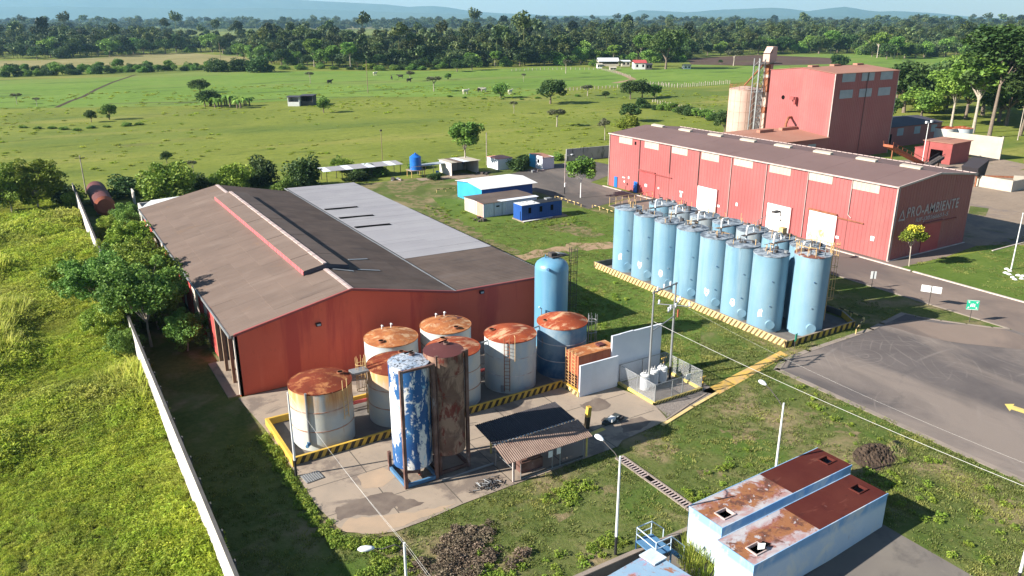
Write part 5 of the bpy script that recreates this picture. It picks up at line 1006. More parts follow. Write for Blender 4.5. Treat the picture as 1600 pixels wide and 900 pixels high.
def plain_pole(name, px, py, h, m, label, extra=None, r=.07):
    g = ground_at(px, py); t = thing(name, label, 'pole', (g.x, g.y, 0)); MB(m).cyl((0, 0, 0), (0, 0, h), r, r * .75, 8).obj('shaft', t)
    if extra == 'box': MB('white').box(-.15, .15, -.3, -.08, 1.4, 2.1).obj('meter_box', t); MB('black').cyl((0, 0, 0), (0, 0, 1.3), r + .01, n=8).obj('painted_foot', t); MB('galv').tube([(0, 0, h - .4), (.9, -.6, h - .1)], .03, 5).obj('arm', t); MB('lamp_head').box(.8, 1.2, -.85, -.55, h - .15, h - .02).obj('lamp_head', t)
    if extra == 'top': MB('dark_steel').box(-.2, .2, -.15, .15, h, h + .35).obj('lamp_head', t)
    if extra == 'flood': MB('galv').box(-.9, .9, -.05, .05, h - .05, h + .05).obj('crossbar', t); MB('lamp_head').box(-1.2, -.6, -.25, .1, h - .1, h + .35).box(.6, 1.2, -.25, .1, h, h + .4).obj('floodlight', t)
    if extra == 'cross': MB('wood').box(-.8, .8, -.05, .05, h - .5, h - .38).obj('crossarm', t)
    return t
plain_pole('light_pole', 882, 303.5, 7.3, 'trim', 'white pole with a small meter box and black foot beside the far asphalt lot', 'box')
plain_pole('utility_pole', 135, 303, 7.0, 'bark_pale', 'weathered pole standing beside the brown horizontal tank', 'cross', .11)
plain_pole('utility_pole', 598, 258, 7.3, 'wood', 'rusty lamp pole standing in the field behind the long canopy', 'top', .08)
plain_pole('utility_pole', 575, 145, 13.5, 'wood', 'tall thin pole alone in the bright pasture', None, .16)
plain_pole('utility_pole', 760.5, 258, 7.0, 'bark_pale', 'grey pole behind the white open shelter', None, .12)
plain_pole('floodlight_pole', 1441, 253, 8.6, 'white', 'floodlight mast with twin lamps between the tower block and red hut', 'flood', .1)
plain_pole('utility_pole', 1590, 219, 9.0, 'bark_pale', 'pale pole by the trees at the right edge', 'cross', .14)
plain_pole('utility_pole', 345.5, 98, 14, 'wood', 'thin distant pole in the tan field', None, .2)
FP = thing('flagpole', 'tall white flagpole on the lawn beside the road, ringed by white stones', 'flagpole', (91.6, -14.9, 0)); MB('white').cyl((0, 0, 0), (0, 0, 7.2), .09, .05, 10).obj('shaft', FP); MB('white').cyl((0, 0, 7.2), (0, 0, 7.32), .09, n=10).obj('finial', FP)
wire([(.28, -14.45, 6.45), (.3, -33.3, 6.5), (.6, -60, 6.4)], .006, .25, 'overhead cable above the apron from the grey pole towards the bottom lamp post')
wire([(.34, -14.45, 6.35), (.5, -33.3, 6.3), (.9, -60, 6.3)], .006, .35, 'lower of the two cables above the apron')
rg = random.Random(9)
def rock(seed, m='flat_white', s=.3):
    r_ = random.Random(seed); b = MB(m); n = 8; vs = [(0, 0, s * .8)]
    for k, (zz, rr) in enumerate(((.55, .6), (.15, 1.0), (0, .85))):
        for i in range(n): a = 2 * PI * i / n; q = s * rr * r_.uniform(.8, 1.2); vs.append((q * math.cos(a), q * math.sin(a), s * zz))
    fs = [(0, 1 + i, 1 + (i + 1) % n) for i in range(n)] + [(1 + k * n + i, 1 + (k + 1) * n + i, 1 + (k + 1) * n + (i + 1) % n, 1 + k * n + (i + 1) % n) for k in range(2) for i in range(n)]
    return b.add(vs, fs).mesh('stone')
rk = [rock(i) for i in range(3)]
for i, (px, py) in enumerate(((1573, 421), (1578, 424), (1571, 427), (1576.5, 429), (1582, 434), (1585, 437), (1591, 431), (1596, 436), (1598, 432))):
    g = ground_at(px, py); o = link('stone', rk[i % 3], None, (g.x, g.y, 0), i * 1.1); tag(o, 'whitewashed stone at the foot of the flagpole', 'stone', 'white stones round the flagpole')
# ------------------------------------------------------------------ signs
def sign(x, y, h, w_, hb, m, label, rz, two=False):
    t = thing('sign', label, 'sign', (x, y, 0), rz); MB('dark_steel').cyl((0, 0, 0), (0, 0, h), .04, n=8).obj('post', t)
    MB(m).box(-w_ / 2, w_ / 2, -.07, -.04, h - hb, h).obj('board', t)
    if two: MB('dark_steel').box(-.05, .05, -.085, -.071, h - hb, h).obj('post_strap', t)
    return t
sign(69.9, -10.3, 2.15, .62, .9, 'flat_white', 'small white sign panel on a dark post at the road edge, nearest the red shed', R(-35), True)
sign(70.0, -17.3, 2.35, 2.0, .75, 'flat_white', 'wide blank white sign panel on a dark post at the road edge', R(-62), True)
sg = sign(69.0, -22.4, 2.45, 1.15, 1.05, 'sign_green', 'green and white assembly point sign on a dark post by the grass island', R(-45))
b = MB('flat_white')
b.box(-.56, .56, -.078, -.072, 1.42, 1.46); b.box(-.56, .56, -.078, -.072, 2.4, 2.44)
for x in (-.17, 0, .17): b.cyl((x, -.072, 2.06 - abs(x) * .3), (x, -.079, 2.06 - abs(x) * .3), .06, n=12); b.box(x - .06, x + .06, -.078, -.072, 1.72, 1.98 - abs(x) * .3)
for sx_ in (-1, 1):
    for sz_ in (-1, 1):
        cx, cz = sx_ * .38, 1.93 + sz_ * .30; b.add([(cx + sx_ * .1, -.078, cz + sz_ * .1), (cx - sx_ * .12, -.078, cz + sz_ * .02), (cx + sx_ * .02, -.078, cz - sz_ * .12)], [(0, 1, 2)])
b.obj('symbol', sg)
sign(47.8, -17.5, 1.55, .55, .7, 'sign_green', 'small dark green sign in front of the silo bund corner', R(20))
# ------------------------------------------------------------------ black and yellow low barriers
def barrier(ax, ay, bx, by, label, seg=.55, h=.55):
    t = thing('barrier', label, 'barrier', (ax, ay, 0), math.atan2(by - ay, bx - ax), 'low black and yellow pipe barriers'); L_ = math.hypot(bx - ax, by - ay); n = max(3, int(L_ / seg))
    my, mk_ = MB('stripe_cream').cyl((0, 0, h), (L_ / n, 0, h), .06, n=8).mesh('rail_band'), MB('stripe_black').cyl((0, 0, h), (L_ / n, 0, h), .058, n=8).mesh('rail_band')
    for i in range(n): link('rail_band', my if i % 2 else mk_, t, (i * L_ / n, 0, 0))
    ps = MB('stripe_cream').cyl((0, 0, 0), (0, 0, h), .06, n=8).mesh('post'); k = max(2, int(L_ / 1.7))
    for i in range(k + 1): link('post', ps, t, (i * L_ / k, 0, 0))
barrier(56.0, -18.3, 59.5, -16.7, 'black and yellow barrier by the near corner of the silo bund'); barrier(59.6, -16.5, 59.9, -13.4, 'black and yellow barrier in the shade of the last silo')
barrier(67.3, 40.4, 67.1, 32.0, 'black and yellow barrier between the lone round tree and the silos'); barrier(65.9, 49.4, 66.0, 41.8, 'black and yellow barrier just right of the blue hut'); barrier(50.5, 65.2, 54.2, 65.0, 'short black and yellow barrier left of the blue walled store')
for (px, py, lb) in ((1036.8, 573.5, 'yellow and black bollard against the tall white screen wall'), (1066, 588, 'yellow and black bollard behind the right transformer'), (1097.5, 604, 'yellow and black forked bollard outside the right corner of the cage')):
    g = ground_at(px, py); t = thing('bollard', lb, 'bollard', (g.x, g.y, 0)); MB('stripe_yellow').cyl((0, 0, .35), (0, 0, .95), .08, n=10).cyl((-.3, 0, .9), (.3, 0, .9), .07, n=8).obj('top_pipe', t); MB('stripe_black').cyl((0, 0, 0), (0, 0, .35), .085, n=10).cyl((0, 0, .55), (0, 0, .72), .083, n=10).obj('band', t)

# ------------------------------------------------------------------ site huts
def rib_box(b, x0, x1, y0, y1, z0, z1, p=.35, d=.03):
    b.ribbed((x0, y0, z0), (1, 0, 0), (0, 0, 1), x1 - x0, z1 - z0, p, d); b.ribbed((x0, y1, z0), (0, -1, 0), (0, 0, 1), y1 - y0, z1 - z0, p, d); b.ribbed((x1, y0, z0), (0, 1, 0), (0, 0, 1), y1 - y0, z1 - z0, p, d); b.quad((x1, y1, z0), (x0, y1, z0), (x0, y1, z1), (x1, y1, z1))
    b.quad((x0 + .01, y0 + .01, z1 - .01), (x1 - .01, y0 + .01, z1 - .01), (x1 - .01, y1 - .01, z1 - .01), (x0 + .01, y1 - .01, z1 - .01)); return b
H = thing('blue_store', 'blue walled store under a white sheet roof behind the container huts', 'hut', (52.2, 51.4, 0))
b = MB('sky_paint', 'hut_blue'); b.quad((0, 8.8, 0), (0, 0, 0), (0, 0, 2.9), (0, 8.8, 2.9)); b.quad((0, 0, 0), (10.2, 0, 0), (10.2, 0, 2.9), (0, 0, 2.9), 1); b.quad((10.2, 0, 0), (10.2, 8.8, 0), (10.2, 8.8, 2.9), (10.2, 0, 2.9), 1); b.quad((10.2, 8.8, 0), (0, 8.8, 0), (0, 8.8, 2.9), (10.2, 8.8, 2.9)); b.add([(0, 0, 2.9), (0, 8.8, 2.9), (0, 4.4, 3.3)], [(0, 2, 1)]); b.add([(10.2, 0, 2.9), (10.2, 8.8, 2.9), (10.2, 4.4, 3.3)], [(0, 1, 2)]); b.obj('wall', H)
for i in range(10):
    xa = -.3 + i * 1.13; b = MB('white'); e = .006 * (i % 2); b.slab([(xa, -.5, 2.92 + e), (xa + 1.12, -.5, 2.92 + e), (xa + 1.12, 4.4, 3.42 + e), (xa, 4.4, 3.42 + e)], .04); b.slab([(xa, 4.42, 3.42 + e), (xa + 1.12, 4.42, 3.42 + e), (xa + 1.12, 9.2, 2.92 + e), (xa, 9.2, 2.92 + e)], .04); b.obj('roof_sheet', H)
H = thing('container_hut', 'white container hut with a salmon corner door and dark sheet roof', 'hut', (48.3, 43.9, 0))
rib_box(MB('bluewhite'), 0, 10.1, 0, 6.4, 0, 2.25).obj('wall', H)
b = MB('salmon'); b.box(-.05, .04, .1, 2.2, .02, 2.2); b.obj('corner_panel', H); MB('cream').box(-.05, .03, 2.4, 6.3, .02, 2.2).obj('side_panel', H)
for x in (1.9, 3.4): MB('dark_steel').box(x, x + .04, -.06, -.035, .1, 2.2).obj('door_seam', H)
MB('hole').box(2.3, 2.9, -.07, -.04, 1.5, 1.72).obj('vent_slot', H)
b = MB('roof_dark', 'roof_slate'); b.slab([(-.2, -.15, 2.3), (10.3, -.15, 2.3), (10.3, 3.2, 2.42), (-.2, 3.2, 2.42)], .05, 0); b.slab([(-.2, 3.22, 2.42), (10.3, 3.22, 2.42), (10.3, 6.6, 2.3), (-.2, 6.6, 2.3)], .05, 0); b.obj('roof', H)
MB('bluewhite').slab([(3.2, -.2, 2.33), (10.4, -.2, 2.33), (10.4, .9, 2.38), (3.0, .9, 2.38)], .02).obj('roof_edge_sheet', H)
H = thing('blue_container_hut', 'bright blue container office with a flaking white roof on a pale plinth', 'hut', (52.1, 38.5, 0))
rib_box(MB('hut_blue'), 0, 7.6, 0, 2.5, .18, 2.55).obj('wall', H); b = MB('white', 'black', 'galv'); b.slab([(0, 0, 2.58), (3.4, 0, 2.58), (3.4, 2.5, 2.58), (0, 2.5, 2.58)], .05); b.slab([(3.42, 0, 2.58), (7.6, 0, 2.58), (7.6, 2.5, 2.58), (3.42, 2.5, 2.58)], .05, 1); rg = random.Random(3)
for i in range(26): x, y, s = rg.uniform(.3, 3.6), rg.uniform(.2, 2.3), rg.uniform(.08, .22); b.quad((x, y, 2.586), (x + s * 1.5, y + s * .2, 2.586), (x + s * 1.3, y + s, 2.586), (x, y + s * .8, 2.586), 1)
b.box(5.6, 6.6, 1.4, 2.2, 2.58, 2.8, 2); b.obj('roof', H)
for x in (1.2, 3.3, 5.4): MB('hole').box(x, x + .5, -.05, -.034, 1.2, 2.1).obj('window', H)
MB('hole').box(-.05, -.034, .3, .42, .2, 1.6).obj('door_gap', H); MB('concrete').box(-.2, 8.4, -.8, 2.6, 0, .17).obj('plinth', H); MB('white').slab([(-.1, -.75, .19), (5.5, -.7, .26), (5.5, -.3, .26), (-.1, -.3, .2)], .02).obj('fallen_sheet', H)
H = thing('open_shelter', 'white three-sided shelter with a patched sheet roof at the field edge', 'shelter', (60.2, 78.0, 0))
b = MB('wall_plaster'); b.box(0, .15, 0, 5.4, 0, 2.55); b.box(6.1, 6.25, 0, 5.4, 0, 2.55); b.box(.15, 6.1, 5.25, 5.4, 0, 2.6); b.obj('wall', H)
for i, mm in enumerate(('cream', 'roof_brown', 'bluewhite', 'cream', 'cream')): MB(mm).slab([(-.2 + i * 1.35, -.5, 2.75), (1.14 + i * 1.35, -.5, 2.75), (1.14 + i * 1.35, 5.7, 2.62), (-.2 + i * 1.35, 5.7, 2.62)], .04).obj('roof_sheet', H)
for x in (2.1, 4.1): MB('trim').box(x, x + .08, 5.1, 5.2, 0, 2.55).obj('post', H)
MB('hut_blue').box(5.1, 5.7, 5.0, 5.2, 1.3, 2.0).obj('meter_box', H)
H = thing('lean_canopy', 'small flat canopy left of the white three-sided shelter', 'canopy', (54.9, 80.6, 0)); MB('pane_grey').slab([(0, 0, 2.1), (5.2, 0, 2.25), (5.2, 2.4, 2.25), (0, 2.4, 2.1)], .06).obj('roof', H)
for x, y in ((.1, .1), (.1, 2.3), (2.6, .1)): MB('galv').box(x - .04, x + .04, y - .04, y + .04, 0, 2.1).obj('post', H)
o = MB('bright_blue').cyl((0, 0, 0), (0, 0, .95), .3, n=16).obj('barrel', None, (58.0, 80.0, .03)); tag(o, 'blue barrel under the small flat canopy', 'barrel')
H = thing('white_box_hut', 'small white box hut with a thin red roof edge behind the blue walled store', 'hut', (71.4, 78.6, 0)); MB('bluewhite').box(0, 3.6, 0, .1, 0, 2.3).box(0, .1, .1, 4.4, 0, 2.3).box(3.5, 3.6, .1, 4.4, 0, 2.3).box(.1, 3.5, 4.3, 4.4, 0, 2.3).obj('wall', H); MB('salmon').slab([(-.1, -.1, 2.42), (3.7, -.1, 2.42), (3.7, 4.5, 2.34), (-.1, 4.5, 2.34)], .08).obj('roof', H)
H = thing('pump_house', 'little light blue house with a red roof and one dark window', 'hut', (79.8, 74.4, 0)); b = MB('sky_paint', 'bluewhite'); b.box(0, .12, 2.6, 5.0, 0, 2.7); b.box(0, .12, 0, 2.58, 0, 2.7, 1); b.box(.12, 3.0, 0, .12, 0, 2.5, 1); b.box(2.9, 3.02, .12, 5, 0, 2.5, 1); b.box(.12, 2.9, 4.88, 5, 0, 2.5, 1); b.obj('wall', H); MB('roof_terracotta').slab([(-.1, -.1, 2.5), (3.2, -.1, 2.4), (3.2, 5.1, 2.6), (-.1, 5.1, 2.78)], .08).obj('roof', H); MB('hole').box(-.03, -.004, 1.1, 1.9, 1.2, 2.0).obj('window', H); MB('flat_white').box(-.02, -.003, .2, 1.4, .1, 1.0).obj('whitewash', H)
H = thing('long_canopy', 'long low canopy with a pale sheet roof along the field edge', 'canopy', (36.4, 85.0, 0))
for i in range(11): MB('roof_grey' if i % 3 else 'bluewhite').slab([(-.4 + i * 1.52, -.3, 2.15 + .01 * (i % 2)), (1.1 + i * 1.52, -.3, 2.15 + .01 * (i % 2)), (1.1 + i * 1.52, 3.6, 2.38), (-.4 + i * 1.52, 3.6, 2.38)], .05).obj('roof_sheet', H)
for i in range(6):
    for y in (0, 3.3): MB('dark_steel').box(.2 + i * 3.1, .3 + i * 3.1, y, y + .1, 0, 2.15).obj('post', H)
H = thing('water_tank', 'bright blue water tank on a yellow pipe stand at the field edge', 'water tank', (53.9, 81.4, 0)); b = MB('bright_blue'); b.cyl((0, 0, 1.45), (0, 0, 4.0), 1.15, n=36, caps=False); b.cyl((0, 0, 4.0), (0, 0, 4.4), 1.15, .55, 36, False); b.cyl((0, 0, 4.4), (0, 0, 4.5), .55, n=24); b.cyl((0, 0, 4.5), (0, 0, 4.75), .2, n=16); b.obj('body', H)
for z in (1.9, 2.6, 3.3): MB('bright_blue').ring(0, 0, z, 1.14, .08, .03, 36).obj('band', H)
b = MB('concrete'); b.box(-1.6, 1.6, -1.3, 1.3, 1.33, 1.45); b.obj('deck', H)
for x in (-1.4, 1.4):
    for y in (-1.1, 1.1): MB('yellow_steel').box(x - .06, x + .06, y - .06, y + .06, 0, 1.33).obj('leg', H)
MB('yellow_steel').box(-1.6, 1.6, -1.32, -1.28, 2.2, 2.28).box(-1.6, -1.54, -1.32, -1.28, 1.45, 2.28).box(1.54, 1.6, -1.32, -1.28, 1.45, 2.28).obj('rail', H)
o = MB('grey_wall').box(0, 11.6, 0, .2, 0, 2.75).obj('block_wall', None, (89.8, 79.8, 0), R(-4)); tag(o, 'mildewed grey block wall at the far left end of the red shed', 'wall')
rg = random.Random(12)
for i, (px, py, lb) in enumerate(((842, 268, 'grey junk pile in front of the little light blue house'), (758, 272, 'dark junk beside the white box hut'), (751, 345, 'black bags left of the container hut'), (620, 282, 'pale drums and scrap under the long canopy'))):
    g = ground_at(px, py); b = MB('galv', 'dark_steel', 'trim')
    for k_ in range(10): x, y, s = rg.gauss(0, .8), rg.gauss(0, .5), rg.uniform(.15, .4); b.box(x - s, x + s, y - s * .8, y + s * .8, 0, s * rg.uniform(.6, 1.6), 1 if i in (1, 2) else rg.choice([0, 1, 2]))
    o = b.obj('junk_pile', None, (g.x, g.y, 0), i * .7); tag(o, lb, 'junk')
# ------------------------------------------------------------------ things to the right of the long shed
g_ = ground_at(1475, 239); WLX, WLY = g_.x, g_.y
o = MB('cream', 'grey_wall'); d = Vector((173.2 - WLX, 30.3 - WLY, 0)); L_ = d.length; b = MB('cream'); b.box(0, L_, 0, .25, 0, 5.0); b.box(L_, L_ + .3, -.05, .3, 0, 5.2); o = b.obj('yard_wall', None, (WLX, WLY, 0), math.atan2(d.y, d.x)); tag(o, 'long weathered cream wall below the big trees', 'wall')
H = thing('red_hut', 'red box hut on the right with a square opening and a belt coming out', 'hut', (157.6, 32.3, 0))
b = MB('shed_dark_red'); b.quad((0, 6.4, 0), (0, 4.7, 0), (0, 4.7, 4.5), (0, 6.4, 4.5)); b.quad((0, 1.9, 0), (0, 0, 0), (0, 0, 4.5), (0, 1.9, 4.5)); b.quad((0, 4.7, 2.9), (0, 1.9, 2.9), (0, 1.9, 4.5), (0, 4.7, 4.5)); b.quad((0, 0, 0), (7, 0, 0), (7, 0, 4.7), (0, 0, 4.5)); b.quad((7, 0, 0), (7, 6.4, 0), (7, 6.4, 4.7), (7, 0, 4.7)); b.quad((7, 6.4, 0), (0, 6.4, 0), (0, 6.4, 4.5), (7, 6.4, 4.7)); b.obj('wall', H)
MB('roof_terracotta').slab([(-.2, -.3, 4.62), (7.3, -.3, 4.8), (7.3, 6.7, 4.8), (-.2, 6.7, 4.62)], .1).obj('roof', H); MB('hole').box(.15, 6.8, .2, 6.2, .02, .05).obj('floor', H)
def conveyor(name, a, e, wd, m, label):
    t = thing(name, label, 'conveyor', (a[0], a[1], 0)); a_ = Vector((0, 0, a[2])); e_ = Vector((e[0] - a[0], e[1] - a[1], e[2])); d = (e_ - a_).normalized(); n = Vector((-d.y, d.x, 0)).normalized() * wd / 2
    b = MB(m); b.slab([tuple(a_ - n), tuple(e_ - n), tuple(e_ + n), tuple(a_ + n)], .5); b.obj('frame', t); b = MB('dark_steel'); u = Vector((0, 0, .02)); b.quad(tuple(a_ - n * .7 + u), tuple(e_ - n * .7 + u), tuple(e_ + n * .7 + u), tuple(a_ + n * .7 + u)); b.obj('belt', t)
    b = MB(m)
    for q in (-1, 1): b.tube([tuple(a_ + n * q + Vector((0, 0, .6))), tuple(e_ + n * q + Vector((0, 0, .6)))], .05, 4)
    for i in range(8):
        p = a_.lerp(e_, i / 7)
        for q in (-1, 1): b.tube([tuple(p + n * q), tuple(p + n * q + Vector((0, 0, .6)))], .04, 4)
    b.obj('rail', t)
    me_ = MB('rust_steel').box(-.1, .1, -.1, .1, 0, 1).mesh('leg')
    for f in (.15, .85): p = a_.lerp(e_, f); link('leg', me_, t, (p.x, p.y, 0), scale=(1, 1, max(.2, p.z - .45)))
a = ground_at(1388, 226, 5.5); e = ground_at(1437, 252, 1.3); conveyor('conveyor', (a.x, a.y, 5.5), (e.x, e.y, 1.3), 2.4, 'rusty_box', 'orange-red conveyor sloping down from the tower block')
a = ground_at(1450, 257, 1.0); e = ground_at(1472, 241, 3.0); conveyor('conveyor', (a.x, a.y, 1.0), (e.x, e.y, 2.6), 1.6, 'hopper', 'dark conveyor belt running into the red hut opening')
g = ground_at(1437, 250); o = MB('shed_dark_red').box(-2, 3.2, -1.5, 1.5, 0, 2.6).box(-2.1, 3.3, -1.6, 1.6, 2.6, 2.75).obj('feed_box', None, (g.x + 2, g.y, 0)); tag(o, 'low red feed box between the conveyor and the red hut', 'box')
for px, lb in ((1472, 'left round cream tank with a rusty top behind the red hut'), (1497, 'right round cream tank with a redder top behind the red hut')):
    g = ground_at(px, 236); t = thing('round_tank', lb, 'tank', (g.x, g.y, 0), 0, 'twin round tanks behind the red hut'); MB('tank_side_clean').cyl((0, 0, 0), (0, 0, 5.5), 2.35, n=32, caps=False).obj('shell', t); MB('top_red').cone(0, 0, 5.5, 5.95, 2.4, 32).obj('roof', t)
H = thing('hopper', 'black steel hopper on legs beyond the shaded end of the red shed', 'hopper', (140.2, 17.6, 0)); b = MB('hopper'); b.add([(-1.2, -1.4, 2.0), (1.2, -1.4, 1.6), (1.2, 1.4, 1.6), (-1.2, 1.4, 2.0), (-1.8, -1.6, 3.6), (1.6, -1.6, 5.0), (1.6, 1.6, 5.0), (-1.8, 1.6, 3.6)], [(0, 3, 2, 1), (4, 5, 6, 7), (0, 1, 5, 4), (1, 2, 6, 5), (2, 3, 7, 6), (3, 0, 4, 7)]); b.obj('bin', H)
for x in (-1, 1):
    for y in (-1.2, 1.2): MB('rust_steel').box(x - .1, x + .1, y - .1, y + .1, 0, 2.0).obj('leg', H)
b = MB('cream'); b.box(0, .25, -6.4, 0, 0, 2.1); b.box(.25, 4.5, -6.4, -6.15, 0, 2.0); o = b.obj('low_wall', None, (139.9, 16.6, 0)); tag(o, 'low cream wall with a dark corner beside the black hopper', 'wall')
b = MB('cream'); b.box(0, 22, 0, .3, 0, .9); o = b.obj('low_wall', None, (152, 16, 0), R(-52)); tag(o, 'long pale knee wall near the red trailer', 'wall')
b = MB('rust_steel'); b.box(0, 26, 0, .25, 0, .35); b.box(0, 26, .6, .8, 0, .25); o = b.obj('scrap_rail', None, (147, 24, 0), R(-44)); tag(o, 'rusty rails lying on the pale yard beyond the hopper', 'scrap')
H = thing('trailer', 'red trailer with black wheels at the right edge on the pale yard', 'trailer', (166.5, 21.6, 0), R(-62)); MB('shed_dark_red').box(0, 7, -1.2, 1.2, 1.3, 1.45).box(0, 7, -1.25, -1.15, 1.45, 2.6).box(0, 7, 1.15, 1.25, 1.45, 2.6).box(-.05, .05, -1.15, 1.15, 1.45, 2.6).obj('body', H); MB('hopper').box(.2, 6.8, -.5, .5, .9, 1.3).obj('chassis', H)
wm = MB('black').cyl((0, -.2, 0), (0, .2, 0), .52, n=20).mesh('wheel')
for x in (1.2, 2.4, 5.6):
    for y in (-1.05, 1.05): link('wheel', wm, H, (x, y, .52))

# ------------------------------------------------------------------ boundary wall, brown tank
BWL = thing('boundary_wall', 'long white plastered boundary wall between the tall grass and the warehouse yard', 'wall', (-6.45, -62, 0))
pm0 = MB('wall_plaster').box(0, .14, .012, 2.988, 0, 3.35).mesh('wall_panel'); cp = MB('wall_plaster', 'dark_plaster').box(-.03, .17, .006, 2.994, 3.35, 3.45, 1).mesh('coping'); pst = MB('dark_plaster').box(.14, .32, -.12, .12, 0, 3.4).mesh('pilaster'); rg = random.Random(8)
for i in range(51):
    link('wall_panel', pm0, BWL, (rg.uniform(-.012, .012), i * 3.0, 0)); link('coping', cp, BWL, (0, i * 3.0, rg.uniform(-.01, .01)))
    if i % 1 == 0: link('pilaster', pst, BWL, (0, i * 3.0, 0))
H = thing('horizontal_tank', 'dark red-brown horizontal tank lying in shade behind the boundary wall', 'tank', (-2.9, 77, 0)); b = MB('top_purple'); b.cyl((0, 0, 1.75), (0, 14.5, 1.75), 1.55, n=36, caps=False); b.obj('shell', H); MB('rusty_box').cyl((0, -.35, 1.75), (0, 0, 1.75), 1.1, 1.55, 36).obj('end_cap', H); MB('rusty_box').cyl((0, 14.5, 1.75), (0, 14.85, 1.75), 1.55, 1.1, 36).obj('end_cap', H)
for y in (2, 7, 12): MB('concrete').box(-1.2, 1.2, y - .25, y + .25, 0, .6).obj('saddle', H)
o = MB('wall_plaster').box(0, .2, 0, 3, 0, 2.2).obj('store_wall', None, (2.2, 84, 0)); tag(o, 'short pale wall end standing in the shrubs behind the white lean-to', 'wall')

# ------------------------------------------------------------------ farm and field hut far off
def house(px, py, wpx, dm, h, wall, roof, label, rz=0, cat='farmhouse', over=.4, openf=False, pitch=.6):
    g = ground_at(px, py); wd = metres(px, py, wpx); t = thing('farm_building', label, cat, (g.x, g.y, 0), R(YAW) + rz); b = MB(wall)
    b.box(-wd / 2, wd / 2, 0, .2, 0, h * (.45 if openf else 1)); b.box(-wd / 2, -wd / 2 + .2, .2, dm, 0, h); b.box(wd / 2 - .2, wd / 2, .2, dm, 0, h); b.box(-wd / 2 + .2, wd / 2 - .2, dm - .2, dm, 0, h); b.obj('wall', t)
    b = MB(roof); b.slab([(-wd / 2 - over, -over, h), (wd / 2 + over, -over, h), (wd / 2 + over, dm / 2, h + pitch), (-wd / 2 - over, dm / 2, h + pitch)], .15); b.slab([(-wd / 2 - over, dm / 2, h + pitch), (wd / 2 + over, dm / 2, h + pitch), (wd / 2 + over, dm + over, h), (-wd / 2 - over, dm + over, h)], .15); b.obj('roof', t)
    if not openf:
        for q in (-.25, .25): MB('hole').box(q * wd - .6, q * wd + .6, -.03, -.004, h * .35, h * .75).obj('window', t)
    return t
house(951, 103.5, 30, 14, 3.2, 'cream', 'bluewhite', 'long white roofed farm building at the left of the distant farm', openf=True, pitch=2.0)
house(937, 107, 7, 6, 2.6, 'white', 'cream', 'tiny white shed below the long white farm roof'); house(978, 104, 12, 8, 3.4, 'cream', 'bluewhite', 'small cream farm building between the white and red roofs')
house(1000, 108.5, 18, 9, 4.0, 'white', 'door_red', 'white farmhouse with a bright red roof beside the huge round tree', pitch=1.6); house(1014, 109, 9, 6, 3.2, 'dark_plaster', 'roof_slate', 'dark lean-to at the right end of the red roofed farmhouse')
house(1074, 108, 10, 6, 2.2, 'white', 'cream', 'low white trough shed right of the huge round tree'); house(958, 110, 9, 5, 1.6, 'cream', 'cream', 'low pale pen wall in front of the distant farm')
t = house(459, 166, 17, 5, 3.4, 'white', 'roof_slate', 'white half of a flat roofed field hut in the pasture', cat='field hut', openf=True, pitch=.1); house(480, 165, 17, 6, 3.6, 'dark_plaster', 'roof_slate', 'half of the flat roofed field hut with its shade painted dark', cat='field hut', openf=True, pitch=.1)  # one hut in two halves; shade on the right half painted as dark walls
house(525, 36.6, 6, 20, 7, 'cream', 'cream', 'distant pale building on the plain'); house(541, 36.8, 5, 20, 6, 'white', 'salmon', 'distant pinkish roofed building on the plain'); house(652, 38.5, 7, 16, 6, 'cream', 'bluewhite', 'distant white roof at the forest edge')
def fence(name, px, n, label, h=1.3):
    pts = [ground_at(*q) for q in px]; t = thing(name, label, 'fence', (pts[0].x, pts[0].y, 0)); me = MB('bark_pale').box(-.14, .14, -.14, .14, 0, h).mesh('post'); seg = [(b_ - a_).length for a_, b_ in zip(pts[:-1], pts[1:])]; tot = sum(seg)
    for i in range(n):
        s = tot * i / (n - 1); k = 0
        while k < len(seg) - 1 and s > seg[k]: s -= seg[k]; k += 1
        p = pts[k].lerp(pts[k + 1], s / seg[k]) - pts[0]; link('post', me, t, (p.x, p.y, 0), i * .7, scale=(1, 1, .8 + .4 * ((i * 37) % 10) / 10))
    b = MB('bark')
    for z in (.6, 1.1):
        for a_, b_ in zip(pts[:-1], pts[1:]): b.tube([(a_.x - pts[0].x, a_.y - pts[0].y, z), (b_.x - pts[0].x, b_.y - pts[0].y, z)], .02, 3)
    b.obj('wire', t)
fence('field_fence', [(800, 111), (860, 109), (940, 109), (985, 121)], 46, 'post fence left of the distant farm'); fence('field_fence', [(1000, 133), (1060, 137), (1140, 131)], 40, 'post fence from the dark gate to the cream silo', 1.8); fence('field_fence', [(885, 142), (930, 139), (975, 137), (1045, 133)], 30, 'irregular post fence across the middle pasture'); fence('field_fence', [(1020, 160), (1075, 172), (1115, 180)], 22, 'post fence along the dark hedge left of the cream silo')
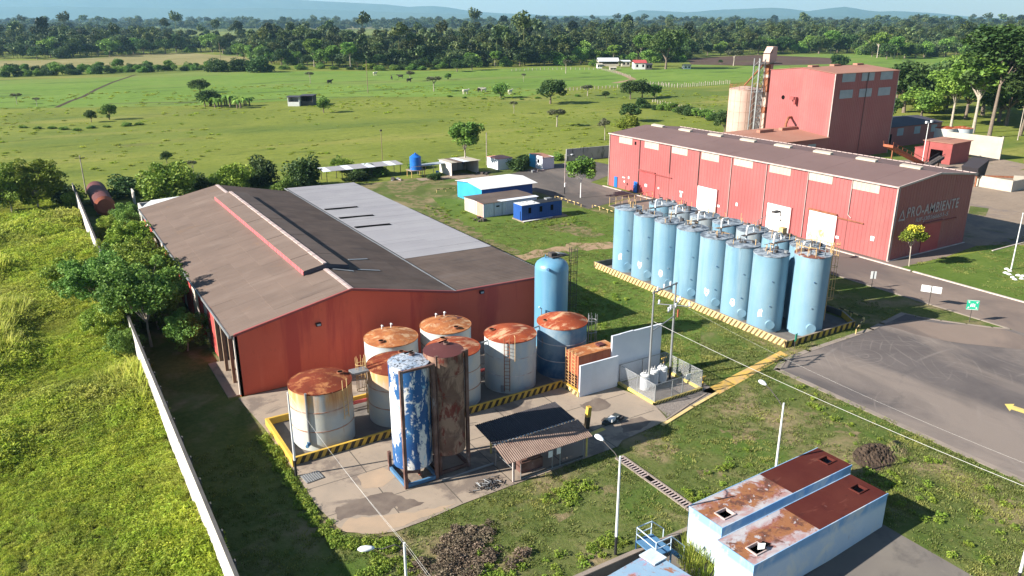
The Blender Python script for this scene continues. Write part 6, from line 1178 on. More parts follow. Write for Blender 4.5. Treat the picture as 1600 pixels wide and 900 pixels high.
def cow(px, py, m, label, rz):
    g = ground_at(px, py); b = MB(m); L_ = 1.0
    pr = [(-.85, .30, 1.05), (-.6, .40, 1.0), (0, .44, .95), (.55, .40, 1.0), (.85, .30, 1.12), (1.15, .17, 1.30), (1.35, .15, 1.36), (1.62, .09, 1.22)]; n = 10; vs = []
    for x, r, z in pr: vs += [(x, r * .72 * math.cos(2 * PI * i / n), z + r * math.sin(2 * PI * i / n)) for i in range(n)]
    fs = [(k_ * n + i, (k_ + 1) * n + i, (k_ + 1) * n + (i + 1) % n, k_ * n + (i + 1) % n) for k_ in range(len(pr) - 1) for i in range(n)] + [tuple(range(n)), tuple(range((len(pr) - 1) * n, len(pr) * n))[::-1]]; b.add(vs, fs, 0, True)
    for x in (-.65, .6):
        for y in (-.2, .2): b.cyl((x, y, .75), (x + .06, y, .4), .13, .07, 8); b.cyl((x + .06, y, .42), (x, y, 0), .065, .06, 8)
    b.cyl((-.85, 0, 1.25), (-1.0, 0, .6), .04, .03, 6); b.cyl((1.3, -.1, 1.45), (1.25, -.28, 1.5), .05, n=6); b.cyl((1.3, .1, 1.45), (1.25, .28, 1.5), .05, n=6)
    o = b.obj('cow', None, (g.x, g.y, 0), rz); o.scale = (1.5, 1.5, 1.4); tag(o, label, 'cow', 'cattle grazing in the pasture')
M['cow_black'] = mat('cow_black', (.03, .025, .02), (.05, .04, .03), 2); M['cow_white'] = mat('cow_white', (.68, .62, .52), (.6, .52, .42), 2)
cow(515, 131, 'cow_black', 'black cow farthest left in the bright pasture', .3); cow(626, 122.5, 'cow_black', 'larger black cow left of the small round tree', 2.6); cow(639, 128.5, 'cow_black', 'black cow below the small umbrella tree', .2); cow(612, 125, 'cow_black', 'small dark cow left of two others', 1.2); cow(586, 118, 'cow_white', 'white cow nearest the forest edge', .4)
cow(727, 147, 'cow_white', 'pale cow left of the black and white pair', .1); cow(750, 144, 'cow_black', 'black cow touching a white one near the big round tree', .2); cow(755.5, 144, 'cow_white', 'white cow touching a black one near the big round tree', 2.9); cow(797, 147.5, 'cow_white', 'white cow just right of the big round tree', .5)
# ------------------------------------------------------------------ foliage
LEAF_TONE = dict(grass_tall=2.25, grass_short=1.6, leaf_bright=1.75, leaf_green=2.45, leaf_dark=1.75, leaf_grey=1.2, leaf_forest=1.5, dead_brush=1.2)
def leaf_mat(name, cols0, rough=.6, trans=.25, jitter=.18, big=0):
    cols = [tuple(q * LEAF_TONE.get(name, 1) for q in c) for c in cols0]
    m = bpy.data.materials.new(name); m.use_nodes = True; k = NT(m); b = k.n['Principled BSDF']; b.inputs['Roughness'].default_value = rough; b.inputs['Specular IOR Level'].default_value = .25
    at = k.N('ShaderNodeAttribute', attribute_name='tint'); c = k.ramp(at.outputs['Fac'], [(i / (len(cols) - 1), q) for i, q in enumerate(cols)])
    oi = k.N('ShaderNodeObjectInfo'); hv = k.N('ShaderNodeHueSaturation'); mr = k.N('ShaderNodeMapRange'); mr.inputs[3].default_value = 1 - jitter; mr.inputs[4].default_value = 1 + jitter * 1.3; k.L(oi.outputs['Random'], mr.inputs[0]); k.L(mr.outputs[0], hv.inputs['Value'])
    m2 = k.N('ShaderNodeMapRange'); m2.inputs[3].default_value = .485; m2.inputs[4].default_value = .515; k.L(k.math('FRACT', k.math('MULTIPLY', oi.outputs['Random'], 7.3)), m2.inputs[0]); k.L(m2.outputs[0], hv.inputs['Hue']); k.L(c, hv.inputs['Color']); c = hv.outputs[0]
    if big:
        n = k.noise(k.coord('W'), big, 5, .6); c = k.mix(k.math('MULTIPLY', k.mask(n, .48, .66), .6), c, (.42, .40, .11)); n = k.noise(k.coord('W'), big * 2.3, 4, .6); c = k.mix(k.math('MULTIPLY', k.mask(n, .55, .68), .5), c, (.14, .21, .03))
    k.L(c, b.inputs['Base Color']); tr = k.N('ShaderNodeBsdfTranslucent'); k.L(c, tr.inputs[0]); mx = k.N('ShaderNodeMixShader'); mx.inputs[0].default_value = trans; k.L(b.outputs[0], mx.inputs[1]); k.L(tr.outputs[0], mx.inputs[2]); k.L(mx.outputs[0], k.n['Material Output'].inputs[0])
    return m
M['leaf_green'] = leaf_mat('leaf_green', [(.022, .05, .010), (.045, .085, .016), (.075, .125, .022), (.12, .17, .03)])
M['leaf_dark'] = leaf_mat('leaf_dark', [(.014, .030, .010), (.026, .052, .014), (.045, .075, .02), (.075, .105, .032)])
M['leaf_bright'] = leaf_mat('leaf_bright', [(.045, .08, .010), (.09, .135, .016), (.14, .185, .024), (.21, .23, .04)])
M['leaf_grey'] = leaf_mat('leaf_grey', [(.05, .06, .03), (.08, .09, .045), (.12, .12, .07), (.17, .16, .10)])
M['leaf_forest'] = leaf_mat('leaf_forest', [(.016, .03, .014), (.03, .05, .02), (.055, .078, .028), (.10, .115, .045)], jitter=.75)
M['leaf_forest_light'] = leaf_mat('leaf_forest_light', [(.04, .06, .02), (.065, .09, .026), (.10, .125, .04), (.17, .17, .075)], jitter=.5)
M['flower_yellow'] = mat('flower_yellow', (.55, .5, .05), rough=.8)
M['grass_tall'] = leaf_mat('grass_tall', [(.07, .10, .010), (.125, .165, .016), (.185, .22, .026), (.28, .28, .06)], jitter=.25, trans=.45, big=.09)
M['grass_short'] = leaf_mat('grass_short', [(.04, .06, .012), (.07, .095, .02), (.11, .13, .035), (.17, .16, .06)], jitter=.25, trans=.3, big=.25)
M['dead_brush'] = leaf_mat('dead_brush', [(.05, .036, .022), (.10, .075, .05), (.17, .13, .09), (.26, .21, .15)], jitter=.2, trans=.1)

def quads_mesh(name, cen, size, m, tint, rg_, flat=0.0, aspect=.6, extra=None):
    """leaf-sized faces: cen (n,3), size (n,), each bent along its midrib (two triangles)"""
    n = len(cen); nrm = rg_.normal(size=(n, 3)); nrm[:, 2] = np.abs(nrm[:, 2]) + flat; nrm /= np.linalg.norm(nrm, axis=1)[:, None]
    a = rg_.normal(size=(n, 3)); a -= (a * nrm).sum(1)[:, None] * nrm; a /= np.linalg.norm(a, axis=1)[:, None]; b_ = np.cross(nrm, a)
    s = size[:, None]; v = np.stack([cen - a * s, cen + b_ * s * aspect + nrm * s * .25, cen + a * s, cen - b_ * s * aspect + nrm * s * .25], 1).reshape(-1, 3)
    f = np.arange(4 * n).reshape(-1, 4); tri = np.concatenate([f[:, [0, 1, 2]], f[:, [0, 2, 3]]], 0)
    tv = np.repeat(tint, 4)
    return raw_mesh(name, v, tri, m, tv)
def raw_mesh(name, v, tri, m, tv):
    me = bpy.data.meshes.new(name); me.vertices.add(len(v)); me.vertices.foreach_set('co', v.astype(np.float32).ravel()); me.loops.add(len(tri) * 3); me.loops.foreach_set('vertex_index', tri.astype(np.int32).ravel())
    me.polygons.add(len(tri)); me.polygons.foreach_set('loop_start', np.arange(0, len(tri) * 3, 3, dtype=np.int32)); me.materials.append(M[m]); me.update(calc_edges=True)
    at = me.attributes.new('tint', 'FLOAT', 'POINT'); at.data.foreach_set('value', np.clip(tv, 0, 1).astype(np.float32)); return me
def crown_mesh(name, m, seed, n=1200, r=(1, 1, .8), c=(0, 0, 1.2), clumps=14, leaf=.12, cr=.42, hollow=.55, lower=.0, aspect=.6):
    """foliage of a crown as separated leaf clumps of different tone, in units of the crown radius"""
    g = np.random.default_rng(seed); d = g.normal(size=(clumps, 3)); d[:, 2] = np.where(d[:, 2] < -lower, -d[:, 2] * .5, d[:, 2]); d /= np.linalg.norm(d, axis=1)[:, None]
    cc = d * g.uniform(hollow, .92, (clumps, 1)) * np.array(r) * (1 - cr * .6) * g.uniform(.72, 1.18, (clumps, 1)); crr = cr * g.uniform(.6, 1.25, clumps); tn = g.uniform(.15, .85, clumps)
    k = g.integers(0, clumps, n); p = g.normal(size=(n, 3)); p /= np.linalg.norm(p, axis=1)[:, None]; p *= (g.uniform(.35, 1, n) ** .5)[:, None]
    cen = cc[k] + p * crr[k][:, None] * np.array([1, 1, .75]) + np.array(c); ti = tn[k] * .6 + g.uniform(0, .4, n)
    return quads_mesh(name, cen, leaf * g.uniform(.6, 1.3, n), m, ti, g, .55, aspect), cc + np.array(c)
def trunk_mesh(name, m, seed, ends, h=1.0, r0=.07, forks=7, lean=(0, 0)):
    g = random.Random(seed); b = MB(m); top = Vector((lean[0], lean[1], h)); mid = Vector((lean[0] * .4 + g.uniform(-.03, .03), lean[1] * .4 + g.uniform(-.03, .03), h * .5))
    b.cyl((0, 0, 0), mid, r0, r0 * .75, 8, False); b.cyl(mid, top, r0 * .75, r0 * .55, 8, False); ends = list(ends); g.shuffle(ends)
    for e in ends[:forks]:
        e = Vector(e); q = mid.lerp(top, g.uniform(.3, 1)); k = q.lerp(e, .5) + Vector((g.uniform(-.06, .06), g.uniform(-.06, .06), .05)); b.cyl(q, k, r0 * .4, r0 * .25, 6, False); b.cyl(k, e, r0 * .25, r0 * .08, 5, False)
    return b.mesh(name)
TREE = {}
def kind(key, leafm, barkm, seed, n=1200, r=(1, 1, .8), cz=1.5, th=1.0, clumps=14, leaf=.11, cr=.42, r0=.07, hollow=.55, forks=7, lean=(0, 0), lower=0.):
    cm_, cc = crown_mesh('crown', leafm, seed, n, r, (lean[0], lean[1], cz), clumps, leaf, cr, hollow, lower); TREE[key] = (trunk_mesh('trunk', barkm, seed, cc, th, r0, forks, lean), cm_)
kind('round', 'leaf_green', 'bark', 1, 2400, (1, 1, .9), .98, .5, 22, .08, .36, lower=.7)
kind('round2', 'leaf_green', 'bark', 2, 2400, (1.1, .9, .85), .95, .5, 18, .08, .38, lower=.7)
kind('dark', 'leaf_dark', 'bark', 3, 2400, (1, 1, .95), .95, .5, 22, .08, .36, lower=.7)
kind('dark2', 'leaf_dark', 'bark', 4, 2400, (1.15, 1, .85), .9, .5, 24, .08, .34, lower=.7)
kind('thin', 'leaf_grey', 'bark_pale', 5, 500, (1, 1, .75), 2.1, 1.6, 10, .12, .34, .06, .6, 10)
kind('umbrella', 'leaf_grey', 'bark_pale', 6, 800, (1, 1, .42), 1.7, 1.4, 14, .11, .36, .07, .7, 10)
kind('bush', 'leaf_green', 'bark', 7, 2800, (1, 1, .75), .46, .3, 22, .075, .38, .06, lower=1)
kind('bush_bright', 'leaf_bright', 'bark', 8, 4200, (1, 1, .8), .5, .3, 28, .062, .34, .05, lower=1)
kind('bush_dark', 'leaf_dark', 'bark', 9, 2800, (1.1, .9, .7), .42, .3, 22, .075, .38, .05, lower=1)
kind('tall', 'leaf_dark', 'bark', 10, 7000, (1, 1, 1.25), 1.9, 1.7, 44, .06, .28, .04, .5, 18, (.3, 0), .5)
kind('tall2', 'leaf_green', 'bark_pale', 11, 4200, (1, 1, 1.1), 1.8, 1.5, 28, .075, .32, .05, .5, 14, (0, 0), .5)
kind('big', 'leaf_dark', 'bark', 12, 5200, (1, 1, .82), .92, .5, 34, .06, .30, .06, .72, 9, lower=.5)
kind('big_yard', 'leaf_green', 'bark_pale', 13, 16000, (1, 1, .80), 1.05, .7, 110, .032, .17, .03, .3, 30, lower=.8)
kind('yard_dense', 'leaf_bright', 'bark_pale', 14, 14000, (1, 1, .95), .85, .6, 80, .038, .22, .03, .35, 20, lower=1)
kind('yard_dark', 'leaf_green', 'bark_pale', 15, 12000, (1, 1, .95), .85, .6, 70, .04, .24, .03, .35, 18, lower=1)
kind('lollipop', 'leaf_green', 'white', 16, 3800, (1, 1, .92), 1.75, 1.2, 26, .07, .34, .045, .6, 8, lower=.6)
kind('acacia', 'leaf_bright', 'bark_pale', 17, 3600, (1, 1, .62), 1.95, 1.7, 26, .07, .32, .045, .6, 12, (.08, .05), lower=.2)
kind('sparse', 'leaf_grey', 'bark_pale', 18, 420, (.9, .9, 1.1), 2.0, 2.2, 12, .12, .28, .06, .7, 14, (.1, 0))
FOREST = ['round', 'round2', 'dark', 'dark2', 'tall', 'tall2', 'bush']
def tree(key, x, y, rad, label, group=None, rz=None, hz=1.0, cat='tree', name='tree', z=0):
    t = thing(name, label, cat, (x, y, z), random.uniform(0, 6.28) if rz is None else rz, group); t.scale = (rad, rad, rad * hz)
    link('trunk', TREE[key][0], t); link('crown', TREE[key][1], t); return t
def ptree(key, px, py, wpx, label, hz=1.0, group=None, cat='tree', name='tree', rz=None):
    g = ground_at(px, py); return tree(key, g.x, g.y, metres(px, py, wpx) / 2, label, group, rz, hz, cat, name)
# trees on the site
tree('lollipop', 70.3, 47.8, 3.0, 'lone round green tree with a whitewashed trunk beside the far asphalt lot', rz=.4, hz=.92)
t = tree('acacia', 81.9, -7.3, 1.95, 'small green tree with yellow blossom in front of the shaded red gable', rz=1.0, hz=1.02)
cmx, _ = crown_mesh('blossom', 'leaf_bright', 91, 500, (.5, .5, .12), (0, 0, 2.5), 5, .06, .28, .8); cmx.materials.clear(); cmx.materials.append(M['flower_yellow']); link('blossom', cmx, t)
# trees along the boundary wall
wall_trees = [('big_yard', -4.8, 15.5, 4.9, 1.08, 'biggest tree leaning over the boundary wall, its dark crown reaching the gable porch', .2), ('yard_dense', -3.4, 24.0, 4.4, 1.05, 'bushy green tree between the wall and the red and cream panels', 1.2),
    ('big_yard', -8.2, 26.0, 4.6, .95, 'grey green tree spilling over the wall into the tall grass', 2.6), ('yard_dense', -3.0, 33.0, 4.0, 1.0, 'bright green tree against the middle of the warehouse side', 3.4), ('yard_dense', -3.0, 42.0, 4.0, 1.05, 'bright tree beside the far half of the warehouse side', .8),
    ('yard_dense', -10.0, 33.5, 3.8, .9, 'spreading tree on the grass side of the wall, left of the others', 5.1), ('yard_dark', -4.8, 38.0, 3.0, 1.1, 'darker slim tree inside the wall behind the grey green one', 2.0), ('yard_dense', -2.2, 50.5, 2.6, 1.1, 'tree at the far left corner of the brown roof', 4.0),
    ('yard_dark', -3.5, 20.0, 3.4, .95, 'shaded tree under the biggest tree', 3.0), ('yard_dense', -8.2, 21.5, 2.6, .8, 'small bright tree leaning out of the wall above the grass', 1.7), ('yard_dark', -1.6, 56.5, 2.2, 1.5, 'small dark tree whose shadow falls on the white lean-to', .6), ('yard_dense', -4.0, 58.5, 2.8, .9, 'leafy tree in front of the horizontal tank', 2.4), ('yard_dark', -1.0, 64.0, 2.6, 1.1, 'dark tree between the lean-to and the horizontal tank', 5.0)]
wall_trees += [('yard_dense', -7.6, 17.2, 2.3, 1.3, 'light sapling poking out over the wall beside the biggest tree', .3), ('yard_dark', -2.0, 12.6, 2.6, 1.0, 'low dark bush tree between the biggest tree and the gable porch', 1.1), ('yard_dense', -5.6, 21.8, 2.2, 1.6, 'upright bright sapling astride the wall behind the biggest tree', 2.2), ('yard_dense', -1.6, 28.2, 2.0, 1.5, 'slim bright tree touching the red and cream panels', 3.3), ('yard_dense', -6.4, 30.4, 2.1, 1.5, 'slim light tree on the line of the wall', 4.4), ('yard_dark', -1.7, 37.8, 1.9, 1.6, 'slim darker tree under the middle of the eaves', 5.5), ('yard_dense', -5.8, 44.6, 2.0, 1.3, 'small bright tree on the wall near its far half', .9), ('yard_dark', -7.2, 13.4, 2.0, 1.0, 'greyish bush drooping over the white wall top', 1.9)]
for k_, x, y, rd, hz, lb, rz in wall_trees: tree(k_, x, y, rd, lb, None, rz, hz)
# shrubs and trees at the field edge
edge = [('yard_dense', 20, 335, 84, 1.0, 'big shrub at the left edge beyond the tall grass'), ('yard_dense', 62, 330, 92, .95, 'large dark shrub left of the horizontal tank'), ('bush_dark', 100, 318, 50, 1, 'dark shrub by the end of the boundary wall'), ('bush_bright', 118, 324, 36, 1.1, 'light green shrub on the end of the boundary wall'),
    ('bush_dark', 195, 308, 60, .9, 'dark shrub right of the horizontal tank'), ('bush_bright', 262, 314, 86, 1.1, 'bright yellow-green shrub behind the white lean-to'), ('bush_dark', 305, 298, 50, .9, 'dark shrub at the left foot of the far ridge'), ('bush_bright', 367, 302, 66, 1.1, 'yellow-green shrub behind the warehouse ridge'), ('bush_dark', 400, 292, 50, .9, 'dark shrub behind the near annex roof end'),
    ('bush_dark', 408, 288, 60, 1.2, 'dark leaning tree behind the far end of the warehouse'), ('bush_dark', 478, 292, 66, 1.25, 'dense dark tree behind the left end of the long canopy'), ('bush', 528, 266, 28, 1.3, 'slim tree behind the long canopy'), ('bush_bright', 535, 268, 36, .9, 'light bush behind the middle of the long canopy'), ('thin', 303, 274, 14, 1.2, 'narrow climber-covered stump in the field'), ('dark', 261, 255, 18, 1.2, 'little round bush tree alone in the field left of the ridge'),
    ('bush', 448, 300, 50, .8, 'green scrub behind the white annex edge'), ('bush', 580, 274, 60, .5, 'low scrub beneath the long canopy'), ('bush_dark', 560, 282, 46, .6, 'dark scrub in the shade of the long canopy'),
    ('tall2', 727, 266, 62, .95, 'tree with a thick pale trunk behind the white shelter'), ('bush', 764, 254, 18, 1.3, 'small tree behind the grey pole'), ('thin', 791, 258, 16, .6, 'bare little bush behind the white box hut'), ('bush_dark', 812, 266, 42, .9, 'dark hedge bush between the white box hut and the light blue house'), ('bush_dark', 820, 258, 30, 1.0, 'dark tree behind the light blue house'), ('bush', 870, 250, 26, .8, 'low palm-like bush at the end of the mildewed wall'), ('bush_dark', 680, 280, 30, .6, 'low dark scrub beside the water tank'),
    ('bush', 655, 262, 40, .5, 'scrub behind the blue water tank'), ('bush_dark', 228, 296, 34, .9, 'dark shrub left of the yellow-green one'), ('bush', 12, 300, 40, .8, 'shrub at the left edge below the pole'), ('bush_dark', 330, 292, 40, .7, 'low dark shrub between two yellow-green ones')]
for k_, px, py, wpx, hz, lb in edge: ptree(k_, px, py, wpx, lb, hz)
fieldt = [('round', 171, 187, 24, .95, 'round bushy tree, right one of the pair in the left pasture'), ('dark', 143, 191, 17, 1.0, 'smaller dark tree, left one of the pair in the left pasture'), ('thin', 27, 163, 15, .6, 'thin tree at the far left of the pasture'), ('thin', 58, 166, 12, .6, 'tiny forked tree beside the thin left one'), ('dark2', 313, 145, 30, .65, 'dark flat bush tree above the banana clump'), ('dark2', 328, 166, 34, .7, 'bush at the left of the banana clump'),
    ('round2', 506, 176, 27, .85, 'round tree beside the field hut'), ('thin', 485, 130, 14, .75, 'thin tree above the field hut'), ('umbrella', 641, 127, 16, .7, 'little umbrella tree among the black cows'), ('thin', 678, 143, 26, .55, 'sparse tree in the middle of the pasture'), ('round', 700, 125, 12, .9, 'small tree right of the umbrella tree'), ('dark', 737, 110, 32, .7, 'round tree on the forest edge meadow'), ('dark2', 714, 112, 26, .6, 'darker tree touching the forest edge left of the round one'), ('round', 782, 153, 30, .8, 'round tree with cattle on both sides'),
    ('thin', 803, 178, 13, .95, 'small tree with a thin white trunk'), ('dark', 860, 162, 52, .72, 'big dark tree with drooping sides in the middle pasture'), ('thin', 818, 128, 9, .9, 'thin tree left of the farm fence'), ('umbrella', 884, 115, 17, .9, 'small tree with its shade on the meadow left of the farm'), ('umbrella', 918, 150, 22, .55, 'flat topped pale tree right of the big dark tree'), ('umbrella', 870, 198, 32, .62, 'dry umbrella tree near the lower pasture'), ('sparse', 945, 219, 26, .75, 'tall sparse grey tree just left of the red shed roof'),
    ('dark', 985, 155, 34, .85, 'left tree of the close group above the red shed'), ('dark2', 1003, 154, 34, .85, 'middle tree of the close group above the red shed'), ('round', 1022, 152, 26, .8, 'right, paler tree of the close group above the red shed'), ('dark', 986, 190, 38, .75, 'dark tree just above the end of the red shed roof'), ('bush_bright', 980, 203, 40, .8, 'bright bush at the far corner of the red shed'), ('dark2', 946, 153, 12, .9, 'small dark bush left of the close group'), ('dark', 1132, 208, 36, .95, 'dark tree against the left side of the cream silo'), ('umbrella', 1146, 103, 28, .6, 'dark domed tree on the ploughed field'),
    ('dark', 1126, 100, 8, .8, 'small tree left of the domed tree'), ('big', 1040, 108, 66, .9, 'huge round dark tree beside the red roofed farmhouse'), ('round2', 1012, 104, 30, .85, 'paler tree pressed against the huge round tree'), ('umbrella', 969, 108, 10, .9, 'reddish little tree in the farmyard'), ('round', 910, 99, 36, .95, 'pale flowering tree at the left of the farm'), ('bush', 928, 104, 18, .8, 'bush beside the long white farm roof'), ('bush_dark', 1310, 102, 32, .7, 'green bush behind the tower block roof'), ('bush_dark', 1420, 105, 14, 1.0, 'dark lone tree on the meadow right of the tower'), ('thin', 1480, 103, 8, .8, 'thin sapling on the meadow right of the tower'), ('bush_dark', 408, 113, 46, .7, 'dark bush clump at the left end of the bright pasture'), ('bush_dark', 340, 112, 44, .6, 'long dark hedge bush along the stubble field'), ('bush_dark', 378, 111, 44, .6, 'dark hedge bush left of the dark clump')]
for k_, px, py, wpx, hz, lb in fieldt: ptree(k_, px, py, wpx, lb, hz * 1.2)
# right hand group
right = [('tall', 1545, 215, 108, .88, 'tallest pale trunked tree leaning at the right edge', None), ('tall2', 1520, 208, 78, .92, 'broad tree over the cream yard wall', None), ('tall', 1594, 212, 84, .85, 'tall dark tree cut by the right edge', None), ('tall2', 1486, 198, 62, .85, 'yellow-green tree behind the side shed end', None), ('dark', 1412, 176, 66, .9, 'dense dark tree right behind the tower block', None), ('round2', 1440, 186, 50, .7, 'green tree above the side shed roof', None), ('bush_bright', 1452, 176, 50, .55, 'bright green thicket above the side shed', None), ('dark2', 1466, 150, 50, .8, 'dark tree behind the bright thicket', None), ('round', 1500, 150, 60, .8, 'green tree between the meadow and the tall trees', None), ('dark', 1560, 190, 60, .8, 'dark lower tree among the tall right hand trees', None), ('dark2', 1600, 180, 70, 1.0, 'dark mass of a tree at the right border', None), ('round', 1410, 150, 40, .8, 'green tree left of the meadow gap', None), ('dark', 1385, 190, 30, 1.0, 'dark tree touching the tower block corner', None)]
right += [('dark', px, py, w_, h_, 'dark tree in the upper right group, %s' % q, None) for px, py, w_, h_, q in ((1400, 165, 46, 1.0, 'at the tower wall'), (1432, 160, 50, .9, 'above the side shed roof'), (1478, 172, 56, 1.0, 'left of the tall pale trunks'), (1508, 186, 60, 1.1, 'under the broad tree'), (1535, 180, 66, 1.1, 'behind the leaning trunk'), (1572, 196, 60, 1.1, 'right of the leaning trunk'), (1600, 160, 70, .9, 'cut by the picture edge'), (1530, 140, 60, .8, 'farther back over the meadow'), (1575, 132, 60, .8, 'farthest back at the right'))]
for k_, px, py, wpx, hz, lb, gr in right: ptree(k_, px, py, wpx * 1.22, lb, hz * (.92 if k_[0] == 't' else 1.15), gr)
# hedge rows in the pastures
def hedge(px, n, w_, label, keys=('bush_dark', 'bush', 'bush_dark', 'round'), hz=.9, group=None, sp=3):
    for i in range(n):
        f = i / max(1, n - 1) * (len(px) - 1); k_ = min(int(f), len(px) - 2); x = px[k_][0] + (px[k_ + 1][0] - px[k_][0]) * (f - k_) + random.uniform(-sp, sp); y = px[k_][1] + (px[k_ + 1][1] - px[k_][1]) * (f - k_) + random.uniform(-1, 1)
        ptree(random.choice(keys), x, y, w_ * random.uniform(.7, 1.3), label, hz * random.uniform(.7, 1.2), group, 'shrub', 'shrub')
hedge([(1000, 168), (1060, 176), (1110, 188), (1135, 190)], 16, 22, 'dark green shrub in the hedge running down to the cream silo', group='hedge beside the cream silo')
hedge([(0, 120), (90, 117), (200, 113), (300, 110), (400, 108), (10, 112), (150, 111), (240, 108)], 72, 15, 'low shrub in the hedge above the left bright pasture', hz=.95, group='hedge above the left bright pasture')
hedge([(420, 108), (540, 108), (620, 110), (690, 108)], 15, 22, 'low shrub in front of the forest behind the cows', ('bush', 'bush_dark', 'bush_bright'), .6, 'shrubs between the forest and the cow pasture')
hedge([(40, 200), (120, 203), (220, 196)], 9, 16, 'low weed clump in the left field', ('bush',), .4, 'weed clumps in the left field')
hedge([(700, 152), (800, 156), (900, 150)], 8, 10, 'tiny scrub along the line between the two pastures', ('bush',), .5, 'scrub between the two pastures')
# banana clump: individual plants with arching leaves
def banana(seed):
    g = np.random.default_rng(seed); v = []; t = []; tv = []
    for i in range(11):
        a = g.uniform(0, 2 * PI); L_ = g.uniform(1.0, 1.7); w_ = .26; d = np.array([math.cos(a), math.sin(a), 0]); q = np.array([-d[1], d[0], 0]); o = len(v); up = g.uniform(.5, 1.3)
        for k_ in range(6):
            s = k_ / 5; p = d * L_ * s + np.array([0, 0, 1.5 + up * s - 1.5 * s * s]); wd = w_ * math.sin(PI * (.12 + .85 * s)); v += [p - q * wd, p + q * wd]; tv += [g.uniform(.3, 1)] * 2
        for k_ in range(5): e = o + 2 * k_; t += [(e, e + 1, e + 3), (e, e + 3, e + 2)]
    return raw_mesh('leaves', np.array(v), np.array(t), 'leaf_green', np.array(tv))
bn = [banana(i) for i in range(3)]; bs_ = MB('bark').cyl((0, 0, 0), (0, 0, 1.55), .16, .1, 8).mesh('stem')
for i in range(15):
    g = ground_at(322 + i * 4.9 + random.uniform(-2, 2), 167 + random.uniform(-3, 3)); t = thing('banana_plant', 'banana plant with arching leaves in the clump of the middle left pasture', 'banana plant', (g.x, g.y, 0), i * 1.7, 'banana plants in the pasture'); s = random.uniform(1.6, 2.4); t.scale = (s, s, s); link('leaves', bn[i % 3], t); link('stem', bs_, t)

# ------------------------------------------------------------------ scattered growth (points with instances)
def scatter(name, pts, rot, scl, idx, meshes, kindtag='stuff', hscale=None):
    src = bpy.data.collections.new(name + '_source')
    for i, me in enumerate(meshes): src.objects.link(bpy.data.objects.new('%s_%02d' % (name, i), me))
    me = bpy.data.meshes.new(name); me.vertices.add(len(pts)); me.vertices.foreach_set('co', np.asarray(pts, np.float32).ravel())
    for n_, ty, val in (('rot', 'FLOAT', rot), ('scl', 'FLOAT', scl), ('idx', 'INT', idx), ('hsc', 'FLOAT', scl if hscale is None else hscale)): at = me.attributes.new(n_, ty, 'POINT'); at.data.foreach_set('value', np.asarray(val, np.int32 if ty == 'INT' else np.float32))
    o = bpy.data.objects.new(name, me); COL.objects.link(o); o['kind'] = kindtag
    ng = bpy.data.node_groups.new(name + '_nodes', 'GeometryNodeTree'); ng.interface.new_socket('Geometry', in_out='INPUT', socket_type='NodeSocketGeometry'); ng.interface.new_socket('Geometry', in_out='OUTPUT', socket_type='NodeSocketGeometry')
    N = ng.nodes.new; L = ng.links.new; gi, go = N('NodeGroupInput'), N('NodeGroupOutput'); ci = N('GeometryNodeCollectionInfo'); ci.inputs['Collection'].default_value = src; ci.inputs['Separate Children'].default_value = True; ci.inputs['Reset Children'].default_value = True
    ip = N('GeometryNodeInstanceOnPoints'); ip.inputs['Pick Instance'].default_value = True
    def A(n_, dt): a = N('GeometryNodeInputNamedAttribute'); a.data_type = dt; a.inputs['Name'].default_value = n_; return a.outputs[0]
    cx = N('ShaderNodeCombineXYZ'); L(A('rot', 'FLOAT'), cx.inputs[2]); sc = N('ShaderNodeCombineXYZ'); s_ = A('scl', 'FLOAT'); L(s_, sc.inputs[0]); L(s_, sc.inputs[1]); L(A('hsc', 'FLOAT'), sc.inputs[2])
    mtp = N('GeometryNodeMeshToPoints'); L(gi.outputs[0], mtp.inputs['Mesh']); L(mtp.outputs[0], ip.inputs['Points']); L(ci.outputs[0], ip.inputs['Instance']); L(A('idx', 'INT'), ip.inputs['Instance Index']); L(cx.outputs[0], ip.inputs['Rotation']); L(sc.outputs[0], ip.inputs['Scale']); L(ip.outputs[0], go.inputs[0])
    mod = o.modifiers.new('scatter', 'NODES'); mod.node_group = ng; return o
def inside(poly, x, y):
    r = np.zeros(len(x), bool); n = len(poly)
    for i in range(n):
        x0, y0 = poly[i]; x1, y1 = poly[(i + 1) % n]; c_ = ((y0 > y) != (y1 > y)) & (x < (x1 - x0) * (y - y0) / ((y1 - y0) if abs(y1 - y0) > 1e-9 else 1e-9) + x0); r ^= c_
    return r
def value_noise(x, y, s, seed):
    g = np.random.default_rng(seed); T_ = g.random((64, 64)); u, v = x * s, y * s; i, j = np.floor(u).astype(int), np.floor(v).astype(int); fx_, fy_ = u - i, v - j; fx_, fy_ = fx_ * fx_ * (3 - 2 * fx_), fy_ * fy_ * (3 - 2 * fy_)
    q = lambda a, b_: T_[a % 64, b_ % 64]; return (q(i, j) * (1 - fx_) + q(i + 1, j) * fx_) * (1 - fy_) + (q(i, j + 1) * (1 - fx_) + q(i + 1, j + 1) * fx_) * fy_
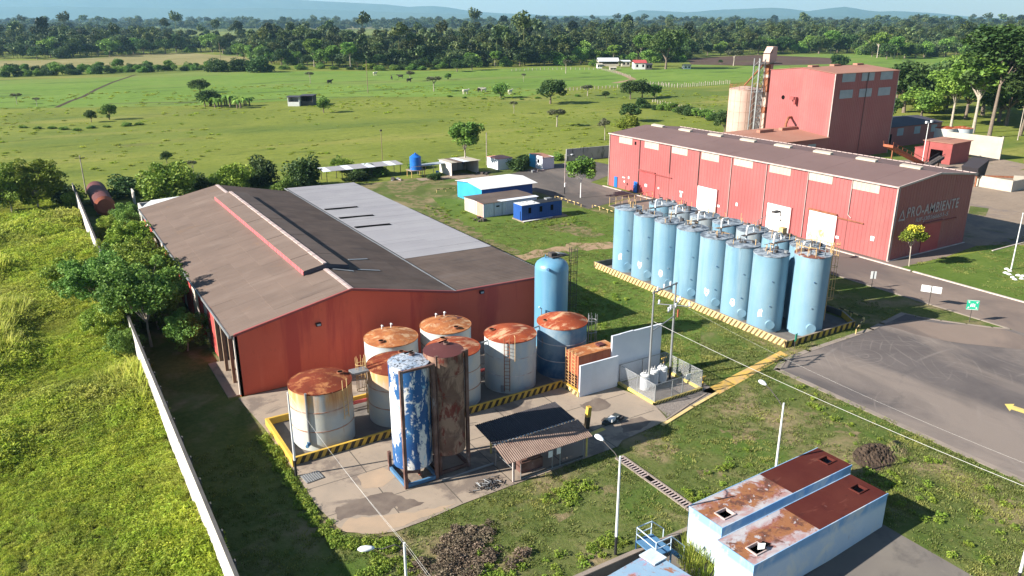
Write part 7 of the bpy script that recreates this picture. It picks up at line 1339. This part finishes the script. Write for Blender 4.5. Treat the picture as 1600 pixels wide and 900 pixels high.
def tuft(name, m, seed, n, h, wd, spread, curve=.4):
    g = np.random.default_rng(seed); v = []; t = []; tv = []
    for i in range(n):
        a = g.uniform(0, 2 * PI); r = spread * g.random() ** .6; b0 = np.array([r * math.cos(a), r * math.sin(a), 0]); hh = h * g.uniform(.55, 1.1); d = np.array([math.cos(a + g.normal() * .7), math.sin(a + g.normal() * .7), 0]) * hh * curve * g.uniform(.3, 1.2); q = np.array([-d[1], d[0], 0]); q = q / (np.linalg.norm(q) + 1e-6) * wd * g.uniform(.6, 1.3); o = len(v); k_ = g.uniform(.1, 1)
        v += [b0 - q, b0 + q, b0 + d * .35 + [0, 0, hh * .6] + q * .8, b0 + d * .35 + [0, 0, hh * .6] - q * .8, b0 + d + [0, 0, hh]]; t += [(o, o + 1, o + 2), (o, o + 2, o + 3), (o + 3, o + 2, o + 4)]; tv += [k_ * .7, k_ * .7, k_, k_, min(1, k_ + .2)]
    return raw_mesh(name, np.array(v), np.array(t), m, np.array(tv))
# tall grass in the left field: dense near, thinner far
tall = [tuft('tuft', 'grass_tall', s, 34, .85, .045, .42, .55) for s in range(4)] + [tuft('tuft', 'grass_tall', s + 9, 22, 1.35, .04, .35, .6) for s in range(2)]
herb = [crown_mesh('herb', 'grass_tall', 200 + i, 300, (1.1, 1.1, .5), (0, 0, .3), 9, .13, .42, aspect=.28)[0] for i in range(3)]
tall = [tuft('tuft', 'grass_tall', s, 60, .62, .026, .5, .9) for s in range(3)] + herb + [tuft('tuft', 'grass_tall', s + 9, 26, 1.15, .035, .35, .6) for s in range(2)]
def field_points(x0, x1, y0, y1, n, dens_seed, s=.12, thr=.0):
    x = rng.uniform(x0, x1, n); y = rng.uniform(y0, y1, n); v = value_noise(x, y, s, dens_seed); k_ = v + rng.uniform(-.2, .2, n) > thr; return x[k_], y[k_]
x, y = field_points(-46, -6.7, -30, 60, 30000, 3); a, c_ = field_points(-75, -7.5, 60, 98, 9000, 4)
x = np.append(x, a); y = np.append(y, c_); d = np.hypot(x + 11.6, y + 62.5); ok = ((-x - 6.45) < 8 + .62 * (y + 62)) ; x, y, d = x[ok], y[ok], d[ok]
big = value_noise(x, y, .16, 5); sc_ = (.40 + .85 * big * rng.uniform(.5, 1.4, len(x))) * np.clip(.75 + d / 160, .9, 1.6)
scatter('tall_grass', np.stack([x, y, 0 * x], 1), rng.uniform(0, 6.3, len(x)), sc_, np.where((big > .66) & (value_noise(x, y, .05, 77) > .55), rng.integers(3, 8, len(x)), rng.integers(0, 6, len(x))), tall, hscale=sc_ * np.clip(.45 + big, .5, 1.2))
# rough weeds in the far field
x = rng.uniform(-110, 330, 7000); y = rng.uniform(86, 330, 7000); v = value_noise(x, y, .045, 8); ok = (v + rng.uniform(-.5, .5, len(x)) > .6) & ~((x > 60) & (y < 92) & (x < 215)) & (y + .9 * x < 420) & ~((x > 50) & (x < 90) & (y < 95)); x, y = x[ok], y[ok]; s_ = rng.uniform(.3, .85, len(x)) * (1 + y / 500)
weed = [crown_mesh('weed', 'grass_tall', 60 + i, 90, (1, 1, .35), (0, 0, .2), 5, .22, .5)[0] for i in range(3)]
scatter('field_weeds', np.stack([x, y, 0 * x], 1), rng.uniform(0, 6.3, len(x)), s_ * 1.0, rng.integers(0, 3, len(x)), weed, hscale=s_ * rng.uniform(.3, .6, len(x)))
# short turf and weeds on the site
paved = [apron, yard, road, [(66.2, 40), (80.2, 44), (80.2, 58), (96, 66), (95, 77), (84, 79), (70, 73), (65.0, 67.4)], [(47, -17.2), (59.5, -17.2), (59.5, 13.6), (47, 13.6)], [(-.2, -.2), (31.8, -.2), (31.8, 57), (-.2, 57)], [(PX0, PY0), (PX1, PY0), (PX1, PY1 + .3), (PX0, PY1 + .3)], [(28.2, -22), (34.6, -20.8), (46.3, -17.8), (46, -17), (33.8, -19), (33.9, -14.5), (28.2, -14.5)], [(47.8, 43.4), (60.2, 38), (60.5, 41), (62.6, 51), (62.6, 60.5), (52, 60.5), (48, 50)], [(20.4, -33), (21.4, -33), (21.4, -24), (20.4, -24)]]
def off_paving(x, y):
    k_ = np.ones(len(x), bool)
    for p_ in paved: k_ &= ~inside(p_, x, y)
    return k_
short = [tuft('tuft', 'grass_short', 30 + s, 22, .13, .022, .28, .5) for s in range(4)]; clover = [crown_mesh('clump', 'leaf_bright', 40 + s, 160, (1, 1, .35), (0, 0, .22), 6, .14, .5)[0] for s in range(2)]
x = np.concatenate([rng.uniform(-6, 46, 9500), rng.uniform(28, 50, 5000), rng.uniform(30, 66, 7000), rng.uniform(82, 120, 3500), rng.uniform(30.2, 42.3, 6000)]); y = np.concatenate([rng.uniform(-36, -8, 9500), rng.uniform(-22, 20, 5000), rng.uniform(-20, 40, 7000), rng.uniform(-30, -7, 3500), rng.uniform(-60, -33, 6000)])
ok = off_paving(x, y) & (value_noise(x, y, .35, 6) + rng.uniform(-.3, .3, len(x)) > .36); x, y = x[ok], y[ok]; s_ = rng.uniform(.5, 1.25, len(x))
scatter('short_grass', np.stack([x, y, 0 * x], 1), rng.uniform(0, 6.3, len(x)), s_, rng.integers(0, 4, len(x)), short)
wp = []
def blob(cx, cy, rx, ry, n): wp.extend([(cx + rng.normal() * rx * .5, cy + rng.normal() * ry * .5) for _ in range(n)])
for i in range(120): f = i / 120; xx = -.15 - .0 * f; wp.append((rng.normal(-.25, .25), -8 - 13 * f))
for i in range(90): a = R(180 + i); wp.append((3.2 + 3.3 * math.cos(a) + rng.normal() * .3, -21.2 + 3.3 * math.sin(a) + rng.normal() * .3))
blob(36, -42, 5, 9, 60); blob(15.2, -26.2, 1.6, 1.0, 36); blob(5.5, -30.5, 3.5, 2.0, 70); blob(1.6, -26.5, 2.2, 1.6, 50); blob(21.8, -30.8, .8, .8, 22); blob(26.6, -29.5, 3, 2, 16); blob(34, -36, 3, 4, 26); blob(40, -27, 2.5, 3, 16); blob(56, 36, 8, 5, 60); blob(45, 50, 5, 8, 60); blob(39, 5, 5, 7, 50); blob(36, -6, 3, 5, 26); blob(13.8, -31.6, 2.6, .7, 26); blob(8, -32.5, 4, .5, 30)
wp = np.array(wp); ok = off_paving(wp[:, 0], wp[:, 1]); wp = wp[ok]
s_ = rng.uniform(.16, .48, len(wp)); scatter('lawn_weeds', np.stack([wp[:, 0], wp[:, 1], 0 * wp[:, 0]], 1), rng.uniform(0, 6.3, len(wp)), s_, rng.integers(0, 2, len(wp)), clover)
# reeds between the containers
rd = [tuft('reed', 'grass_tall', 70 + s, 60, 1.7, .02, .45, .5) for s in range(2)]
for i, (x_, y_) in enumerate(((17.3, -34.9), (16.9, -35.8), (17.7, -35.5), (17.2, -36.6), (18.0, -34.4))):
    if i == 0: RG = thing('reed_clump', 'bushy clump of tall yellow-green grass growing between the containers and the stairs', 'grass clump', (17.3, -35.4, -.6))
    link('leaves', rd[i % 2], RG, (x_ - 17.3, y_ + 35.4, 0), i * 1.3)
# dead brush heaps
db = [crown_mesh('twigs', 'dead_brush', 80 + s, 420, (1, 1, .5), (0, 0, .25), 8, .11, .5)[0] for s in range(2)]
x = np.append(rng.normal(5.2, 1.4, 60), rng.normal(6.8, .8, 22)); y = np.append(rng.normal(-28.6, 1.2, 60), rng.normal(-26.6, .6, 22)); ok = off_paving(x, y) & (y > -32.5); x, y = x[ok], y[ok]
scatter('dead_brush', np.stack([x, y, 0 * x], 1), rng.uniform(0, 6.3, len(x)), rng.uniform(.3, .8, len(x)), rng.integers(0, 2, len(x)), db, hscale=rng.uniform(.25, .6, len(x)))
g = random.Random(21)
def mound(name, cx, cy, rx, ry, h, m, label, cat, seed):
    r_ = np.random.default_rng(seed); n = 26; vs = []; fs = []
    for i in range(n):
        for j in range(n): u_, v_ = i / (n - 1) * 2 - 1, j / (n - 1) * 2 - 1; rr = math.hypot(u_, v_); z = max(0, 1 - rr ** 1.6) * h * (.45 + .9 * r_.random()); vs.append((u_ * rx, v_ * ry, z if rr < .98 else -.05))
    for i in range(n - 1):
        for j in range(n - 1): a_ = i * n + j; fs.append((a_, a_ + n, a_ + n + 1, a_ + 1))
    b = MB(m); b.add(vs, fs); o = b.obj(name, None, (cx, cy, .0), .3); return tag(o, label, cat)
p_ = ground_at(1368, 713); mound('soil_pile', p_.x, p_.y, 2.3, 1.5, .36, 'soil', 'dark heap of dug soil near the corner of the back container', 'soil heap', 3); p_ = ground_at(1402, 702); mound('soil_pile', p_.x, p_.y, 1.7, .9, .2, 'worn_turf', 'smaller pale heap of soil and twigs right of the dark heap', 'soil heap', 5)

# ------------------------------------------------------------------ forest
fk = [(TREE[k_][0], TREE[k_][1]) for k_ in FOREST]
def joined(key, seed, n, lm='leaf_forest', **kw):
    """one low-detail tree, trunk and crown in one mesh, for the far wood"""
    cm_, cc = crown_mesh('c', lm, seed, n, **kw); v = np.empty(len(cm_.vertices) * 3, np.float32); cm_.vertices.foreach_get('co', v); v = v.reshape(-1, 3)
    t = np.array([p.vertices[:] for p in cm_.polygons]); tv = np.empty(len(v), np.float32); cm_.attributes['tint'].data.foreach_get('value', tv); bpy.data.meshes.remove(cm_)
    cz = kw['c'][2]; o = len(v); pv = []
    for k_ in range(2):
        w_ = .035; d = (1, 0) if k_ == 0 else (0, 1); pv += [(-w_ * d[0], -w_ * d[1], 0), (w_ * d[0], w_ * d[1], 0), (w_ * d[0] * .6, w_ * d[1] * .6, cz), (-w_ * d[0] * .6, -w_ * d[1] * .6, cz)]
    tt = [(o, o + 1, o + 2), (o, o + 2, o + 3), (o + 4, o + 5, o + 6), (o + 4, o + 6, o + 7)]
    return raw_mesh('forest_tree', np.concatenate([v, np.array(pv)]), np.concatenate([t, np.array(tt)]), lm, np.concatenate([tv, np.full(8, 1.0)]))
ft = [joined('a', 101, 420, r=(1, 1, .8), c=(0, 0, 1.3), clumps=10, leaf=.17, cr=.45), joined('b', 102, 420, 'leaf_forest_light', r=(1, 1, 1.0), c=(0, 0, 1.6), clumps=12, leaf=.16, cr=.40), joined('c', 103, 360, r=(.8, .8, 1.2), c=(0, 0, 2.1), clumps=9, leaf=.16, cr=.40), joined('d', 104, 420, r=(1.2, 1.2, .65), c=(0, 0, 1.1), clumps=12, leaf=.17, cr=.42), joined('e', 105, 300, r=(1, 1, .7), c=(0, 0, .7), clumps=9, leaf=.19, cr=.5), joined('f', 106, 260, 'leaf_forest_light', r=(.7, .7, .9), c=(0, 0, 2.4), clumps=7, leaf=.16, cr=.42)]
front = [(-260, 92), (-60, 92), (60, 92), (160, 88), (230, 84), (330, 82), (395, 92), (420, 100), (470, 103), (540, 107), (620, 107), (700, 106), (760, 104), (860, 103), (930, 98), (1000, 97), (1065, 97), (1075, 88), (1180, 85), (1250, 82), (1330, 84), (1390, 92), (1470, 90), (1560, 92), (1700, 94), (1860, 96)]
back = [(1860, 44), (1600, 42), (1420, 50), (1300, 52), (1130, 50), (1000, 48), (860, 48), (780, 52), (740, 60), (700, 70), (420, 74), (300, 68), (200, 58), (60, 46), (-260, 42)]
def pwarp(px, py): g = ground_at(px, py); return (g.x, g.y)
fpoly = [pwarp(*q) for q in front] + [pwarp(*q) for q in back]
def in_view_points(poly, n, d0, d1, power=1.0):
    a = rng.uniform(-.80, .80, n); dd = d0 * (d1 / d0) ** (rng.random(n) ** power); ang = R(90 + YAW) - a * .75; x = CAMP.x + dd * np.cos(ang); y = CAMP.y + dd * np.sin(ang); k_ = inside(poly, x, y); return x[k_], y[k_], dd[k_]
x, y, d = in_view_points(fpoly, 14500, 380, 2300, .9)
s_ = rng.uniform(3.2, 6.2, len(x)) * (1 + (d - 450) / 4000); big = rng.random(len(x)) > .93; s_ = np.where(big, s_ * 1.4, s_) * (.75 + .5 * value_noise(x, y, .012, 31)); hs = s_ * rng.uniform(.65, 1.4, len(x)) * np.clip(.8 + 120 / d, .8, 1.0)
scatter('forest', np.stack([x, y, -0.3 + 0 * x], 1), rng.uniform(0, 6.3, len(x)), s_, rng.integers(0, 6, len(x)), ft, hscale=hs)
# trees one can tell apart along the forest front
keysF = ['round', 'round2', 'dark', 'dark2', 'round', 'tall2', 'dark', 'bush_dark', 'bush']
for i in range(110):
    f = 2 + i / 110 * (len(front) - 5); k_ = int(f); q = f - k_; px = front[k_][0] + (front[k_ + 1][0] - front[k_][0]) * q + random.uniform(-3, 3); py = front[k_][1] + (front[k_ + 1][1] - front[k_][1]) * q + random.uniform(-1.5, 1.2)
    if px > 1620: continue
    kf = random.choice(keysF); look_ = {'round': 'round green', 'round2': 'broad green', 'dark': 'dark round', 'dark2': 'dark spreading', 'tall2': 'tall', 'bush_dark': 'low dark bushy', 'bush': 'low green bushy'}[kf]
    where = next(w_ for lim, w_ in ((160, 'behind the tan field left'), (300, 'above the tan field middle'), (420, 'at the tan field end'), (530, 'left above the field hut'), (640, 'behind the black cows'), (720, 'behind the white cows'), (850, 'above the round cattle tree'), (940, 'left of the distant farm'), (1070, 'behind the distant farm'), (1200, 'behind the ploughed field'), (1330, 'behind the tower block roof'), (1450, 'beyond the right hand meadow'), (9999, 'at the far right edge')) if px < lim)
    ptree(kf, px, py, random.uniform(17, 34), '%s tree of the forest front, %s' % (look_, where), random.uniform(.8, 1.1), '%s trees of the forest edge %s' % (look_, where))
# far woods on the plain, in bands
def band(name, px, n, d0, d1, smin, smax):
    poly = [pwarp(*q) for q in px]; x, y, d = in_view_points(poly, n, d0, d1); s = rng.uniform(smin, smax, len(x)); scatter(name, np.stack([x, y, -.3 + 0 * x], 1), rng.uniform(0, 6.3, len(x)), s, rng.integers(0, 6, len(x)), ft, hscale=s * rng.uniform(.5, .9, len(x)))
band('far_wood', [(-260, 37.5), (60, 36.5), (200, 35.5), (400, 34.6), (560, 35.5), (700, 37), (860, 38.5), (1000, 38), (1300, 38), (1450, 40), (1860, 41), (1860, 31.2), (-260, 31.2)], 9000, 2300, 12000, 9, 17)
ridge_pts = []
# ------------------------------------------------------------------ hills
def hill_mat():
    return ground_mat('hill', [(.35, (.035, .06, .03)), (.65, (.07, .09, .045))], .0008, (), .0, 4)
M['hill'] = hill_mat()
def hills(name, prof, D_, depth, seed):
    """ridge with real depth: prof = (bearing px, crest px y) read off the skyline, D_ metres away"""
    r_ = np.random.default_rng(seed); P_ = []; nx = 160; ny = 14; px0, px1 = prof[0][0], prof[-1][0]; vs = []; fs = []; xs = [q[0] for q in prof]; ys = [q[1] for q in prof]; hn = r_.normal(size=(nx, ny))
    for i in range(nx):
        px = px0 + (px1 - px0) * i / (nx - 1); cy = float(np.interp(px, xs, ys)); dv = CM.to_3x3() @ Vector((px - 800, 450 - cy, -FPX)); hx = math.hypot(dv.x, dv.y); top = CAMP.z + dv.z / hx * D_; ux, uy = dv.x / hx, dv.y / hx
        for j in range(ny):
            t = j / (ny - 1); dd = D_ + (t - .5) * depth; prf = max(0, 1 - abs(t - .5) * 2) ** .8; z = -4 + (max(top, 0) + 4) * prf * (1 + .06 * hn[i, j] * (1 if 0 < j < ny - 1 and abs(t - .5) > .05 else 0)); vs.append((CAMP.x + ux * dd, CAMP.y + uy * dd, z))
    for i in range(nx - 1):
        for j in range(ny - 1): a_ = i * ny + j; fs.append((a_, a_ + ny, a_ + ny + 1, a_ + 1))
    b = MB('hill'); b.add(vs, fs, 0, True); structure(b.obj(name))
hills('hills', [(-700, 12), (-300, -2), (0, -8), (200, -12), (380, -6), (470, -2), (540, 2), (600, 5), (640, 9.5), (668, 7.5), (690, 8.5), (705, 11), (740, 17), (800, 21), (820, 20), (850, 24), (940, 25), (975, 22), (1000, 14.5), (1030, 16), (1080, 18.5), (1120, 14), (1160, 13), (1200, 10.5), (1230, 12), (1265, 17), (1290, 12), (1325, 9), (1350, 15), (1375, 17), (1400, 16), (1430, 18), (1460, 19.5), (1490, 23), (1530, 27), (1600, 29), (1900, 29), (2300, 26)], 13500, 2600, 1)
hills('hills', [(-700, 20), (-200, 10), (100, 9), (300, 12), (420, 11), (540, 15), (700, 21), (860, 24), (1000, 24), (1300, 24), (1600, 30)], 11500, 1800, 2)

# ------------------------------------------------------------------ air
HZ_TOP = 520
hm = bpy.data.materials.new('haze'); hm.use_nodes = True; n_ = hm.node_tree.nodes; n_.remove(n_['Principled BSDF']); pv_ = n_.new('ShaderNodeVolumePrincipled'); pv_.inputs['Color'].default_value = (.40, .70, 1, 1); pv_.inputs['Density'].default_value = .00007; pv_.inputs['Anisotropy'].default_value = .2; hm.node_tree.links.new(pv_.outputs[0], n_['Material Output'].inputs['Volume']); M['haze'] = hm
b = MB('haze'); b.box(-17500, 17500, -17500, 17500, -1.2, HZ_TOP); o = b.obj('haze'); o['kind'] = 'stuff'
